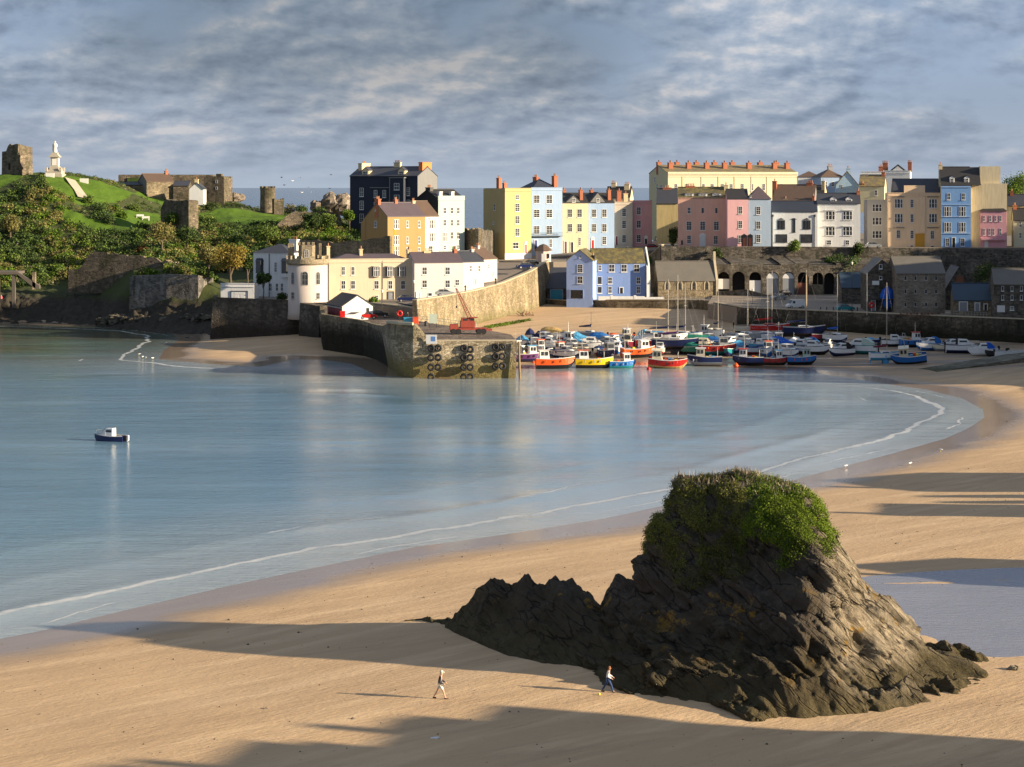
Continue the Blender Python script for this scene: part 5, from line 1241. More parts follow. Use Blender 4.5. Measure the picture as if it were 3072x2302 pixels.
# quay terrace low wall below the cream house
wall_strip('terrace_wall', 'low tan stone wall below the cream house, left of the ramp wall', [(XY(1112, 431)[0], 431, 5, 9.0), (XY(1180, 422)[0], 422, 5, 9.0), (XY(1253, 411)[0], 411, 5, 9.0)], .6, STONE_W, COPING)
# boat shed on the pier root
k = thing('boat_shed', 'white gabled shed with a dark roof and dark red doors on the pier', 'shed', (XY(1027, 412)[0], 412, 6.6), radians(22))
sw, sdp = 6.6, 7.8; fxx = 0
# front gable faces the camera; its left flank carries the red doors
mb = MB(); mb.extr([(0, -1), (sw, -1), (sw, 2.9), (sw/2, 5.0), (0, 2.9)], 0, sdp+3); mb.build('wall', W('white'), k)
mb = MB()
for sg_ in (0, 1):
    x0_ = -.4 if sg_ == 0 else sw+.4; p = [(x0_, 2.9-.3), (sw/2, 5.02), (sw/2, 5.2), (x0_, 2.8)]; mb.extr(p if sg_ == 0 else p[::-1], -.15, sdp+3.2)
mb.build('roof', RS['dark'], k)
for i in range(5): mb = MB(); mb.box(-.08, -.003, .6+i*2.0, 2.3+i*2.0, -.5, 2.3); mb.build('door', DR['maroon'], k)
mb = MB(); mb.extr([(1.8, 1.6), (3.9, 1.6), (3.9, 1.7), (2.2, 1.7)], -1.1, 0); mb.build('awning', DR['grey'], k); mb = MB(); mb.box(5.2, 5.8, -.05, -.003, 1, 2.4); mb.build('window', GLASS, k)
o = MB().box(-.5, .5, -.4, .4, 0, 2.2).box(-.55, .55, -.45, .45, 2.2, 2.32).box(-.3, .3, -.42, -.4, .5, 1.8).build('red_kiosk', plain('bright_red', (.75, .02, .015), .4)); o.location = (XY(1028, 405)[0], 405, 6.6); tag(o, 'tall bright red cabinet at the left front of the white shed', 'cabinet')
o = MB().box(-1, 1, -.5, .5, 0, 1.1).box(-1.05, 1.05, -.55, .55, 1.1, 1.18).build('equipment_chest', plain('chest_blue', (.05, .35, .55), .5)); o.location = (XY(1228, 372)[0], 372, 6.6); o.location.z = 8.6; tag(o, 'light blue chest on the pier parapet', 'chest')
o = MB().box(-.5, .5, -.5, .5, 0, 1.3).box(-.55, .55, -.55, .55, 1.3, 1.36).build('equipment_chest', plain('chest_orange', (.72, .10, .04), .5)); o.location = (XY(1247, 371)[0], 371, 8.55); tag(o, 'orange-red locker right beside the blue chest', 'locker')
# ================================================================ crane
cr = thing('mobile_crane', 'red mobile crane with a raised lattice jib on the pier', 'crane', (XY(1405, 373)[0], 373, 6.6), radians(6))
RED = plain('crane_red', (.30, .055, .035), .6, var=.4)
cr.scale = (.88, .88, .95)
mb = MB(); mb.box(-3.9, 3.9, -1.1, 1.1, .85, 1.25); mb.box(-3.9, -2.2, -1.0, 1.0, 1.25, 2.0); mb.box(2.8, 5.0, -.9, .9, .7, 1.0); mb.build('chassis', RED, cr)
mb = MB(); mb.box(-1.7, 1.3, -1.2, 1.2, 1.35, 2.6); mb.box(-1.5, 1.1, -1.0, 1.0, 2.601, 3.2); mb.box(.2, 1.9, -1.25, -.1, 3.21, 3.4); o = mb.build('cabin', RED, cr)
mb = MB(); mb.box(.2, 1.2, -1.03, -.98, 2.7, 3.1); mb.box(-1.2, -.2, -1.03, -.98, 2.7, 3.1); mb.build('cabin_window', GLASS, o)
mb = MB(); base = Vector((.6, 0, 2.6)); tip = Vector((-2.6, 0, 9.0)); d = (tip-base)
for (dx, dy) in ((-.32, -.32), (.32, -.32), (.32, .32), (-.32, .32)): mb.tube([base+Vector((dx*1.3, dy*1.3, 0)), base+d*.5+Vector((dx, dy, 0)), tip+Vector((dx*.4, dy*.4, 0))], .06, 5)
for i in range(14):
    u = i/14; v_ = (i+1)/14; s0 = 1.3-.9*u; s1 = 1.3-.9*v_
    for a, b_ in (((-.32, -.32), (.32, -.32)), ((.32, -.32), (.32, .32)), ((.32, .32), (-.32, .32)), ((-.32, .32), (-.32, -.32))):
        mb.tube([base+d*u+Vector((a[0]*s0, a[1]*s0, 0)), base+d*v_+Vector((b_[0]*s1, b_[1]*s1, 0))], .035, 4)
jb = mb.build('jib', RED, cr)
mb = MB(); mb.tube([tip, tip+Vector((.1, 0, -3.4))], .03, 4); mb.tube([tip, (1.4, 0, 3.2)], .03, 4); mb.build('hoist_rope', TYRE, jb); mb = MB(); mb.lathe([(.02, -.3), (.16, -.2), (.16, .15), (.02, .25)], (tip.x+.1, 0, tip.z-3.6), 8); mb.build('hook', TYRE, jb)
for x in (-3.2, -2.1, 2.2, 3.2):
    for s_ in (-1, 1):
        mb = MB(); mb.lathe([(.30, -.2), (.55, -.2), (.58, 0), (.55, .2), (.30, .2)], (0, 0, 0), 14); o = mb.build('wheel', TYRE, cr); o.rotation_euler = (pi/2, 0, 0); o.location = (x, s_*1.05, .58)
# ================================================================ SHORE BEYOND THE RIGHT EDGE (unseen; placed and shaped to cast the long evening shadows)
SA, CA = sin(radians(SUN_A)), cos(radians(SUN_A))
def line_pt(p, off=0):
    Y = (p-7.3)/1.035; return (.27*Y+25+off, Y)
prof = [(20, 16), (80, 13), (100, 12), (117.5, 11), (119.5, 4.5), (160, 4.5), (164, 6), (181, 6), (200, 5.5), (204, 8), (238, 8), (241, 5), (300, 6), (345, 10), (360, 16), (420, 18), (600, 18.3)]
ps = np.linspace(20, 600, 240); offs = np.array([0, 2, 5, 9, 14, 60, 200])
P_, O_ = np.meshgrid(ps, offs, indexing='ij')
Yl = (P_-7.3)/1.035; Xl = .27*Yl+21+O_+2.0*fbm(P_*.05, O_*.01, o=2)
hp = np.interp(P_, [q[0] for q in prof], [q[1] for q in prof])
zf = np.interp(O_, offs, [0, .35, .8, .97, 1, 1.05, 1.1])
Zc = .8+hp*zf+.5*fbm(Xl*.2, Yl*.2, o=4)*(O_ > 0)*np.clip(zf, .2, 1)
keep = Yl < 395
cm = np_mesh('shore_cliff', np.stack([Xl, Yl, Zc], -1).reshape(-1, 3)[:, :], grid_faces(len(ps), len(offs))[:, ::-1])
bpy_cliff = obj('shore_cliff', cm, bpy.data.materials['hillside'])
a_ = cm.attributes.new('lawn', 'FLOAT', 'POINT'); struct(bpy_cliff)
def guest(p0, p1, ztop, wall, label, gable=True, off=2, roofs='slate', depth=10, n=1):  # unseen houses, placed and sized so their shadows fall on the beach
    x0, y0 = line_pt(p1, off+4); x1, y1 = line_pt(p0, off+4)      # facade faces the beach (to the left)
    d = Vector((x1-x0, y1-y0)); w = d.length; ang = atan2(d.y, d.x)
    ztop = 1.3+(ztop-1.3)*1.18
    zb = float(np.interp((p0+p1)/2, [q[0] for q in prof], [q[1] for q in prof]))*.9
    o = thing('unseen_guest_house', label, 'house', (x0, y0, zb), ang)
    h = ztop-zb; r = 2.6; e = h-r
    mb = MB()
    if gable:
        mb.extr([(0, -4), (w, -4), (w, e), (w/2, h), (0, e)], 0, depth)
    else: mb.extx([(0, -4), (depth, -4), (depth, e), (depth/2, h), (0, e)], 0, w)
    mb.build('wall', W(wall), o)
    mb = MB()
    if gable:
        for sg_ in (0, 1):
            a = -.3 if sg_ == 0 else w+.3; pp = [(a, e-.2), (w/2, h+.03), (w/2, h+.2), (a, e)]; mb.extr(pp if sg_ == 0 else pp[::-1], -.3, depth+.3)
    else:
        for sg_ in (0, 1):
            a = -.3 if sg_ == 0 else depth+.3; pp = [(a, e-.2), (depth/2, h+.03), (depth/2, h+.2), (a, e)]; mb.extx(pp if sg_ == 0 else pp[::-1], -.1, w+.1)
    rf = mb.build('roof', RS[roofs], o)
    mb = MB(); mb.box(w*.8, w*.8+1, depth/2-.8, depth/2+.8, e, h+1.2); mb.build('chimney', BRICK, rf)
    fw, pw = win_mesh(1.1, 1.7, 'sash')
    for i in range(int(w//3)):
        for j in range(max(1, int(e//3))):
            q = obj('window', with_mats(fw, [FRAME]), None, o); q.location = (1.6+i*3, 0, 1.6+j*3); pq = obj('pane', with_mats(pw, [GLASS, CURT]), None, q)
guest(60, 82, 24, 'white', 'unseen white guest house on the low cliff nearest to the viewer', False, depth=12)
guest(83, 100, 21.5, 'palecream', 'unseen cream guest house with a long roof, second on the low cliff', False)
guest(100.2, 106.5, 20.2, 'paleblue', 'unseen pale blue guest house on the low cliff', False)
guest(106.7, 110.6, 18.4, 'white', 'unseen narrow white guest house on the low cliff', False)
guest(110.7, 113.7, 18.6, 'pink', 'unseen narrow pink guest house on the low cliff', False)
guest(113.8, 118.2, 17.4, 'white', 'last unseen white guest house before the gap in the cliff', False)
guest(166, 178.5, 12.4, 'cream', 'unseen cream guest house standing alone above the tide pool')
guest(203.5, 211.5, 12.9, 'white', 'unseen white guest house behind the middle of the beach', False)
guest(213, 215, 10.6, 'white', 'unseen thin white guest house with a sharp gable'); guest(217.5, 219.5, 11, 'salmon', 'unseen thin salmon guest house with a sharp gable')
guest(222, 237.5, 13.2, 'paleblue', 'unseen wide pale blue guest house above the beach', True)
guest(186, 190, 8.6, 'grey', 'unseen low grey beach store above the sand', False)
for i, p in enumerate(range(346, 470, 14)):
    guest(p, p+13, 21+min(10, (p-346)*.12), ['white', 'cream', 'paleblue', 'pink', 'salmon'][i % 5], f'{["white", "cream", "pale blue", "pink", "salmon"][i % 5]} harbour-road house, number {["one", "two", "three", "four", "five", "six", "seven", "eight", "nine"][i]} counted away from the beach', i % 2 == 0, off=6)
for i, p in enumerate(range(470, 560, 15)):
    guest(p, p+14, 31.5, ['peach', 'white', 'blue', 'cream', 'pink', 'white'][i % 6], f'tall {["peach", "white", "blue", "cream", "pink", "pearly"][i % 6]} house of the upper row beyond the primrose cottage', i % 2 == 1, off=8)
# ================================================================ VEGETATION
def leaf_cloud(cen, rad, cnt, size, flat=.75, seed=0, shell=.55):
    """leaf clumps: small bent quads spread through ellipsoids. cen (n,3) rad (n,) cnt (n,) size (n,)"""
    g = np.random.default_rng(seed)
    idx = np.repeat(np.arange(len(cen)), cnt); n = len(idx)
    d = g.normal(size=(n, 3)); d /= np.linalg.norm(d, axis=1)[:, None]
    r = rad[idx]*(shell+(1-shell)*g.random(n)**.6)*(1+.25*g.normal(size=n)*.6)
    lump = 1+.28*fbm(d[:, 0]*2.2+cen[idx, 0], d[:, 1]*2.2+cen[idx, 1], d[:, 2]*2.2, o=2)
    c = cen[idx]+d*np.stack([r*lump, r*lump, r*lump*flat], 1)
    nrm = d+.75*g.normal(size=(n, 3)); nrm /= np.linalg.norm(nrm, axis=1)[:, None]
    a = np.cross(nrm, g.normal(size=(n, 3))); a /= np.linalg.norm(a, axis=1)[:, None]+1e-9
    b_ = np.cross(nrm, a); s = (size[idx]*(.6+.8*g.random(n)))[:, None]
    a = a*s*.6; b_ = b_*s*.42
    v = np.stack([c-a, c-b_+nrm*s*.1, c+a, c+b_+nrm*s*.1], 1)
    return v.reshape(-1, 3), idx
def leaf_mesh(name, v, mi=None):
    f = np.arange(len(v)).reshape(-1, 4); me = np_mesh(name, v, f, smooth=False)
    if mi is not None: me.polygons.foreach_set('material_index', np.asarray(mi, dtype=np.int32))
    return me
L_DARK = leafmat('leaves_dark', [(0.029,0.055,0.017), (0.056,0.094,0.023), (0.097,0.138,0.032)])
L_MID = leafmat('leaves_mid', [(0.056,0.101,0.019), (0.106,0.170,0.029), (0.186,0.235,0.049)])
L_OLIVE = leafmat('leaves_olive', [(0.097,0.106,0.029), (0.203,0.186,0.056), (0.292,0.244,0.089)])
L_GOLD = leafmat('leaves_golden', [(0.114,0.097,0.017), (0.251,0.186,0.032), (0.373,0.268,0.065)])
L_PALE = leafmat('seed_heads', [(.20,.17,.11), (.36,.30,.21), (.45,.38,.28)])
L_BRIGHT = leafmat('leaves_bright', [(.045,.095,.008), (.095,.170,.012), (.160,.230,.025)])
L_RUST = leafmat('leaves_rust', [(.08,.035,.012), (.16,.065,.020), (.22,.09,.03)])
BARK = plain('bark', (.11, .085, .06), .9, var=.35)
def hp3(px, Y, dz=0): return np.array([(px-CX)/F*Y, Y, hillz(px, Y)+dz])
g = np.random.default_rng(4)
# hillside scrub: one uncountable mass
cen = []; rad = []; mt = []
tries = 0
while len(cen) < 3900 and tries < 60000:
    tries += 1
    px = g.uniform(-150, 1100); Y = g.uniform(492, 655)
    if Y < 492 and 380 < px: continue
    q = (px, Y)
    if any(pip(px, Y, L) for L in LAWN): continue
    zz_ = hillz(px, Y)
    if zz_ < 8.3+1.5*vnoise(px*.01, Y*.02): continue
    if Y > 628 and px < 160: continue
    if px > 640 and Y < 512: continue
    if 190 < px < 500 and 496 < Y < 514: continue
    if px < 400 and Y < 500: continue
    # footpath kept clear
    if abs((HC-zz_)*F/Y+HZ-np.interp(px, [130, 350, 480, 700, 900], [612, 640, 664, 672, 672])) < 4: continue
    r = g.uniform(.5, 1.5)*(1.25 if Y < 600 else .65)
    if Y > 585 and px > 150: r *= .8
    kk = vnoise(px*.011, Y*.045, 3.3)+.5*g.normal()*.5
    m_ = 0 if kk < -.12 else (1 if kk < .18 else (2 if kk < .5 else 3))
    if g.random() < .07+.16*(vnoise(px*.02, Y*.06, 9.) > .15): m_ = 4; r *= .55
    cen.append([(px-CX)/F*Y, Y, zz_+r*.35]); rad.append(r); mt.append(m_)
cen = np.array(cen); rad = np.array(rad); mt = np.array(mt)
cnt = (40+rad**2*55).astype(int)
v, idx = leaf_cloud(cen, rad, cnt, np.clip(rad*.30, .16, .42), .8, 5)
me = leaf_mesh('hillside_scrub', v, mt[idx])
for m_ in (L_DARK, L_MID, L_OLIVE, L_BRIGHT, L_PALE): me.materials.append(m_)
tag(obj('hillside_scrub', me), 'dense mixed scrub and pale seed heads covering the castle hill', 'scrub', kind='stuff')
# trees and large bushes one can tell apart
def tree(name, label, px, Y, h, r, mat, cat='tree', zb=None, n=2600, trunk=True, group=None, lobes=9, seed=0, sq=.85, ls=.34):
    gg = np.random.default_rng(seed+100); zb = hillz(px, Y) if zb is None else zb
    o = thing(name, label, cat, ((px-CX)/F*Y, Y, zb), 0, group)
    cs = [[0, 0, h-r*sq]]; rs = [r*.72]
    for i in range(lobes):
        a = 2*pi*i/lobes+gg.normal()*.3; q = r*gg.uniform(.35, .62)
        cs.append([cos(a)*q, sin(a)*q, h-r*sq+gg.uniform(-.5, .42)*r*sq]); rs.append(r*gg.uniform(.28, .52))
    cs = np.array(cs); rs = np.array(rs)
    ct = (n*rs**2/np.sum(rs**2)).astype(int)
    v, _ = leaf_cloud(cs, rs, ct, np.full(len(cs), ls), sq, seed+7, .45)
    me = leaf_mesh('crown', v); obj('crown', me, mat, o)
    if trunk:
        mb = MB(); top = h-r*sq
        mb.tube([(0, 0, -.6), (.1, 0, top*.4), (-.05, 0, top*.8), (0, 0, top+r*.3)], [r*.085, r*.065, r*.05, r*.02], 7)
        for c in cs[1:6]: mb.tube([(0, 0, top*.5), (c[0]*.5, c[1]*.5, (top*.6+c[2])/2), tuple(c)], [r*.045, r*.03, r*.012], 5)
        mb.build('trunk', BARK, o)
    return o
tree('tree', 'golden-leaved tree standing behind the garage at the foot of the hill', 690, 478, 13.5, 5.0, L_GOLD, seed=1, n=3400, zb=8)
tree('tree', 'olive green tree just left of the golden one, above the big grey wall', 625, 489, 9.5, 3.6, L_OLIVE, seed=2)
tree('tree', 'dark evergreen tree between the golden tree and the white villa', 742, 484, 10.5, 3.2, L_DARK, seed=3, zb=8.5)
tree('tree', 'brownish tree above the broken battlement wall', 485, 530, 9.5, 4.2, L_OLIVE, seed=4)
tree('tree', 'dark round tree right of the brownish one on the slope', 560, 540, 8, 3.8, L_DARK, seed=5)
tree('tree', 'amber tree at the left edge halfway up the hill', 30, 560, 7, 3.6, L_OLIVE, seed=6)
tree('bush', 'rust-red bush on the dark slope above the battlement wall', 428, 532, 3.6, 1.9, L_RUST, 'bush', seed=7, n=900, trunk=False)
tree('tree', 'mid green tree below the square ruined block', 520, 575, 6.0, 3.0, L_MID, seed=8)
tree('tree', 'bushy green tree right of the square ruined block', 620, 600, 4.6, 3.4, L_MID, seed=9)
tree('tree', 'green tree behind the villa roof, left of the long ruined wall', 800, 545, 7.5, 4.0, L_MID, seed=10)
tree('tree', 'dense green tree in front of the long ruined wall', 935, 560, 7.5, 3.6, L_DARK, seed=11)
tree('tree', 'smaller green tree at the right end of the long ruined wall', 985, 566, 6.0, 3.0, L_MID, seed=12)
tree('tree', 'yellow-green conical tree against the black hotel', 1048, 570, 7.5, 2.3, L_BRIGHT, seed=13, n=1400)
tree('bush', 'low dark bush left of the orange house', 1050, 545, 3.8, 2.4, L_DARK, 'bush', seed=14, n=1000, trunk=False)
tree('bush', 'ivy bush behind the cream terrace beside the grey garden wall', 1030, 500, 5.0, 2.4, L_MID, 'bush', seed=15, n=1200, trunk=False, zb=11)
tree('bush', 'round bush between the lawn and the dark shrubs below the statue', 262, 597, 2.6, 2.1, L_MID, 'bush', seed=16, n=900, trunk=False)
tree('bush', 'dark bush at the left end of the middle lawn', 300, 590, 3.2, 2.4, L_DARK, 'bush', seed=17, n=900, trunk=False)
tree('bush', 'sunny bush right of the upper lawn below the museum', 400, 607, 3.0, 2.6, L_MID, 'bush', seed=18, n=900, trunk=False)
tree('bush', 'bright bush in the lawn left of the square ruined block', 365, 588, 2.6, 2.0, L_BRIGHT, 'bush', seed=19, n=900, trunk=False)
tree('bush', 'bushes in front of the museum gable', 560, 622, 3.2, 2.8, L_MID, 'bush', seed=20, n=900, trunk=False)
tree('bush', 'dark windswept bush right of the little watch tower', 905, 646, 4.2, 2.8, L_DARK, 'bush', seed=21, n=900, trunk=False)
tree('bush', 'brown windswept bush by the sea, next to the watch tower', 870, 648, 4.0, 3.0, L_OLIVE, 'bush', seed=22, n=900, trunk=False)
tree('bush', 'dark bush between the watch tower and the rocks', 960, 648, 3.8, 2.8, L_DARK, 'bush', seed=23, n=900, trunk=False)
tree('tree', 'large round green tree behind the cream flank at the right edge', 3038, 575, 15.0, 5.6, L_BRIGHT, seed=24, zb=24, n=3600)
tree('tree', 'bare-stemmed palm-like tree on the wall below the white house with dormers', 2574, 528, 5.6, 1.7, L_DARK, seed=25, zb=14.5, n=1100, sq=1.5)
tree('bush', 'dark ivy mass hanging over the arcade below the white house', 2545, 512, 4.5, 3.6, L_DARK, 'bush', seed=26, zb=12.6, n=1500, trunk=False)
tree('bush', 'dark shrubs on the wall top behind the warehouse', 2500, 518, 4.4, 3.4, L_DARK, 'bush', seed=27, zb=13, n=1400, trunk=False)
tree('tree', 'small green tree in front of the white inn', 2384, 528, 4.0, 1.8, L_MID, seed=28, zb=16.6, n=1100, sq=1.2)
tree('tree', 'dark climber on the ochre house beside the salmon one', 2020, 546, 5.8, 1.6, L_DARK, seed=29, zb=17.8, n=1300, sq=1.8)
tree('bush', 'hedge beside the parked red car above the lavender house', 1940, 535, 2.8, 2.2, L_BRIGHT, 'bush', seed=30, zb=13.6, n=800, trunk=False)
tree('bush', 'green shrub on the retaining wall behind the chapel', 2150, 527, 3.4, 1.8, L_DARK, 'bush', seed=31, zb=15, n=700, trunk=False)
tree('bush', 'dark thicket on the wall right of the tall warehouse', 2960, 520, 3.4, 4.2, L_DARK, 'bush', seed=32, zb=11.5, n=1400, trunk=False)
tree('bush', 'long low hedge in front of the cream terrace door', 1120, 434, 2.0, 1.4, L_BRIGHT, 'bush', seed=33, zb=8.4, n=700, trunk=False)
tree('tree', 'palm with a dark crown in front of the villa', 790, 447, 6.4, 1.9, L_DARK, seed=34, zb=8.9, n=900, ls=.5)
tree('bush', 'low dark hedge along the villa garden wall', 845, 446, 1.9, 1.6, L_DARK, 'bush', seed=35, zb=8.8, n=700, trunk=False)
tree('bush', 'round bush on the battlement wall beside the stone gatepost', 610, 486, 3.0, 2.0, L_MID, 'bush', seed=36, zb=12, n=700, trunk=False)
tree('bush', 'sunlit yellow-green bush at the left edge above the bandstand roof', 15, 528, 4.5, 3.4, L_BRIGHT, 'bush', seed=37, n=1000, trunk=False)
tree('bush', 'leafy bush in front of the white museum cottage', 585, 627, 2.6, 2.3, L_OLIVE, 'bush', seed=44, n=800, trunk=False)
tree('bush', 'dark bush right of the white museum cottage', 628, 632, 2.4, 2.2, L_DARK, 'bush', seed=45, n=800, trunk=False)
# weeds at the foot of the ramp wall
v, _ = leaf_cloud(np.array([[x, 456+x*2.2, 3.1+x*.02] for x in np.linspace(-6, 4, 26)]), np.full(26, .9), np.full(26, 60), np.full(26, .22), .4, 3)
tag(obj('weeds', leaf_mesh('weeds', v), L_BRIGHT), 'green weeds along the foot of the ramp wall', 'weeds', kind='stuff')

# ---- growth on the big rock: grass and ivy following its surface
rv = np.empty(len(rock_mesh.vertices)*3, dtype=np.float32); rock_mesh.vertices.foreach_get('co', rv); rv = rv.reshape(-1, 3)
nr_ = V1.shape[0]; rv = rv[:nr_]; ncol = 16*26; grid = rv.reshape(-1, ncol, 3)
du = np.roll(grid, -1, 1)-grid; dvv = np.roll(grid, -1, 0)-grid
nn3 = np.cross(du, dvv); nn3 /= np.linalg.norm(nn3, axis=2)[..., None]+1e-9
pp = grid[:-1].reshape(-1, 3); nnv = nn3[:-1].reshape(-1, 3)
x, y, z = pp[:, 0], pp[:, 1], pp[:, 2]
nv = fbm(x*.35, y*.35, z*.35, o=4)
# turf cap on top, brown-green turf down the dark left face, bright ivy on the shoulder to the right
cap = (z > 12.2+1.6*nv)&(z > 10)
thr_t = 6.4+np.abs(x-12)*.62+1.0*nv
turf = (z > thr_t)&(x < 17.6+1.0*nv)&(x > 9.2)
ivy = (x > 16.2+1.2*nv)&(x < 22.6)&(z > 9.9+1.7*nv-(x-16)*.05)&(y < 139.5)
bare = (fbm(x*.8+9, y*.8, z*.8, o=3) > .40)
def growth(mask, dens, size, seed, lift, fade=None):
    gg = np.random.default_rng(seed)
    # area weighting
    ar = np.linalg.norm(np.cross(du, dvv), axis=2)[:-1].reshape(-1)*mask
    if fade is not None: ar = ar*fade
    n = int(ar.sum()*dens); c = gg.choice(len(pp), n, p=ar/ar.sum())
    q = pp[c]+nnv[c]*(gg.random(n)[:, None]*lift)+gg.normal(size=(n, 3))*.12
    nd = nnv[c]+.8*gg.normal(size=(n, 3)); nd[:, 2] += .35; nd /= np.linalg.norm(nd, axis=1)[:, None]
    a = np.cross(nd, gg.normal(size=(n, 3))); a /= np.linalg.norm(a, axis=1)[:, None]; b2 = np.cross(nd, a)
    s = (size*(.5+gg.random(n)))[:, None]
    return np.stack([q-a*s*.6, q-b2*s*.45+nd*s*.15, q+a*s*.6, q+b2*s*.45+nd*s*.15], 1).reshape(-1, 3)
ft = np.maximum(sstep(0, 1.8, z-(12.2+1.6*nv)), sstep(0, 1.4, z-thr_t))*(.35+.65*(fbm(x*1.3, y*1.3, z*1.3, o=3) > -.15))
va = growth((cap | turf) & ~ivy & ~(fbm(x*.8+9, y*.8, z*.8, o=3) > .30), 800, .070, 1, .03, ft); vb = growth(ivy & ~bare, 900, .075, 2, .13, sstep(0, 1.5, z-(9.9+1.7*nv-(x-16)*.05)))
T_TURF = leafmat('turf_brown', [(.060,.075,.010), (.135,.150,.022), (.220,.195,.050)])
T_IVY = leafmat('ivy_bright', [(.045,.085,.006), (.120,.190,.012), (.230,.290,.028)], .25)
o = tag(obj('rock_turf', leaf_mesh('rock_turf', va), T_TURF), 'brownish green turf over the top and left face of the great rock', 'turf', kind='stuff')
o = tag(obj('rock_ivy', leaf_mesh('rock_ivy', vb), T_IVY), 'bright green ivy on the right shoulder of the great rock', 'ivy', kind='stuff')
# thin dry grass blades on the very top
gg = np.random.default_rng(8); n = 900; sel = np.where((z > 12.9))[0]; c = pp[gg.choice(sel, n)]
w_ = gg.normal(size=(n, 3))*.03; tip = np.stack([gg.normal(size=n)*.15, gg.normal(size=n)*.15, gg.uniform(.2, .55, n)], 1)
v = np.stack([c-w_, c+w_, c+tip+w_*.2, c+tip-w_*.2], 1).reshape(-1, 3)
tag(obj('dry_grass', leaf_mesh('dry_grass', v), L_PALE), 'dry grass blades on the crest of the great rock', 'grass', kind='stuff')

# loose pebbles, shells and weed scraps strewn over the sand
gg = np.random.default_rng(31); pb_v = []; pb_f = []
while len(pb_f) < 4*620:
    Yp = gg.uniform(100, 300); kx = gg.uniform(-.26, .26); xx = kx*Yp; sdv = float(sdist(np.array([xx]), np.array([Yp]))[0])
    if sdv < 1.0: continue
    if gg.random() < .55 and not (5 < sdv < 8.5 or 17 < sdv < 20): continue
    zz_ = gz(xx, Yp); r_ = gg.uniform(.025, .085)*(1 if gg.random() < .93 else 1.9); o_ = len(pb_v); a_ = gg.uniform(0, 6.28)
    pts_ = [(xx+r_*1.3*cos(a_+q*2.09), Yp+r_*1.3*sin(a_+q*2.09), zz_-.01) for q in range(3)]+[(xx, Yp, zz_+r_*.8)]
    pb_v += pts_; pb_f += [(o_, o_+1, o_+3), (o_+1, o_+2, o_+3), (o_+2, o_, o_+3), (o_, o_+2, o_+1)]
mb = MB(); mb.add(pb_v, pb_f); o = mb.build('beach_pebbles', plain('pebble', (.10, .085, .065), .9, var=.6)); tag(o, 'loose pebbles and weed scraps strewn over the beach', 'pebbles', kind='stuff')
# ================================================================ CASTLE HILL BUILDINGS
def ruin(name, label, cat, pts, z0, prof, thick, mat):
    """free standing wall along pts with a ragged top profile"""
    o = thing(name, label, cat, (pts[0][0], pts[0][1], z0)); mb = MB(); ox, oy = pts[0]; n = 44; secs = []
    P0 = Vector(pts[0]); P1 = Vector(pts[-1]); d = (P1-P0); nn = Vector((-d.y, d.x)).normalized()
    for i in range(n+1):
        u = i/n; q = P0+d*u; zt = np.interp(u, [a for a, _ in prof], [b_ for _, b_ in prof])+.25*float(vnoise(np.array([u*23.]), np.array([z0])).item())
        secs.append([(q.x-ox, q.y-oy, -3), (q.x-ox, q.y-oy, zt-z0), (q.x-ox+nn.x*thick, q.y-oy+nn.y*thick, zt-z0-.1), (q.x-ox+nn.x*thick, q.y-oy+nn.y*thick, -3)])
    mb.loft([s_[::-1] for s_ in secs]); mb.build('masonry', mat, o); return o
def zY(py, Y): return HC-(py-HZ)*Y/F
# square castle tower
o = thing('castle_tower', 'ruined square stone tower with a ragged top on the hill, left of the statue', 'tower', (XY(6, 628)[0], 628, zY(530, 628)))
hT = zY(432, 628)-zY(530, 628)
mb = MB(); wt = (59-4)*628/F/cos(radians(32))*1.0; a = radians(32)
u_ = Vector((cos(a), sin(a))); dT = 6.6
pts = [Vector((0, 0)), u_*wt*1.0]; 
c0 = Vector((0, 0)); c1 = Vector((54*628/F, -2.6)); c2 = Vector((84*628/F, 3.2)); c3 = Vector((30*628/F, 6.5))
def toprow(p, q, za, zb_, n=8):
    return [(p.x+(q.x-p.x)*i/n, p.y+(q.y-p.y)*i/n, za+(zb_-za)*i/n) for i in range(n)]
ring = []
for p, q, zz_ in ((c0, c1, [7.8, 7.6, 7.9, 9.6, 10.3, 9.8, 10.0, 10.2]), (c1, c2, [10.2, 10.1, 10.0, 9.9, 9.5, 9.6, 9.4, 9.3]), (c2, c3, [9.3]*8), (c3, c0, [9, 8.8, 8.6, 8.4, 8.2, 8, 8, 7.9])):
    for i in range(8): ring.append((p.x+(q.x-p.x)*i/8, p.y+(q.y-p.y)*i/8, zz_[i]))
n = len(ring); cenr = Vector((sum(p[0] for p in ring)/n, sum(p[1] for p in ring)/n))
inn = [(cenr.x+(p[0]-cenr.x)*.7, cenr.y+(p[1]-cenr.y)*.7, p[2]-.2) for p in ring]; low = [(p[0], p[1], 6) for p in inn]
bt = [(cenr.x+(p[0]-cenr.x)*1.04, cenr.y+(p[1]-cenr.y)*1.04, -4) for p in ring]
mb.add(bt+ring+inn+low, [(i, (i+1) % n, n+(i+1) % n, n+i) for i in range(n)]+[(n+i, n+(i+1) % n, 2*n+(i+1) % n, 2*n+i) for i in range(n)]+[(2*n+i, 2*n+(i+1) % n, 3*n+(i+1) % n, 3*n+i) for i in range(n)]+[tuple(range(3*n, 4*n))])
mb.build('masonry', STONE_R, o)
mb = MB(); mb.box(2.4, 3.0, -1.52, -1.3, 2.2, 4.2); mb.build('window_slit', plain('vault_shadow', (.018, .016, .014), .95), o)
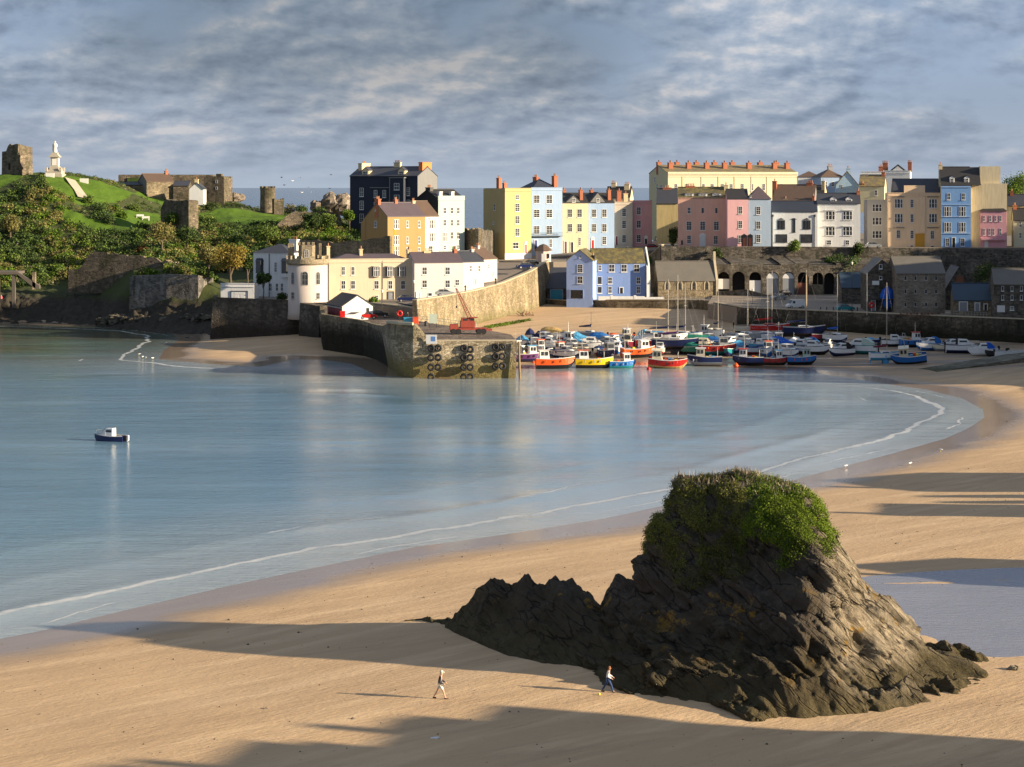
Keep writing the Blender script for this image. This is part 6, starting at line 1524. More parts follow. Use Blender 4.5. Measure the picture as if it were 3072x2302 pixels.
# statue monument
MARB = plain('marble', (.78, .75, .68), .6, var=.06); PED = plain('pedestal_stone', (.44, .39, .31), .8, var=.25)
Ym = 622; sx0 = XY(165, Ym)[0]; o = thing('statue_monument', 'white statue on a tall stone pedestal at the top of the hill', 'monument', (sx0, Ym, zY(529, Ym)))
o.scale = (.84, .84, .93)
mb = MB()
for q, z0, z1 in ((3.3, -.5, .7), (2.9, .701, 1.6), (2.4, 1.601, 2.2)): mb.box(-q, q, -q, q, z0, z1)
for sx_ in (-1, 1):
    for sy in (-1, 1): mb.box(sx_*2.6-.45, sx_*2.6+.45, sy*2.6-.45, sy*2.6+.45, 1.601, 2.9)
mb.build('steps', PED, o)
mb = MB(); mb.box(-1.7, 1.7, -1.7, 1.7, 2.201, 3.2); mb.box(-1.35, 1.35, -1.35, 1.35, 3.201, 6.3); mb.box(-1.9, 1.9, -1.9, 1.9, 6.301, 6.8); mb.box(-1.5, 1.5, -1.5, 1.5, 6.801, 7.2); mb.box(-1.1, 1.1, -1.1, 1.1, 7.201, 7.9); pe = mb.build('pedestal', PED, o)
mb = MB(); mb.box(-.8, .8, -1.42, -1.355, 3.6, 5.8); mb.box(1.355, 1.42, -.8, .8, 3.6, 5.8); mb.build('panel', MARB, pe)
mb = MB(); mb.lathe([(.75, 0), (.85, .3), (.72, 1.0), (.62, 1.7), (.70, 2.2), (.78, 2.7), (.62, 3.0), (.26, 3.12), (.22, 3.25), (.33, 3.42), (.34, 3.62), (.24, 3.82), (.05, 3.9)], (0, 0, 7.901), 14)
mb.tube([(.7, 0, 10.7), (.85, -.25, 10.0), (.55, -.6, 9.7)], [.2, .17, .12], 6); mb.tube([(-.7, 0, 10.7), (-.85, -.1, 10.0), (-.7, -.4, 9.3)], [.2, .17, .12], 6); mb.tube([(-.5, .2, 10.6), (-.75, .45, 9), (-.6, .5, 8)], [.3, .35, .3], 6)
mb.build('statue', MARB, o, True)
# path and benches
mb = MB(); A0 = [hp3(195, 618, .12), hp3(228, 618, .12)]; steps = [(195, 226, 619), (208, 240, 612), (222, 254, 606), (234, 268, 600)]
vs = []
for a, b_, Yp in steps:
    for p in (a, b_): q = hp3(p, Yp, .35); vs.append(tuple(q))
mb.add(vs, [(i*2, i*2+1, i*2+3, i*2+2) for i in range(3)]); struct(mb.build('hill_path', plain('path_gravel', (.50, .43, .32), .9, var=.2)))
def bench(px, Y, label, rz=0):
    o = thing('park_bench', label, 'bench', tuple(hp3(px, Y, .2)), rz, 'white benches on the castle hill')
    MB().box(-1.1, 1.1, -.25, .25, .42, .5).build('seat', MARB, o); MB().box(-1.1, 1.1, .22, .3, .52, 1.05).build('backrest', MARB, o)
    for s_ in (-1, 1): MB().box(s_*.95-.06, s_*.95+.06, -.25, .3, -.6, .42).build('leg', MARB, o)
bench(420, 596, 'white bench on the middle lawn between dark bushes'); bench(437, 595, 'second white bench, just right of the one on the middle lawn'); bench(540, 618, 'white bench by the bushes below the museum gable')
o = thing('parapet_wall', 'low white wall left of the statue steps', 'wall', tuple(hp3(150, 617, 0))); MB().box(-1.3, 1.3, -.2, .2, -1, 1.1).build('masonry', MARB, o)
o = thing('parapet_wall', 'low white wall right of the statue on the crest', 'wall', tuple(hp3(252, 620, .2))); MB().box(-1.3, 1.3, -.2, .2, -1, 1.1).build('masonry', MARB, o)
# museum range behind the crest
h = House('museum', 'long flat grey stone museum range behind the crest of the hill', 'museum', 355, 640, 525, 575, 668, 4, 10, STONE_R, 'flat', 'dark', .1, cornice=False)
mb = MB(); mb.box(3, 9, -.4, .1, 2.6, 4.6); mb.build('creeper', L_DARK, h.o); h = House('museum_wing', 'tall square grey stone end block of the museum with broken windows', 'museum', 612, 672, 530, 590, 655, -12, 8, STONE_R, 'flat', 'dark', .1, cornice=False)
h.wins([650], [545, 565], 6, 9, 'bare'); h.bx('turret', 3.4, 5.2, 2, 4, h.h, h.h+.9, STONE_R)
h = House('cottage', 'long low slate roofed cottage with an orange ridge below the museum', 'cottage', 345, 432, 556, 570, 645, 4, 8, STONE_T, 'gable', 'slate', .9)
h = House('cottage', 'brown stone gabled cottage with a brick chimney, in front of the museum', 'cottage', 440, 520, 545, 575, 642, 28, 9, STONE_T, 'gable', 'brown', 2.4, side='greycem'); h.chim(.9, .5, .9, 1.2, .9, BRICK, 2)
h = House('cottage', 'small white gabled cottage below the museum wing', 'cottage', 568, 610, 567, 592, 636, -2, 5, 'white', 'front', 'slate', 1.9); h.chim(.5, .1, 1.1, .9, 1.0, CREAMC, 1)
h = House('cottage', 'low dark cottage with a white chimney, linking the two gabled cottages', 'cottage', 520, 566, 558, 580, 645, 0, 7, STONE_R, 'gable', 'slate', 1.4)
# watch tower
Yw = 642; o = thing('watch_tower', 'small round stone watch tower on the green slope by the sea', 'tower', (XY(803, Yw)[0], Yw, zY(620, Yw)))
mb = MB(); mb.lathe([(2.5, -2), (2.35, 5.4)], (0, 0, 0), 24); mb.lathe([(2.5, 5.401), (2.5, 6.0), (2.1, 6.0), (2.1, 5.5)], (0, 0, 0), 24)
for i in range(10):
    a = i*2*pi/10; mb.prism([(2.5*cos(a-.17), 2.5*sin(a-.17)), (2.5*cos(a+.17), 2.5*sin(a+.17)), (2.1*cos(a+.17), 2.1*sin(a+.17)), (2.1*cos(a-.17), 2.1*sin(a-.17))], 5.98, 6.5)
mb.build('masonry', STONE_R, o)
ruin('ruined_wall', 'short ruined wall stub at the right foot of the watch tower', 'wall', [XY(822, 640), XY(852, 641)], zY(625, 640), [(0, zY(596, 640)), (.5, zY(600, 640)), (1, zY(594, 640))], 1.2, STONE_R)
ruin('ruined_block', 'square ivy-topped ruined block standing in the lawns', 'ruin', [XY(482, 579), XY(566, 571)], zY(662, 572), [(0, zY(628, 572)), (.15, zY(600, 572)), (.5, zY(603, 572)), (.97, zY(599, 572)), (1, zY(602, 572))], 3.6, STONE_R)
ruin('ruined_wall', 'long sunlit ruined stone wall behind the trees left of the black hotel', 'wall', [XY(832, 572), XY(1026, 576)], zY(700, 575), [(0, zY(672, 575)), (.1, zY(655, 575)), (.25, zY(637, 575)), (.6, zY(633, 575)), (.8, zY(636, 575)), (.97, zY(645, 575)), (1, zY(668, 575))], 1.5, STONE_R)
ruin('battlement_wall', 'broken battlement wall above the grey retaining wall', 'wall', [XY(205, 513), XY(488, 507)], zY(845, 510), [(0, zY(812, 510)), (.1, zY(808, 510)), (.18, zY(790, 510)), (.22, zY(762, 510)), (.26, zY(765, 510)), (.28, zY(755, 510)), (.42, zY(758, 510)), (.43, zY(768, 510)), (.46, zY(760, 510)), (.62, zY(764, 510)), (.63, zY(775, 510)), (.66, zY(768, 510)), (.80, zY(766, 510)), (.81, zY(778, 510)), (.84, zY(768, 510)), (.93, zY(775, 510)), (1, zY(790, 510))], 1.2, STONE_R)
o = ruin('gate_post', 'sunlit stone gate post at the right end of the battlement wall', 'post', [XY(489, 506), XY(510, 505)], zY(808, 505), [(0, zY(785, 505)), (.4, zY(780, 505)), (1, zY(792, 505))], 2, STONE_T)
GREYW = stone('stone_greywall', (.09,.085,.075), (.24,.22,.19), (.12,.11,.10), 1.3, stain=(.30,.28,.24), base=(.03,.028,.022), bz=(3, 5.5))
wall_strip('sea_defence_wall', 'big pale-streaked grey retaining wall at the foot of the hill', [(XY(390, 488)[0], 488, 3, zY(828, 488)), (XY(500, 485)[0], 485, 3, zY(824, 485)), (XY(594, 483)[0], 483, 3, zY(826, 483)), (XY(640, 490)[0], 490, 3, zY(835, 490))], 2.0, GREYW, None, battered=.5)
ruin('garden_wall', 'long tan garden wall between the hill trees and the orange house', 'wall', [XY(890, 492), XY(1170, 478)], 9, [(0, zY(718, 492)), (.2, zY(720, 492)), (.4, zY(728, 485)), (.75, zY(720, 480)), (1, zY(708, 478))], .8, STONE_T)
ruin('town_wall', 'battlemented stone wall with an arch between the pale green and yellow houses', 'wall', [XY(1393, 528), XY(1435, 524)], 14, [(0, zY(686, 528)), (.2, zY(686, 528)), (.21, zY(692, 528)), (.35, zY(692, 528)), (.36, zY(685, 528)), (.6, zY(685, 528)), (.61, zY(691, 528)), (.75, zY(691, 528)), (.76, zY(685, 528)), (1, zY(685, 528))], 1, STONE_T)
ruin('town_wall', 'shadowed stone wall running back from the battlemented one to the yellow house', 'wall', [XY(1435, 523), XY(1483, 548)], 14, [(0, zY(686, 524)), (1, zY(694, 545))], 1, STONE_D)
tree('bush', 'dark bush in the archway between the battlemented wall and the yellow house', 1440, 518, 3.6, 2.4, L_DARK, 'bush', seed=40, zb=13.5, n=900, trunk=False)
# pavilion at the far left edge
o = thing('shore_shelter', 'concrete shelter with a sloping roof and stair at the left edge', 'shelter', (XY(-60, 505)[0], 505, 5.6))
CONC = plain('concrete', (.12, .10, .08), .9, var=.25)
mb = MB(); mb.box(0, 9.6, -1, 7, 6.4, 7.1); mb.build('roof_slab', CONC, o)
for x_ in (0, 4.2, 8.2): mb = MB(); mb.box(x_, x_+.8, -.6, .2, -2, 6.4); mb.build('pillar', CONC, o)
mb = MB(); mb.extr([(9.6, 7.1), (9.6, 6.4), (14.2, 2.8), (15.2, 2.8), (15.2, 3.6)], -.9, .4); mb.build('stair_flank', CONC, o)
mb = MB(); mb.box(13.4, 14.2, -.9, 0, 2.6, 7.0); mb.build('stair_post', STONE_T, o)
o = thing('person', 'distant person in a pink top under the shelter at the left edge', 'person', (XY(7, 500)[0], 499, zY(907, 499)))
mb = MB(); mb.lathe([(.16, 0), (.20, .5), (.22, .85)], (0, 0, 0), 8); mb.build('trousers', DR['black'], o); mb = MB(); mb.lathe([(.23, .85), (.27, 1.3), (.12, 1.48)], (0, 0, 0), 8); mb.build('top', plain('pink_cloth', (.75, .18, .2)), o); mb = MB(); mb.lathe([(.07, 1.46), (.11, 1.58), (.10, 1.70), (.03, 1.76)], (0, 0, 0), 8); mb.build('head', plain('skin', (.55, .33, .22)), o)
# rocks beyond the hill by the sea
def boulder(px, py, Y, r, label, mat, zs=.7, seed=0, group=None):
    me = MB(); n1, n2 = 14, 9; gg = np.random.default_rng(seed)
    th, ph_ = np.meshgrid(np.linspace(0, 2*pi, n1, endpoint=False), np.linspace(-pi/2, pi/2, n2))
    x = np.cos(ph_)*np.cos(th); y = np.cos(ph_)*np.sin(th); z = np.sin(ph_); d = 1+.45*fbm(x*1.6+seed*3.1, y*1.6, z*1.6, o=3)
    vs = np.stack([x*d*r, y*d*r, z*d*r*zs], -1).reshape(-1, 3); fs = [(i*n1+j, i*n1+(j+1) % n1, (i+1)*n1+(j+1) % n1, (i+1)*n1+j) for i in range(n2-1) for j in range(n1)]
    me.add(vs.tolist(), fs); o = me.build('boulder', mat); o.location = (XY(px, Y)[0], Y, HC-(py-HZ)*Y/F); o.rotation_euler = (0, 0, seed); tag(o, label, 'rock', group); return o
CR = stone('crag', (.16,.13,.10), (.38,.31,.24), (.14,.12,.09), .8)
boulder(706, 592, 700, 1.9, 'pale crag by the sea right of the museum wing', CR, 1.0, 1); boulder(722, 594, 705, 1.5, 'smaller pale crag leaning on the one right of the museum wing', CR, .9, 2)
boulder(990, 610, 690, 3.6, 'pale sea crag left of the black hotel', CR, .9, 3); boulder(1025, 614, 690, 3.4, 'pale sea crag touching the black hotel', CR, 1.0, 4); boulder(955, 618, 690, 2.6, 'lower pale crag in front of the dark bushes', CR, .9, 5)
# ================================================================ BOATS
BC = dict(white=(.74,.73,.70), cream=(.68,.60,.44), red=(.48,.02,.015), darkred=(.25,.02,.02), maroon=(.14,.015,.03), orange=(.70,.10,.015), yellow=(.75,.50,.01), navy=(.012,.020,.08),
          blue=(.02,.14,.42), brightblue=(.01,.10,.48), skyblue=(.08,.34,.58), teal=(.02,.22,.24), green=(.01,.16,.11), black=(.015,.015,.018), grey=(.28,.29,.30), tan=(.50,.33,.12), wood=(.28,.14,.05), cyan=(.02,.38,.60), purple=(.10,.03,.12), palegreen=(.45,.55,.46))
def B(k): return plain('boat_'+k, BC[k], .35, var=.14)
ALU = plain('aluminium', (.55, .55, .53), .4, .6); RUBBER = plain('rubber_black', (.02, .02, .022), .6); ROPE = plain('rope', (.35, .30, .2), .9)
CANV = {}
def canvas(k):
    return plain('canvas_'+k, BC[k], .85, var=.3)
def boat(name, kind, label, px, py, L, head, hull, boot='darkred', top='white', roof=None, cover=None, tilt=0, pitch=0, water=False, mast=None, Y=None, group='boats moored in the harbour', extra=(), cat='boat', seed=None):
    """px,py: lowest point; head degrees, 0 = bow to the right, -90 = bow towards the viewer"""
    if py < 1080: L *= 1.22 if px < 2480 else 1.02
    gg = random.Random(int(px*13+py*7) if seed is None else seed)
    z = 0.
    for _ in range(6):
        Y = (HC-z)*F/(py-HZ); z = max(gz((px-CX)/F*Y, Y), -.15) if not water else -.40
    o = thing(name, label, cat, ((px-CX)/F*Y, Y, z), radians(head), group)
    o.rotation_euler = (radians(tilt), radians(pitch), radians(head))
    bw = L*(.36 if kind != 'yacht' else .31); fb = L*(.15 if kind != 'fishing' else .185)*.9+.25; kd = .16*L if kind in ('yacht',) else .05*L+.12
    n = 13; secs = []; sheer = []
    for i in range(n):
        u = i/(n-1); x = -L/2+L*u
        b_ = bw/2*(.80+.20*sin(min(1, u*2)*pi/2))*(1-max(0, (u-.48)/.52)**2.3) + .012
        zs = kd+fb*(1+.10*(1-u)**2+.42*max(0, u-.35)**1.6*1.6); kz = 0 if u < .8 else (zs-kd*.2)*((u-.8)/.2)**2*.55
        if kind == 'yacht': kz = kd*.55+kz*.8
        xx = x+(.10*L*max(0, u-.7)/.3 if u > .7 else 0)*.35
        zb_ = kz+(zs-kz)*.34; zc_ = kz+(zs-kz)*.40
        secs.append([(xx-.04*L*(u > .9), 0, kz), (xx, b_*.55, kz+(zs-kz)*.10), (xx, b_*.93, zb_), (xx, b_*.95, zc_), (xx, b_, zs-.10), (xx, b_*1.03, zs-.09), (xx, b_*1.03, zs), (xx, b_*.9, zs)])
        sheer.append((xx, b_, zs))
    mb = MB(); m = len(secs[0])
    vs = []; fs = []; mi = []
    for s_ in secs:
        vs += [(p[0], p[1], p[2]) for p in s_]; 
    for s_ in secs:
        vs += [(p[0], -p[1], p[2]) for p in s_]
    off = n*m
    slot = [1, 1, 1, 0, 2, 2, 2]
    for i in range(n-1):
        for j in range(m-1):
            a = i*m+j; fs.append((a+1, a, a+m, a+m+1)); mi.append(slot[j]); c_ = off+a; fs.append((c_, c_+1, c_+m+1, c_+m)); mi.append(slot[j])
    for i, (q) in ((0, 1), (n-1, -1)):
        ring = [i*m+j for j in range(m)]+[off+i*m+j for j in range(m-1, -1, -1)]
        fs.append(tuple(ring if q > 0 else ring[::-1])); mi.append(0)
    mb.v = vs; mb.f = fs; mb.m = mi
    gun = 'white' if hull not in ('white', 'cream') else (boot if boot != 'darkred' else 'blue')
    ho = mb.build('hull', [B(hull), B(boot), B(gun)], o)
    # deck sits lower than the gunwale
    dk = MB(); dz = .18 if kind in ('cruiser', 'yacht') else .42
    dk.add([(s_[0], s_[1]*.96, s_[2]-dz) for s_ in sheer]+[(s_[0], -s_[1]*.96, s_[2]-dz) for s_ in sheer], [(i, i+n, i+n+1, i+1) for i in range(n-1)])
    dk.build('deck', B('grey') if kind in ('fishing', 'dinghy') else B('cream'), o)
    dkz = sheer[n//2][2]-dz
    if kind in ('yacht',):
        for s_ in (-1, 1): MB().loft([[(-.2*L*.4, s_*.25*bw-.04, 0), (.10*L, s_*.25*bw-.04, 0), (.10*L, s_*.25*bw+.04, 0), (-.2*L*.4, s_*.25*bw+.04, 0)], [(-.12*L*.6, s_*.22*bw-.06, kd*.9), (.16*L, s_*.22*bw-.06, kd*.9), (.16*L, s_*.22*bw+.06, kd*.9), (-.12*L*.6, s_*.22*bw+.06, kd*.9)]]).build('keel', B(boot), o)
        MB().box(-L*.5, -L*.46, -.04, .04, .1, kd+fb*.8).build('rudder', B(boot), o)
    rf = B(roof or top)
    if kind == 'fishing':
        x0 = gg.choice([.02, .06]) * L if 'aft' not in extra else -.40*L
        ln = .27*L; w_ = bw*.36; h_ = 1.55+L*.06; c0 = dkz-.02
        cb = MB(); cb.loft([[(x0, -w_, c0), (x0+ln, -w_*.9, c0), (x0+ln, w_*.9, c0), (x0, w_, c0)], [(x0, -w_, c0+h_), (x0+ln*.86, -w_*.86, c0+h_), (x0+ln*.86, w_*.86, c0+h_), (x0, w_, c0+h_)]])
        ca = cb.build('wheelhouse', B(top), o)
        MB().box(x0-.25, x0+ln, -w_*1.05, w_*1.05, c0+h_+.002, c0+h_+.12).build('roof', rf, ca)
        for s_ in (-1, 1):
            for q in (.14, .54):
                MB().box(x0+ln*q, x0+ln*(q+.26), min(s_*w_*.93, s_*(w_+.025)), max(s_*w_*.93, s_*(w_+.025)), c0+h_*.52, c0+h_*.88).build('window', GLASS, ca)
        MB().loft([[(x0+ln*.95, -w_*.7, c0+h_*.50), (x0+ln*.97, -w_*.7, c0+h_*.50), (x0+ln*.97, w_*.7, c0+h_*.50), (x0+ln*.95, w_*.7, c0+h_*.50)], [(x0+ln*.87, -w_*.7, c0+h_*.9), (x0+ln*.91, -w_*.7, c0+h_*.9), (x0+ln*.91, w_*.7, c0+h_*.9), (x0+ln*.87, w_*.7, c0+h_*.9)]]).build('windscreen', GLASS, ca)
        mh = mast or 2.2
        mm = MB(); mm.tube([(x0+ln*.3, 0, c0+h_), (x0+ln*.3, 0, c0+h_+mh)], .06, 6, .03); mm.tube([(x0+ln*.3, -.5, c0+h_+mh*.6), (x0+ln*.3, .5, c0+h_+mh*.6)], .03, 5); mm.build('mast', ALU, o)
        ga = MB(); xg = -.36*L if 'aft' not in extra else .28*L
        ga.tube([(xg, -bw*.36, dkz), (xg, -bw*.36, dkz+1.7), (xg, bw*.36, dkz+1.7), (xg, bw*.36, dkz)], .05, 6); ga.build('gantry', ALU, o)
        for q in range(4):
            xq = (-.32+.085*q)*L if 'aft' not in extra else (-.02+.085*q)*L
            MB().box(xq-.26, xq+.22, -.5+.3*(q % 2), .05+.3*(q % 2), dkz, dkz+.40+.12*(q % 3)).build('fish_box', B(['orange', 'skyblue', 'grey', 'yellow'][(q+int(px)) % 4]), o)
        fd = MB()
        for q in (-.25, 0, .22):
            i = int((q+.5)*(n-1)); p = sheer[i]; fd.lathe([(.02, -.75), (.10, -.68), (.10, -.38), (.03, -.28)], (p[0], -p[1]*1.03-.14, p[2]), 7); 
        fd.build('fender', B(gg.choice(['black', 'grey', 'black', 'orange'])), o)
    elif kind == 'cruiser':
        x0, x1, x2 = -.14*L, .12*L, .36*L; w_ = bw*.38; c0 = dkz; h_ = .62+.05*L
        cb = MB(); cb.loft([[(x0, -w_, c0), (x0, -w_*.88, c0+h_*1.35), (x0, w_*.88, c0+h_*1.35), (x0, w_, c0)], [(x1, -w_, c0), (x1-.1, -w_*.8, c0+h_*1.3), (x1-.1, w_*.8, c0+h_*1.3), (x1, w_, c0)], [(x1+.1*L, -w_*.86, c0), (x1+.1*L, -w_*.72, c0+h_*.62), (x1+.1*L, w_*.72, c0+h_*.62), (x1+.1*L, w_*.86, c0)], [(x2, -w_*.4, c0+.05), (x2, -w_*.3, c0+h_*.3), (x2, w_*.3, c0+h_*.3), (x2, w_*.4, c0+.05)]])
        ca = cb.build('cabin', B(top), o)
        MB().loft([[(x1-.06, -w_*.74, c0+h_*1.25), (x1+.0, -w_*.74, c0+h_*1.27), (x1+.0, w_*.74, c0+h_*1.27), (x1-.06, w_*.74, c0+h_*1.25)], [(x1+.09*L, -w_*.66, c0+h_*.66), (x1+.09*L+.06, -w_*.66, c0+h_*.70), (x1+.09*L+.06, w_*.66, c0+h_*.70), (x1+.09*L, w_*.66, c0+h_*.66)]]).build('windscreen', GLASS, ca)
        for s_ in (-1, 1): MB().loft([[(x0+.1, s_*w_*.945-.015, c0+h_*.75), (x1-.1, s_*w_*.90-.015, c0+h_*.75), (x1-.1, s_*w_*.90+.015, c0+h_*.75), (x0+.1, s_*w_*.945+.015, c0+h_*.75)], [(x0+.1, s_*w_*.92-.015, c0+h_*1.1), (x1-.25, s_*w_*.86-.015, c0+h_*1.1), (x1-.25, s_*w_*.86+.015, c0+h_*1.1), (x0+.1, s_*w_*.92+.015, c0+h_*1.1)]]).build('window', GLASS, ca)
        rl = MB(); pts = [(s_[0], -s_[1]*.8, s_[2]+.5) for s_ in sheer[7:12]]; rl.tube(pts, .025, 4); rl.tube([(p[0], -p[1], p[2]) for p in pts], .025, 4)
        for p in pts[::2]: rl.tube([p, (p[0], p[1], p[2]-.5)], .02, 4); rl.tube([(p[0], -p[1], p[2]), (p[0], -p[1], p[2]-.5)], .02, 4)
        rl.build('rail', ALU, o)
        if cover:
            cv_ = MB(); cv_.loft([[(x0-.24*L, -w_, c0+.1), (x0-.24*L, -w_*.8, c0+h_*.7), (x0-.24*L, w_*.8, c0+h_*.7), (x0-.24*L, w_, c0+.1)], [(x0-.08*L, -w_*1.02, c0+.1), (x0-.08*L, -w_*.9, c0+h_*1.5), (x0-.08*L, w_*.9, c0+h_*1.5), (x0-.08*L, w_*1.02, c0+.1)], [(x0+.03*L, -w_*1.02, c0+.3), (x0+.03*L, -w_*.92, c0+h_*1.48), (x0+.03*L, w_*.92, c0+h_*1.48), (x0+.03*L, w_*1.02, c0+.3)]]); cv_.build('canopy', canvas(cover), o)
        if 'noengine' not in extra:
            eng = MB(); e = -L/2-.18; eng.box(e-.22, e+.18, -.19, .19, dkz+.05, dkz+.62); eng.box(e-.12, e+.08, -.07, .07, kd*.1, dkz+.05); eng.box(e-.2, e+.14, -.15, .15, dkz+.621, dkz+.72); eng.build('outboard_motor', RUBBER, o)
    elif kind == 'yacht':
        x0, x1 = -.12*L, .24*L; w_ = bw*.30; c0 = dkz; h_ = .5
        cb = MB(); cb.loft([[(x0, -w_, c0), (x0, -w_*.85, c0+h_), (x0, w_*.85, c0+h_), (x0, w_, c0)], [(x1*.5, -w_, c0), (x1*.5, -w_*.8, c0+h_), (x1*.5, w_*.8, c0+h_), (x1*.5, w_, c0)], [(x1, -w_*.5, c0), (x1-.2, -w_*.4, c0+h_*.5), (x1-.2, w_*.4, c0+h_*.5), (x1, w_*.5, c0)]])
        ca = cb.build('cabin', B(top), o)
        for s_ in (-1, 1): MB().box(x0+.2, x1*.5, min(s_*w_*.92, s_*(w_*.96+.03)), max(s_*w_*.92, s_*(w_*.96+.03)), c0+h_*.35, c0+h_*.7).build('window', GLASS, ca)
        mh = (mast or L*1.15)*.84; xm = .07*L
        mm = MB(); mm.tube([(xm, 0, c0), (xm, 0, c0+mh)], .075, 7, .045); mm.tube([(xm, -bw*.3, c0+mh*.55), (xm, bw*.3, c0+mh*.55)], .035, 5); mt_ = mm.build('mast', plain('mast_pale', (.42, .38, .32), .45), o)
        rg = MB(); t_ = (xm, 0, c0+mh); rg.tube([t_, (L*.5, 0, sheer[-1][2])], .010, 4); rg.tube([t_, (-L*.48, 0, sheer[0][2])], .010, 4)
        for s_ in (-1, 1): rg.tube([t_, (xm, s_*bw*.3, c0+mh*.55), (xm-.1, s_*bw*.47, sheer[6][2])], .009, 4)
        rg.build('rigging', plain('wire', (.25, .24, .23), .6), mt_)
        bm = MB(); bm.tube([(xm, 0, c0+1.25), (-.40*L, 0, c0+1.15)], .06, 6); bm.build('boom', ALU, mt_)
        if cover: sc = MB(); sc.tube([(xm+.05, 0, c0+1.9), (xm-.2, 0, c0+1.5), (-.15*L, 0, c0+1.36), (-.38*L, 0, c0+1.25)], [.10, .24, .22, .12], 8); sc.build('sail_cover', canvas(cover), mt_)
    elif kind == 'dinghy':
        for q in (-.28, 0, .22):
            i = int((q+.5)*(n-1)); p = sheer[i]; MB().box(p[0]-.14, p[0]+.14, -p[1]*.93, p[1]*.93, p[2]-.2, p[2]-.13).build('thwart', B('wood'), o)
        if cover:
            cc = MB(); cc.loft([[(s_[0], -s_[1]*1.05, s_[2]+.01), (s_[0], -s_[1]*.4, s_[2]+.3*sin(pi*min(1, i/5))+.05), (s_[0], s_[1]*.4, s_[2]+.3*sin(pi*min(1, i/5))+.05), (s_[0], s_[1]*1.05, s_[2]+.01)] for i, s_ in enumerate(sheer[:9])]); cc.build('cover', canvas(cover), o)
        eng = MB(); e = -L/2-.12; zz_ = sheer[0][2]; eng.box(e-.2, e+.12, -.15, .15, zz_-.1, zz_+.42); eng.box(e-.1, e+.04, -.05, .05, zz_-.9, zz_-.1); eng.build('outboard_motor', RUBBER, o)
    elif kind == 'covered':
        cc = MB(); hh = gg.uniform(.9, 1.35)
        cc.loft([[(s_[0]-.02, -s_[1]*1.06, s_[2]-.02), (s_[0], -s_[1]*.75, s_[2]+hh*.55*k_), (s_[0], -s_[1]*.1, s_[2]+hh*k_), (s_[0], s_[1]*.1, s_[2]+hh*k_), (s_[0], s_[1]*.75, s_[2]+hh*.55*k_), (s_[0], s_[1]*1.06, s_[2]-.02)] for s_, k_ in zip(sheer[:12], (.55, .8, .95, 1, .98, 1, .9, .72, .5, .35, .2, .1))])
        cc.build('canvas_cover', canvas(cover or 'blue'), o)
        MB().tube([(-.1*L, 0, sheer[4][2]+hh*.9), (-.1*L, 0, sheer[4][2]+hh+1.0)], .03, 5).build('pole', ALU, o)
    if 'legs' in extra:
        for s_ in (-1, 1): MB().tube([(0, s_*bw*.5, kd+fb*.8), (0, s_*bw*.62, 0)], .06, 5).build('beaching_leg', B('skyblue'), o)
    return o
def text(body, parent, loc, rot, size, mat, ext=.01):
    cu = bpy.data.curves.new('t', 'FONT'); cu.body = body; cu.size = size; cu.extrude = ext; cu.align_x = 'CENTER'; cu.align_y = 'CENTER'
    tmp = bpy.data.objects.new('t', cu); COL.objects.link(tmp)
    dg = bpy.context.evaluated_depsgraph_get(); me = bpy.data.meshes.new_from_object(tmp.evaluated_get(dg)); bpy.data.objects.remove(tmp)
    me.materials.clear(); me.materials.append(mat)
    o = bpy.data.objects.new('lettering', me); COL.objects.link(o); o.parent = parent; o.location = loc; o.rotation_euler = rot; return o
FB = 'fishing_boat'; CB = 'cabin_cruiser'; SB = 'sailing_boat'; DB = 'dinghy'; VB = 'covered_boat'
# front rank, left to right
boat(FB, 'fishing', 'small white and cyan boat tucked against the right end of the pier', 1556, 1083, 4.6, 60, 'cyan', 'navy', 'white')
boat(FB, 'fishing', 'maroon-hulled fishing boat piled with blue gear, next to the pier', 1585, 1086, 5.6, 15, 'purple', 'navy', 'white', 'skyblue')
boat(FB, 'fishing', 'orange-bowed fishing boat with an orange hull, first of the front rank', 1664, 1108, 7.2, 6, 'orange', 'black', 'white', extra=('aft',), tilt=-3)
boat(FB, 'fishing', 'bright yellow fishing boat with white wheelhouse and orange roof', 1782, 1107, 6.9, 0, 'yellow', 'black', 'white', 'orange', extra=('aft',), tilt=-2)
boat(FB, 'fishing', 'small white fishing boat with a blue lower hull, right of the yellow one', 1866, 1107, 4.9, 8, 'blue', 'teal', 'white')
boat(FB, 'fishing', 'dark red fishing boat heeled over with its bow to the right', 2000, 1107, 7.0, -8, 'red', 'tan', 'cream', tilt=10, pitch=4, extra=('aft',))
nb = boat(FB, 'fishing', 'navy fishing boat with cream wheelhouse and big white registration marks', 2116, 1098, 6.4, 174, 'navy', 'grey', 'cream', 'white')
boat(FB, 'fishing', 'navy fishing boat with long white wheelhouse and red roof', 2246, 1097, 5.7, 172, 'navy', 'black', 'white', 'red', mast=3.4)
boat(FB, 'fishing', 'red fishing boat with a light blue canvas over its deck, beside the red-roofed one', 2327, 1096, 4.6, -6, 'darkred', 'black', 'white', 'skyblue')
boat(FB, 'fishing', 'bright blue fishing boat with a grey-green wheelhouse, last of the front rank', 2404, 1095, 5.3, -4, 'blue', 'black', 'palegreen', 'grey')
for i, ch in enumerate('MS168'):
    text(ch, nb, (2.1-i*.55, .80+.17*min(1, i/2.), 1.10), (radians(90), 0, radians(180+(14 if i == 0 else 7 if i == 1 else 0))), .62, B('white'), .02)
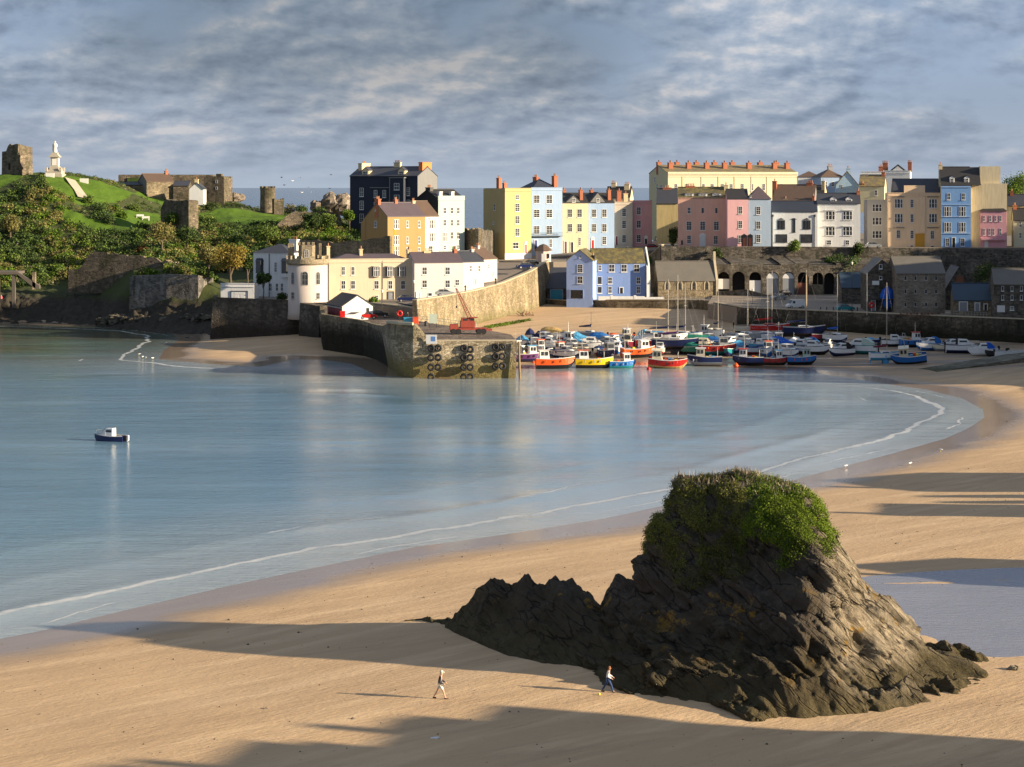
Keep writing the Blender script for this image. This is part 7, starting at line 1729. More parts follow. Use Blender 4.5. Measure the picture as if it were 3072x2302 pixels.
# standing on the sand behind
boat(FB, 'fishing', 'bright red fishing boat with white cabin and hoop rail, standing upright on the sand', 1913, 1072, 5.6, 20, 'orange', 'black', 'white', tilt=2)
boat(FB, 'fishing', 'white and sky blue cabin boat with an orange roof, behind the orange boat', 1617, 1064, 4.4, -70, 'white', 'skyblue', 'white', 'orange')
boat(FB, 'fishing', 'white wheelhouse boat with blue trim, behind the orange boat bow', 1674, 1072, 4.4, -60, 'white', 'blue', 'white', 'orange')
boat(CB, 'cruiser', 'white cabin boat with an orange buoy, left of the yellow boat and further back', 1699, 1076, 4.6, -40, 'white', 'navy', 'white')
boat(CB, 'cruiser', 'white-bowed cruiser pointing at the viewer, behind the gap before the yellow boat', 1716, 1056, 5.0, -65, 'white', 'navy', 'white')
boat(FB, 'fishing', 'white pilot boat with tall cabin, behind the white-bowed cruiser', 1694, 1040, 5.0, -30, 'white', 'black', 'white')
boat(VB, 'covered', 'boat under a teal-blue canvas nearest to the pier deck', 1570, 1040, 5.0, -80, 'white', 'navy', cover='skyblue')
boat(VB, 'covered', 'boat under a round dark navy canvas, right of the teal-blue one', 1590, 1024, 4.8, -90, 'white', 'navy', cover='navy')
boat(CB, 'cruiser', 'navy-canopied white cruiser at the back left of the moorings', 1636, 1030, 5.4, -50, 'white', 'navy', 'white', cover='navy')
boat(VB, 'covered', 'boat under a tan yellow canvas, right of the navy-canopied cruiser', 1668, 1020, 5.4, -20, 'white', 'darkred', cover='tan')
boat(CB, 'cruiser', 'grey-blue cruiser among the boats left of the tan canvas', 1605, 1050, 4.8, -75, 'grey', 'navy', 'white')
boat(DB, 'dinghy', 'small black dinghy between the teal canvas and the orange-roofed boat', 1598, 1062, 3.4, -60, 'black', 'black')
boat(VB, 'covered', 'boat under a pale blue canvas above the yellow boat wheelhouse', 1733, 1030, 4.6, -20, 'white', 'blue', cover='skyblue')
boat(CB, 'cruiser', 'white cruiser with a red cabin top and two thin masts, behind the yellow boat', 1774, 1052, 5.6, -10, 'white', 'black', 'white', 'red', mast=None)
boat(SB, 'yacht', 'small grey-white sailing boat just behind the red-topped cruiser', 1768, 1024, 5.2, -30, 'grey', 'navy', 'white', cover='navy', mast=5.2)
boat(VB, 'covered', 'boat under a bright blue canvas behind the gap right of the yellow boat', 1811, 1030, 4.8, -15, 'white', 'blue', cover='blue')
boat(CB, 'cruiser', 'tan and white cruiser directly behind the yellow boat wheelhouse', 1748, 1068, 4.8, -60, 'cream', 'black', 'cream')
boat(CB, 'cruiser', 'pale grey cruiser with a blue stripe behind the yellow bow', 1830, 1052, 5.4, -40, 'grey', 'blue', 'white', cover='grey')
boat(FB, 'fishing', 'dark blue-grey workboat right behind the yellow bow', 1822, 1078, 5.2, -70, 'navy', 'black', 'grey', 'grey')
boat(CB, 'cruiser', 'small white cruiser behind the little white and blue fishing boat', 1852, 1062, 4.6, -100, 'white', 'blue', 'white')
boat(DB, 'dinghy', 'orange inflatable-looking dinghy at the back, left of the bright red boat', 1858, 1022, 4.2, -30, 'orange', 'grey', cover='orange')
boat(FB, 'fishing', 'maroon boat standing just left of the bright red one', 1884, 1050, 5.0, -95, 'maroon', 'black', 'cream')
boat(FB, 'fishing', 'red-hulled boat with white cabin and a blue tarpaulin, right of the bright red one', 1958, 1048, 6.0, 0, 'darkred', 'black', 'white', 'skyblue')
boat(CB, 'cruiser', 'pale blue cruiser behind the red-hulled one with the tarpaulin', 1946, 1024, 4.8, -20, 'skyblue', 'white', 'white', cover='skyblue')
boat(SB, 'yacht', 'white sailing boat with dark blue keel stripe and the tallest mast left of centre', 1996, 1040, 7.0, -10, 'white', 'navy', 'white', cover='navy', mast=13.5)
boat(SB, 'yacht', 'white and navy sailing boat with purple sail cover and tall orange-lit mast', 2024, 1062, 7.4, -12, 'navy', 'black', 'white', cover='purple', mast=15.5)
boat(SB, 'yacht', 'white sailing boat right behind the purple-covered one', 2048, 1034, 6.6, -25, 'white', 'darkred', 'white', cover='navy', mast=12.5)
boat(VB, 'covered', 'boat under a dark green canvas left of the cream-wheelhouse navy boat', 2070, 1064, 5.4, -40, 'green', 'black', cover='green')
boat(VB, 'covered', 'boat under a long green canvas further back', 2094, 1036, 6.0, -8, 'white', 'green', cover='green')
boat(CB, 'cruiser', 'cream cruiser right behind the navy boat with registration marks', 2112, 1056, 5.8, -10, 'cream', 'navy', 'cream')
boat(FB, 'fishing', 'small white boat with hoops behind the long green canvas', 2104, 1020, 4.6, -20, 'white', 'black', 'white')
boat(FB, 'fishing', 'low red-hulled boat with a grey cabin, behind the navy boat stern', 2150, 1066, 6.0, 0, 'darkred', 'teal', 'grey', 'grey')
boat(SB, 'yacht', 'white sailing boat with a blue and white mast behind the low red boat', 2152, 1026, 6.6, -80, 'white', 'navy', 'cream', cover='navy', mast=13)
boat(VB, 'covered', 'boat under a strong blue canvas in front of the blue-and-white mast', 2156, 1042, 4.8, -20, 'white', 'blue', cover='blue')
boat(CB, 'cruiser', 'big white cruiser bow-on, left of the red-roofed boat and further back', 2188, 1050, 6.0, -120, 'white', 'teal', 'white')
boat(DB, 'dinghy', 'teal boat with white top squeezed behind the red-roofed boat stern', 2186, 1068, 4.6, -100, 'teal', 'navy')
boat(CB, 'cruiser', 'white cruiser wrapped in a pale cover behind the red roof', 2232, 1042, 5.4, -60, 'white', 'navy', 'white', cover='white')
boat(SB, 'yacht', 'grey sailing boat with a pale mast, just left of the quay corner', 2236, 1032, 6.0, -20, 'grey', 'navy', 'white', mast=11)
boat(DB, 'dinghy', 'long cream open rowing boat at the back beside the quay wall', 2266, 1003, 7.6, 4, 'cream', 'black')
boat(SB, 'yacht', 'red-decked sailing boat by the quay wall with a red sail cover', 2308, 1012, 6.6, 0, 'red', 'white', 'red', cover='red', mast=14)
boat(SB, 'yacht', 'white sailing boat with a reddish mast, in front of the red-decked one', 2296, 1034, 6.0, -30, 'white', 'darkred', 'white', cover='red', mast=14.5)
boat(CB, 'cruiser', 'white and pale red cruiser behind the red boat with blue canvas', 2316, 1052, 5.4, -50, 'white', 'darkred', 'white')
boat(FB, 'fishing', 'small white wheelhouse boat directly behind the red boat with blue canvas', 2300, 1070, 4.6, -80, 'white', 'blue', 'white', 'orange')
boat(VB, 'covered', 'boat under the biggest bright blue canvas, behind the bright blue fishing boat', 2348, 1054, 5.8, -50, 'white', 'navy', cover='brightblue')
boat(CB, 'cruiser', 'white cruiser between the big blue canvas and the bright blue fishing boat', 2362, 1074, 5.4, -60, 'white', 'navy', 'white')
boat(SB, 'yacht', 'navy and white sailing boat near the quay wall with a tall pale mast', 2410, 1022, 7.2, 0, 'navy', 'black', 'white', cover='navy', mast=14.5)
boat(DB, 'dinghy', 'white dinghy with a blue rim right of the tall pale mast', 2438, 1018, 4.4, -15, 'white', 'blue')
boat(CB, 'cruiser', 'cream cruiser behind the wheelhouse of the bright blue boat', 2404, 1056, 5.0, -30, 'cream', 'darkred', 'white')
boat(CB, 'cruiser', 'white cruiser with a round dark hatch, right of the bright blue fishing boat', 2438, 1064, 5.6, -25, 'white', 'black', 'white')
boat(DB, 'dinghy', 'dark red and black inflatable near the quay wall', 2470, 1022, 4.6, 10, 'maroon', 'black', cover='black')
boat(SB, 'yacht', 'sailing boat with a bright blue sail cover and a tall white mast by the quay', 2508, 1036, 6.6, -60, 'white', 'navy', 'white', cover='brightblue', mast=15)
boat(CB, 'cruiser', 'white cruiser stern-on with an open cockpit, below the bright blue sail cover', 2524, 1068, 5.6, -150, 'white', 'navy', 'white', cover='black')
boat(CB, 'cruiser', 'large white motor cruiser with green window line, high on the sand', 2578, 1062, 7.4, 150, 'white', 'teal', 'white', cover='palegreen')
boat(SB, 'yacht', 'white sailing boat with a maroon cover standing on light blue keels', 2654, 1090, 5.8, 5, 'white', 'skyblue', 'white', cover='maroon', mast=16, extra=('legs',))
boat(FB, 'fishing', 'bright blue fishing boat heeled over on the sand with a cream wheelhouse', 2730, 1092, 6.4, 168, 'blue', 'black', 'cream', 'cream', tilt=-16, pitch=6)
boat(FB, 'fishing', 'boat with a faded red canvas awning behind the heeled blue boat', 2738, 1042, 5.2, 10, 'blue', 'black', 'white', 'red')
boat(CB, 'cruiser', 'white cruiser with black outboard, first of the line by the quay wall', 2684, 1040, 5.4, 0, 'white', 'black', 'white')
boat(DB, 'dinghy', 'small navy and white dinghy left of the line by the quay wall', 2628, 1034, 4.0, 10, 'navy', 'white', cover='skyblue')
boat(DB, 'dinghy', 'little white dinghy close to the faded red awning', 2712, 1034, 3.6, 20, 'white', 'white')
boat(CB, 'cruiser', 'white cruiser with a blue cover patch, right of the faded red awning', 2790, 1052, 5.8, -160, 'white', 'blue', 'white', cover='blue')
boat(DB, 'dinghy', 'cream dinghy between the blue-patched cruiser and the navy-keeled one', 2832, 1054, 4.4, 170, 'cream', 'grey')
boat(CB, 'cruiser', 'white cruiser with a black windscreen hood, third in the line by the wall', 2856, 1052, 4.8, -165, 'white', 'black', 'white', cover='black')
boat(CB, 'cruiser', 'long white cruiser with a navy keel, in the middle of the line by the wall', 2890, 1060, 6.6, -6, 'white', 'navy', 'white')
boat(DB, 'dinghy', 'blue-grey dinghy right of the long navy-keeled cruiser', 2930, 1057, 4.4, 8, 'grey', 'navy')
boat(CB, 'cruiser', 'white cruiser with a royal blue canopy near the slipway', 2950, 1068, 5.4, 175, 'white', 'white', 'white', cover='brightblue')
boat(DB, 'dinghy', 'black dinghy with white trim right of the royal blue canopy', 2990, 1071, 4.4, -170, 'black', 'black')
boat(DB, 'dinghy', 'white dinghy lying behind the slipway top', 3024, 1076, 5.0, 5, 'white', 'white')
boat(DB, 'dinghy', 'rightmost white dinghy behind the slipway at the picture edge', 3056, 1071, 4.6, 12, 'white', 'white')
more = [('cruiser','white','navy','white','navy'),('covered','white','blue','white','skyblue'),('dinghy','white','darkred','white','navy'),('cruiser','skyblue','navy','white',None),('fishing','white','blue','white',None),('covered','navy','black','white','white'),('cruiser','cream','darkred','white','blue'),('fishing','red','black','white',None),('dinghy','blue','white','white',None),('cruiser','white','black','white',None)]
spots = [(1648,1048,'between the navy-canopied cruiser and the white wheelhouse boat'),(1726,1044,'between the white pilot boat and the pale blue canvas'),(1796,1066,'in the gap just behind the yellow bow'),(1842,1036,'behind the pale grey cruiser'),(1890,1026,'between the orange dinghy and the red cabin boat'),(1932,1040,'just right of the bright red boat cabin'),(1980,1064,'behind the wheelhouse of the dark red boat'),
 (2034,1046,'among the three tall masts'),(2062,1048,'left of the long green canvas'),(2128,1034,'between the green canvas and the strong blue canvas'),(2170,1060,'behind the low red-hulled boat bow'),(2206,1056,'just left of the red wheelhouse roof'),(2256,1064,'directly behind the red wheelhouse roof'),(2284,1050,'between the red roof and the pale red cruiser'),
 (2334,1040,'behind the biggest blue canvas'),(2378,1044,'right of the biggest blue canvas'),(2424,1046,'behind the cruiser with the round hatch'),(1540,1070,'half hidden by the pier corner'),(2380,1066,'above the cabin of the bright blue boat'),(2486,1046,'left of the bright blue sail cover')]
for i, (px, py, wh) in enumerate(spots):
    kd_, hu, bo_, tp, cv_ = more[i % 10]
    boat({'cruiser': CB, 'covered': VB, 'dinghy': DB, 'fishing': FB}[kd_], kd_, f'{hu} {"boat under canvas" if kd_ == "covered" else kd_+" boat"} {wh}', px, py, 4.6, -20-37*i % 150, hu, bo_, tp, cover=cv_)
# lone motor boat off the beach
lb = boat('motor_boat', 'cruiser', 'small navy and white motor boat alone on the open water', 330, 1333, 4.3, 163, 'navy', 'navy', 'white', water=True, group=None, extra=('noengine',))
for s_ in (-.28, .28):
    MB().box(-2.62, -2.2, s_-.16, s_+.16, .55, 1.25).box(-2.5, -2.34, s_-.06, s_+.06, -.2, .55).build('outboard_motor', B('white') if s_ < 0 else RUBBER, lb)
MB().tube([(-.3, -.55, .9), (-.3, -.5, 1.75), (-.3, .5, 1.75), (-.3, .55, .9)], .03, 5).build('arch_rail', ALU, lb)
# buoys and floats
def ball(name, label, p, r, mat, cat='buoy', group=None):
    mb = MB(); mb.lathe([(.02, -r), (r*.7, -r*.72), (r, 0), (r*.7, r*.72), (r*.18, r), (r*.16, r*1.25), (.02, r*1.3)], (0, 0, 0), 14)
    o = mb.build(name, mat, None, True); o.location = p; tag(o, label, cat, group); return o
ball('buoy', 'large red mooring buoy left of the orange fishing boat', G(1586, 1066, .9), .75, B('orange')); ball('buoy', 'red buoy on the sand at the stern of the navy red-roofed boat', G(2208, 1098, .3), .5, B('orange'))
ball('buoy', 'small pink-red buoy floating right of the small white and blue boat', G(1946, 1108, .1), .42, B('red')); ball('buoy', 'orange buoy floating under the bow of the orange boat', G(1601, 1092, .1), .5, B('orange'))
BALLY = plain('ball_yellow', (.85, .65, .02), .4)
def on_beach(px, py):
    z = 1.
    for _ in range(8): q = G(px, py, z); z = gz(q.x, q.y)
    return G(px, py, z)
for px, py, lb_ in ((1798, 2086, 'tiny yellow ball on the sand at the feet of the walker in white'), (2060, 2080, 'tiny yellow ball near the edge of the great rock')):
    p = on_beach(px, py); ball('beach_ball', lb_, (p.x, p.y, p.z+.07), .08, BALLY, 'ball')
p = on_beach(2170, 2096); mb = MB(); mb.box(-.25, .05, -.1, .1, 0, .2).slot(1).box(.12, .4, -.12, .08, 0, .16); o = mb.build('beach_bucket', [plain('toy_green', (.05, .55, .40)), B('skyblue')]); o.location = p; tag(o, 'turquoise toy bucket and spade left at the foot of the rock', 'bucket')
p = on_beach(1303, 2215); mb = MB(); mb.box(-.22, .22, -.12, .12, 0, .03).box(-.05, .3, -.05, .16, .03, .05); o = mb.build('paper_scrap', FRAME); o.location = p; tag(o, 'scrap of white paper lying on the shaded foreground sand', 'litter')
# ================================================================ VEHICLES, STREET THINGS, PEOPLE, BIRDS
def car(label, px, py, z, head, col, L=4.2, van=False, cat='car', group='cars parked around the harbour'):
    p = G(px, py, z); o = thing('parked_van' if van else 'parked_car', label, cat, tuple(p), radians(head), group)
    paint = plain('car_'+col, BC.get(col, (.3, .3, .3)), .22, var=.05); w = .86; hb = .95
    prof = [(-L/2, .35), (-L/2+.05, .85), (-L/2+.3, 1.0 if not van else 1.9), (L*.22 if van else -L*.33, 1.0 if not van else 1.95), (L*.34, .98 if not van else 1.05), (L/2-.12, .82), (L/2, .5), (L/2-.05, .32)]
    MB().extr(prof, -w, w).build('body', paint, o)
    if not van:
        g0 = [(-L*.40, 1.0), (-L*.30, 1.42), (L*.06, 1.45), (L*.25, 1.0)]
        mb = MB(); mb.loft([[(x, -w*.93*(1 if zz_ < 1.2 else .82), zz_) for x, zz_ in g0], [(x, w*.93*(1 if zz_ < 1.2 else .82), zz_) for x, zz_ in g0]]); gh = mb.build('windows', GLASS, o)
        mb = MB(); mb.box(-L*.29, L*.05, -w*.78, w*.78, 1.45, 1.49)
        for x in (-L*.12,): mb.box(x-.04, x+.04, -w*.90, w*.90, 1.0, 1.45)
        mb.build('roof', paint, o)
    else:
        mb = MB(); mb.box(L*.10, L*.235, -w-.01, w+.01, 1.15, 1.7); mb.loft([[(L*.225, -w*.85, 1.85), (L*.235, -w*.85, 1.88), (L*.235, w*.85, 1.88), (L*.225, w*.85, 1.85)], [(L*.335, -w*.85, 1.10), (L*.345, -w*.85, 1.13), (L*.345, w*.85, 1.13), (L*.335, w*.85, 1.10)]]); mb.build('windows', GLASS, o)
    for x in (-L*.31, L*.31):
        for s_ in (-1, 1):
            mb = MB(); mb.lathe([(.20, -.1), (.31, -.1), (.33, 0), (.31, .1), (.20, .1)], (0, 0, 0), 12); wl = mb.build('wheel', TYRE, o); wl.rotation_euler = (pi/2, 0, 0); wl.location = (x, s_*(w-.05), .32)
            mb = MB(); mb.lathe([(.02, -.11), (.19, -.11), (.19, .11), (.02, .11)], (0, 0, 0), 10); mb.build('rim', ALU, wl)
    for s_ in (-.6, .6): MB().box(L/2-.10, L/2-.0, s_-.16, s_+.16, .6, .74).build('headlight', plain('headlight', (.75, .75, .7), .2), o)
    return o
car('dark grey car parked in front of the cream house door', 1222, 906, 8.85, 8, 'navy', 4.6)
car('silver-blue car parked against the white cottage wall on the ramp', 1335, 888, 9.9, 14, 'grey')
car('dark blue car at the top of the ramp beside the kiosk', 1574, 806, 14.0, -160, 'navy'); car('black car just behind the dark blue one at the top of the ramp', 1590, 797, 14.3, -160, 'black')
car('navy car parked outside the powder blue house', 1826, 760, 15.2, 0, 'navy'); car('silver car parked between the navy and the red one', 1888, 755, 15.6, 0, 'grey', 3.8)
car('dark red car parked outside the pink house', 1960, 748, 16.2, 4, 'darkred', 4.4)
car('silver and blue car parked in front of the grey arched doors', 2335, 900, 6.6, -150, 'grey', 4.4); car('dark grey car behind the silver and blue one by the arches', 2350, 889, 6.6, -150, 'black', 4.2)
car('white van parked alone on the quay', 2387, 925, 6.6, 194, 'white', 4.4, True, 'van'); car('dark teal car on the quay beside the stores', 2536, 933, 6.6, 10, 'teal', 4.0)
car('pale blue car on the upper road beside the narrow grey house', 2620, 744, 17.95, 0, 'grey', 4.2)
car('white car beside the boat shed on the pier', 1078, 953, 6.7, 12, 'white', 4.2); car('red car beside the white one by the boat shed', 1103, 957, 6.7, 12, 'red', 3.8); car('black car right of the red one by the boat shed', 1136, 952, 6.7, 6, 'black', 4.2)
POST = plain('post_dark', (.04, .04, .045), .6)
def lamp(label, px, py, z, h):
    p = G(px, py, z); o = thing('street_lamp', label, 'lamp', tuple(p)); MB().tube([(0, 0, 0), (0, 0, h)], .07, 6, .05).build('pole', POST, o); MB().lathe([(.08, h), (.2, h+.15), (.26, h+.5), (.05, h+.7)], (0, 0, 0), 8).build('lantern', plain('lantern', (.75, .7, .6), .3), o)
lamp('street lamp in front of the cream house door hedge', 1146, 925, 8.8, 3.2); lamp('street lamp at the corner of the cream and white houses', 1242, 908, 8.9, 4.2); lamp('white-headed lamp post on the quay left of the gable store', 2556, 940, 6.6, 10.5)
lamp('lamp with two round heads on the low promenade wall', 2258, 915, 6.4, 3.2); lamp('lamp post standing in front of the low blue-roofed shed', 2890, 945, 6.6, 4.6)
def post(name, label, px, py, z, h, mat, r=.1, cat='pole', group=None):
    o = MB().tube([(0, 0, 0), (0, 0, h)], r, 6, r*.8).build(name, mat); o.location = G(px, py, z); tag(o, label, cat, group); return o
post('quay_mast', 'thick brown timber post standing on the quay behind the tall masts', 2419, 985, 5, 11, plain('timber_pale', (.42, .33, .22), .8), .16)
post('flag_pole', 'pale pole rising by the gable-ended store', 2601, 945, 6.6, 9, ALU, .07); post('flag_pole', 'pale pole between the quay and the blue furled sail', 2512, 960, 6.6, 8.6, ALU, .07)
for i, (px, lb_) in enumerate(((2462, 'first'), (2480, 'second'), (2500, 'third'), (2556, 'fourth'), (2572, 'fifth'))):
    post('bollard', f'{lb_} dark bollard from the left along the quay edge', px, 934, 6.6, .95, POST, .13, 'bollard', 'bollards along the quay edge')
# furled blue sails hanging by the store
o = MB().tube([(0, 0, 0), (.1, 0, 1), (0, 0, 3.0), (.1, 0, 4.4), (0, 0, 5.2)], [.15, 1.0, 1.7, 1.3, .3], 10).build('blue_tarpaulin', canvas('brightblue'), None, True); o.location = G(2662, 931, 7.0); tag(o, 'big bright blue tarpaulin bundle hanging by the store', 'tarpaulin')
o = MB().tube([(0, 0, 0), (.5, 0, 1.6), (1.3, 0, 2.8), (1.7, 0, 3.0)], [.2, .8, .7, .1], 9).build('blue_flag', canvas('cyan'), None, True); o.location = G(2520, 866, 9.2); tag(o, 'light blue sail-shaped banner on the quay by the arches', 'banner')
o = thing('life_ring', 'red life ring on the wall under the gable-ended store', 'life ring', tuple(G(2615, 916, 8.2))); m_ = obj('ring', with_mats(TM, [B('red')]), None, o)
o = thing('life_ring', 'red life ring on the low wall left of the crane', 'life ring', tuple(G(1199, 941, 8.2))); m_ = obj('ring', with_mats(TM, [B('red')]), None, o); MB().tube([(0, .1, -1.6), (0, .1, .3)], .05, 5).build('post', POST, o)
o = thing('information_board', 'pale green blank board on two legs left of the crane', 'sign', tuple(G(1299, 984, 6.6)), radians(4)); MB().box(-.75, .75, -.04, .04, .9, 2.7).build('board', plain('board_pale', (.45, .52, .44), .6), o)
for s_ in (-1, 1): MB().box(s_*.7-.05, s_*.7+.05, -.05, .05, 0, .9).build('leg', POST, o)
o = MB().lathe([(.3, 0), (.34, .2), (.32, .9), (.1, 1.05)], (0, 0, 0), 10).build('litter_bin', POST); o.location = G(1278, 979, 6.6); tag(o, 'small black litter bin left of the pale board', 'bin')
# quay railing, pier railing
def railing(name, label, p0, p1, n, h=1.0, mat=None):
    o = thing(name, label, 'railing', tuple(p0)); d = Vector(p1)-Vector(p0); mb = MB()
    for i in range(n+1): q = d*(i/n); mb.tube([q, q+Vector((0, 0, h))], .045, 5)
    for zz_ in (.5, h): mb.tube([Vector((0, 0, zz_)), d+Vector((0, 0, zz_))], .035, 5)
    mb.build('rails', mat or plain('rail_grey', (.30, .29, .27), .6), o)
railing('quay_railing', 'grey pipe railing on the quay wall in front of the blue-roofed shed', (XY(2835, 424)[0], 424, 6.85), (XY(2960, 417)[0], 417, 6.85), 14)
railing('pier_railing', 'white post railing along the inner edge of the pier', (-6.9, 388.3, 6.6), (-19.0, 409.5, 6.6), 12, 1.0, plain('rail_white', (.6, .57, .5), .6))
railing('promenade_railing', 'thin rail on the promenade in front of the chapel', (XY(1990, 495)[0], 494.6, 6.3), (XY(2240, 475)[0], 474.5, 6.6), 18, .9)
# white garden wall in front of lavender house
o = thing('garden_wall', 'low white garden wall in front of the lavender house', 'wall', (XY(1796, 497.5)[0], 498.6, 5.8)); MB().box(0, 11.5, 0, .3, 0, 1.0).box(3, 3.6, -.05, .35, 0, 1.25).box(8.8, 9.4, -.05, .35, 0, 1.25).box(11.5, 16.4, 0, .3, -.1, .8).build('masonry', W('white'), o)
# timber heap at the ramp wall foot
o = thing('driftwood_heap', 'heap of rotting timber at the foot of the ramp wall', 'timber', tuple(G(1578, 950, 3.2))); mb = MB()
for i in range(16): a = random.uniform(0, pi); q = Vector((random.uniform(-2, 2), random.uniform(-1, 1), random.uniform(.1, .5))); mb.tube([q, q+Vector((cos(a)*random.uniform(.6, 2), random.uniform(-.5, .5), sin(a)*random.uniform(.3, 1.6)))], .12, 5, .07)
mb.build('planks', plain('old_wood', (.20, .13, .08), .9, var=.4), o)
# benches / tables outside the warehouse
for i, px in enumerate((2712, 2742, 2775, 2806)):
    o = thing('picnic_table', f'{["first", "second", "third", "fourth"][i]} picnic table from the left outside the tall warehouse', 'table', tuple(G(px, 949, 6.62)), 0, 'picnic tables outside the warehouse')
    MB().box(-.9, .9, -.35, .35, .7, .76).build('table_top', plain('table_wood', (.16, .07, .04), .8), o); MB().box(-.9, .9, -.75, -.5, .42, .47).box(-.9, .9, .5, .75, .42, .47).build('seat', plain('table_wood', (.16, .07, .04), .8), o)
    for s_ in (-.7, .7): MB().extr([(s_-.04, .42), (s_-.04, .7), (s_+.04, .7), (s_+.04, .42)], -.7, .7).box(s_-.04, s_+.04, -.7, -.6, 0, .42).box(s_-.04, s_+.04, .6, .7, 0, .42).build('leg', plain('table_wood', (.16, .07, .04), .8), o)
# small rocks round the left shore and on the beach
WR = stone('shore_rock', (.05,.045,.035), (.20,.17,.12), (.04,.035,.03), .9, stain=(.02,.022,.012))
gg = np.random.default_rng(21); desc = ['long', 'round', 'flat', 'sharp', 'split', 'squat', 'pale-topped', 'leaning', 'low', 'blocky', 'wedge-shaped', 'narrow', 'broad', 'humped']
for i in range(14):
    px = 300+i*26+gg.uniform(-8, 8); py = 962-(px-300)*.02+gg.uniform(-4, 12); Yb = 468+(620-px)*.07
    boulder(px, py, Yb, gg.uniform(1.0, 2.2), f'{desc[i]} weathered boulder at the foot of the grey wall, {["1st","2nd","3rd","4th","5th","6th","7th","8th","9th","10th","11th","12th","13th","14th"][i]} from the left', WR, .55, 50+i, 'boulders on the left shore')
p = on_beach(3040, 2008); o = boulder(3040, 2008, p.y, .45, 'small dark stone on wet sand near the right edge', WR, .5, 90)
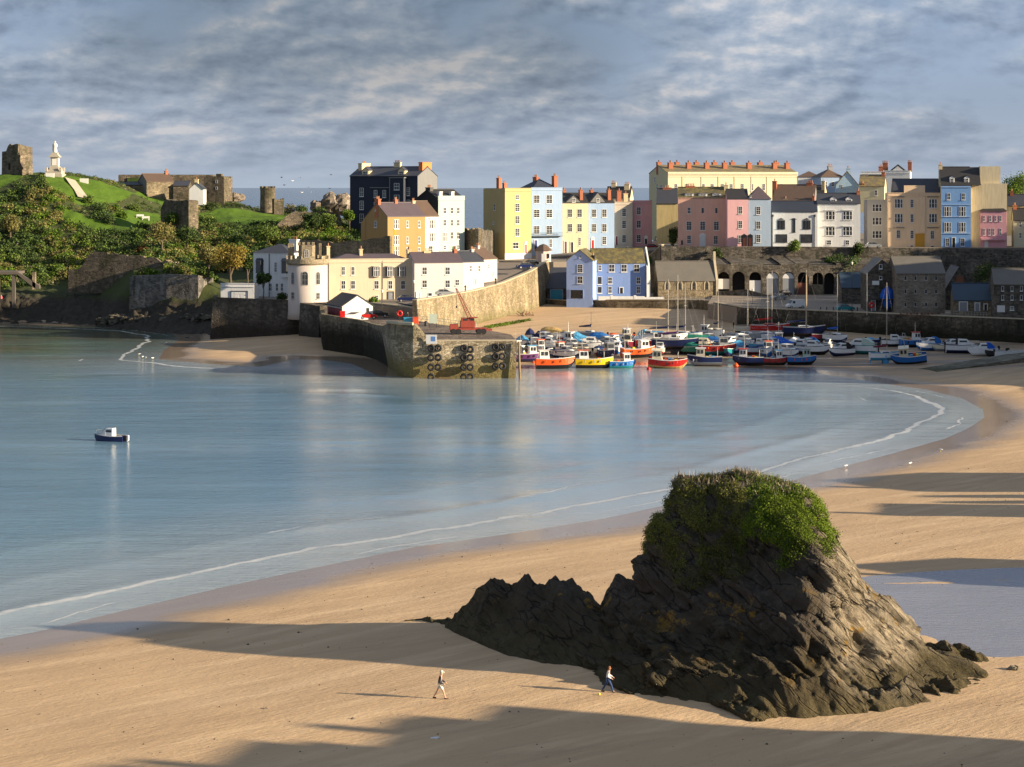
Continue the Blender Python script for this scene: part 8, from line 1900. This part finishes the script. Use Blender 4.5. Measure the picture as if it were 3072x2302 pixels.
# ------------------------------------------------ people
SKIN = plain('skin', (.55, .33, .22), .6)
def skin_body(name, verts, edges, radii, mat, parent, smooth=True, lvl=1):
    me = bpy.data.meshes.new(name); me.from_pydata(verts, edges, []); o = bpy.data.objects.new(name, me); COL.objects.link(o); o.parent = parent
    sk = o.modifiers.new('s', 'SKIN'); 
    for i, r in enumerate(radii):
        v = me.skin_vertices[0].data[i]; v.radius = (r, r) if not isinstance(r, tuple) else r; v.use_root = (i == 0)
    sk.use_smooth_shade = True; sb = o.modifiers.new('u', 'SUBSURF'); sb.levels = lvl; sb.render_levels = lvl
    dg = bpy.context.evaluated_depsgraph_get(); m2 = bpy.data.meshes.new_from_object(o.evaluated_get(dg)); o.modifiers.clear(); o.data = m2; m2.name = name
    m2.materials.clear(); m2.materials.append(mat); return o
def walker(label, px, py, h, face, top, legs, hairmat, shorts=False, cap=None, bag=False):
    """face: +1 walks to the right. built 1.75 m tall then scaled"""
    p = on_beach(px, py); o = thing('person', label, 'person', tuple(p), 0 if face > 0 else pi)
    o.scale = (h/1.75,)*3
    # body: x forward, y left, z up; mid stride
    J = dict(pel=(0, 0, .93), sp=(.02, 0, 1.12), ch=(.04, 0, 1.32), nk=(.07, 0, 1.48), hd=(.11, 0, 1.60), ht=(.11, 0, 1.68),
             lh=(.0, .09, .90), lk=(-.16, .10, .50), la=(-.40, .10, .11), lt=(-.30, .10, .04), rh=(.02, -.09, .90), rk=(.22, -.10, .50), ra=(.33, -.10, .10), rt=(.50, -.10, .04),
             ls=(.02, .19, 1.40), le=(.10, .25, 1.12), lw=(.32, .20, 1.00), rs=(.03, -.19, 1.40), re=(-.02, -.24, 1.12), rw=(.22, -.20, .98))
    ks_ = list(J); R = dict(pel=.14, sp=.125, ch=.145, nk=.055, hd=.085, ht=.06, lh=.095, lk=.060, la=.040, lt=.035, rh=.095, rk=.060, ra=.040, rt=.035, ls=.058, le=.042, lw=.03, rs=.058, re=.042, rw=.03)
    E = [('pel', 'sp'), ('sp', 'ch'), ('ch', 'nk'), ('nk', 'hd'), ('hd', 'ht'), ('pel', 'lh'), ('lh', 'lk'), ('lk', 'la'), ('la', 'lt'), ('pel', 'rh'), ('rh', 'rk'), ('rk', 'ra'), ('ra', 'rt'), ('ch', 'ls'), ('ls', 'le'), ('le', 'lw'), ('ch', 'rs'), ('rs', 're'), ('re', 'rw')]
    body = skin_body('body', [J[k_] for k_ in ks_], [(ks_.index(a), ks_.index(b_)) for a, b_ in E], [R[k_] for k_ in ks_], SKIN, o, lvl=2)
    for k_ in ('lw', 'rw'):      # hands with five fingers
        c = Vector(J[k_]); mb = MB(); mb.tube([c, c+Vector((.05, 0, -.04)), c+Vector((.09, 0, -.06))], [.028, .038, .03], 8)
        for i in range(4): q = c+Vector((.085, (i-1.5)*.019, -.055)); mb.tube([q, q+Vector((.035, 0, -.02)), q+Vector((.04, 0, -.055+.004*abs(i-1.4)))], .009, 5, .007)
        q = c+Vector((.04, .03 if k_ == 'rw' else -.03, -.03)); mb.tube([q, q+Vector((.03, .0, -.03)), q+Vector((.05, 0, -.05))], .011, 5, .008); mb.build('hand', SKIN, o, True)
    def garment(name, ks2, E2, add, mat):
        return skin_body(name, [J[k_] for k_ in ks2], [(ks2.index(a), ks2.index(b_)) for a, b_ in E2], [R[k_]+add for k_ in ks2], mat, o, lvl=2)
    garment('jacket', ['ch', 'sp', 'pel', 'ls', 'le', 'lw', 'rs', 're', 'rw'], [('ch', 'sp'), ('sp', 'pel'), ('ch', 'ls'), ('ls', 'le'), ('le', 'lw'), ('ch', 'rs'), ('rs', 're'), ('re', 'rw')], .022, top)
    if shorts:
        J['lk2'] = (-.12, .10, .58); J['rk2'] = (.17, -.10, .58); R['lk2'] = R['rk2'] = .09
        garment('shorts', ['pel', 'lh', 'lk2', 'rh', 'rk2'], [('pel', 'lh'), ('lh', 'lk2'), ('pel', 'rh'), ('rh', 'rk2')], .012, legs)
    else: garment('trousers', ['pel', 'lh', 'lk', 'la', 'rh', 'rk', 'ra'], [('pel', 'lh'), ('lh', 'lk'), ('lk', 'la'), ('pel', 'rh'), ('rh', 'rk'), ('rk', 'ra')], .018, legs)
    for k_, kt in (('la', 'lt'), ('ra', 'rt')): a = Vector(J[k_]); b_ = Vector(J[kt]); MB().tube([a+Vector((-.06, 0, -.06)), a+Vector((.05, 0, -.05)), b_+Vector((.06, 0, 0))], [.045, .05, .035], 8).build('shoe', DR['black'], o, True)
    mb = MB(); mb.lathe([(.02, .145), (.075, .12), (.100, .05), (.102, -.01), (.085, -.09 if cap is None else -.04), (.06, -.10 if cap is None else -.05)], (.095, 0, 1.63), 14); mb.build('hair', hairmat, o, True)
    mb = MB(); mb.tube([(.195, 0, 1.635), (.222, 0, 1.60), (.198, 0, 1.59)], .012, 5); mb.build('nose', SKIN, o); 
    for s_ in (-1, 1): MB().box(.188, .199, s_*.032-.010, s_*.032+.010, 1.635, 1.65).build('eye', DR['black'], o); MB().tube([(.10, s_*.088, 1.64), (.10, s_*.10, 1.60)], .018, 6).build('ear', SKIN, o)
    MB().box(.182, .196, -.022, .022, 1.555, 1.563).build('mouth', plain('lip', (.35, .12, .1)), o)
    if cap: MB().lathe([(.10, -.01), (.108, .03), (.09, .11), (.03, .145)], (.10, 0, 1.665), 14).box(.17, .29, -.07, .07, 1.665, 1.68).build('cap', cap, o, True)
    return o
walker('man walking to the right in a dark jacket, pale shorts and pale cap', 1320, 2097, 1.78, 1, plain('cloth_dark', (.035, .035, .045), .9), plain('cloth_pale', (.62, .60, .55), .9), plain('hair_grey', (.45, .42, .38), .9), True, cap=plain('cap_pale', (.68, .60, .42), .8))
walker('person with short auburn hair in a white jacket and blue jeans by the rock', 1824, 2077, 1.66, 1, plain('cloth_white', (.72, .70, .66), .9), plain('denim', (.03, .06, .16), .9), plain('hair_auburn', (.28, .12, .05), .9))
def far_person(label, px, py, z, top, h=1.7):
    o = thing('person', label, 'person', tuple(G(px, py, z))); s_ = h/1.7
    sb = skin_body('body', [(0, 0, .9*s_), (0, 0, 1.3*s_), (0, 0, 1.45*s_), (0, 0, 1.6*s_), (.08, .05, .5*s_), (.14, .05, .05), (-.08, -.05, .5*s_), (-.14, -.05, .05), (.2, 0, 1.3*s_), (.25, -.05, 1.0*s_), (-.2, 0, 1.3*s_), (-.24, -.05, 1.0*s_)], [(0, 1), (1, 2), (2, 3), (0, 4), (4, 5), (0, 6), (6, 7), (1, 8), (8, 9), (1, 10), (10, 11)], [.14, .15, .06, .10, .08, .05, .08, .05, .06, .04, .06, .04], top, o)
    MB().lathe([(.02, -.12), (.09, -.05), (.10, .05), (.05, .12)], (0, 0, 1.6*s_), 8).build('head', SKIN, o)
far_person('person in dark clothes walking on the harbour sand below the chapel', 2215, 937, 3.6, DR['black']); far_person('person in dark clothes at the ramp wall beside the white cottages', 1396, 877, 10.9, DR['black']); far_person('dark figure beside the kerb at the top of the ramp', 1487, 856, 12.4, DR['black'])
far_person('figure in black standing behind the life ring on the pier road', 1223, 963, 6.7, DR['black'])
# gulls: on the wing and on the sand
GW = plain('gull_white', (.78, .77, .74), .7); GD = plain('gull_dark', (.10, .11, .13), .8)
def gull(label, loc, mat, s=1.0, rz=0, fly=True):
    o = thing('gull', label, 'bird', loc, rz, 'gulls over the sea' if fly else 'gulls on the beach')
    mb = MB(); mb.tube([(-.30*s, 0, 0), (-.1*s, 0, 0), (.12*s, 0, .02*s), (.26*s, 0, .06*s), (.36*s, 0, .04*s)], [.02*s, .09*s, .09*s, .05*s, .01*s], 7); mb.build('body', mat, o, True)
    if fly:
        for q in (-1, 1): MB().add([(.10*s, q*.05*s, .03*s), (-.12*s, q*.05*s, .03*s), (-.16*s, q*.38*s, .18*s), (-.14*s, q*.72*s, .06*s), (.0, q*.40*s, .20*s)], [(0, 1, 2, 4), (4, 2, 3)]).build('wing', mat, o)
    else:
        for q in (-1, 1): MB().tube([(0, q*.04*s, -.05*s), (0, q*.04*s, -.26*s)], .012*s, 4).build('leg', BALLY, o)
fl = [(845, 533, 'darkest', GD), (878, 543, 'white', GW), (901, 534, 'small dark', GD), (853, 556, 'low dark', GD), (993, 525, 'high dark', GD), (926, 563, 'dark', GD), (989, 566, 'distant dark', GD), (691, 533, 'lone dark', GD), (906, 578, 'pale', GW), (933, 577, 'second pale', GW)]
ordn = ['a little above the horizon', 'crossing the horizon brightly', 'right of the white one', 'just over the sea line', 'nearest to the black hotel top', 'skimming the horizon', 'close to the black hotel', 'near the museum wing', 'against the sea', 'right beside the other pale one']
for i, (px, py, w_, m_) in enumerate(fl):
    gull(f'{w_} gull flying {ordn[i]}', tuple(P(px, py, 560)), m_, 1.15, i*.9)
for i, (px, py, w_) in enumerate([(417, 1066, 'leftmost gull of four on the wet sand spit'), (428, 1074, 'second gull of four on the wet sand spit'), (437, 1076, 'third gull of four on the wet sand spit'), (458, 1078, 'rightmost gull of four, nearest the dry sand')]):
    p = G(px, py, .1); gull(w_, (p.x, p.y, .35), GW, 1.1, i*1.3, False)
p = on_beach(2730, 1396); gull('gull standing alone on the beach right of the rock top', (p.x, p.y, p.z+.26), GW, 1.0, .6, False)
p = on_beach(2822, 1355); gull('gull on the beach near the far right shadow bands', (p.x, p.y, p.z+.26), GW, 1.0, 2.6, False)
p = on_beach(2536, 1404); gull('gull at the water edge behind the rock', (p.x, p.y, p.z+.26), GW, 1.0, 0.3, False)
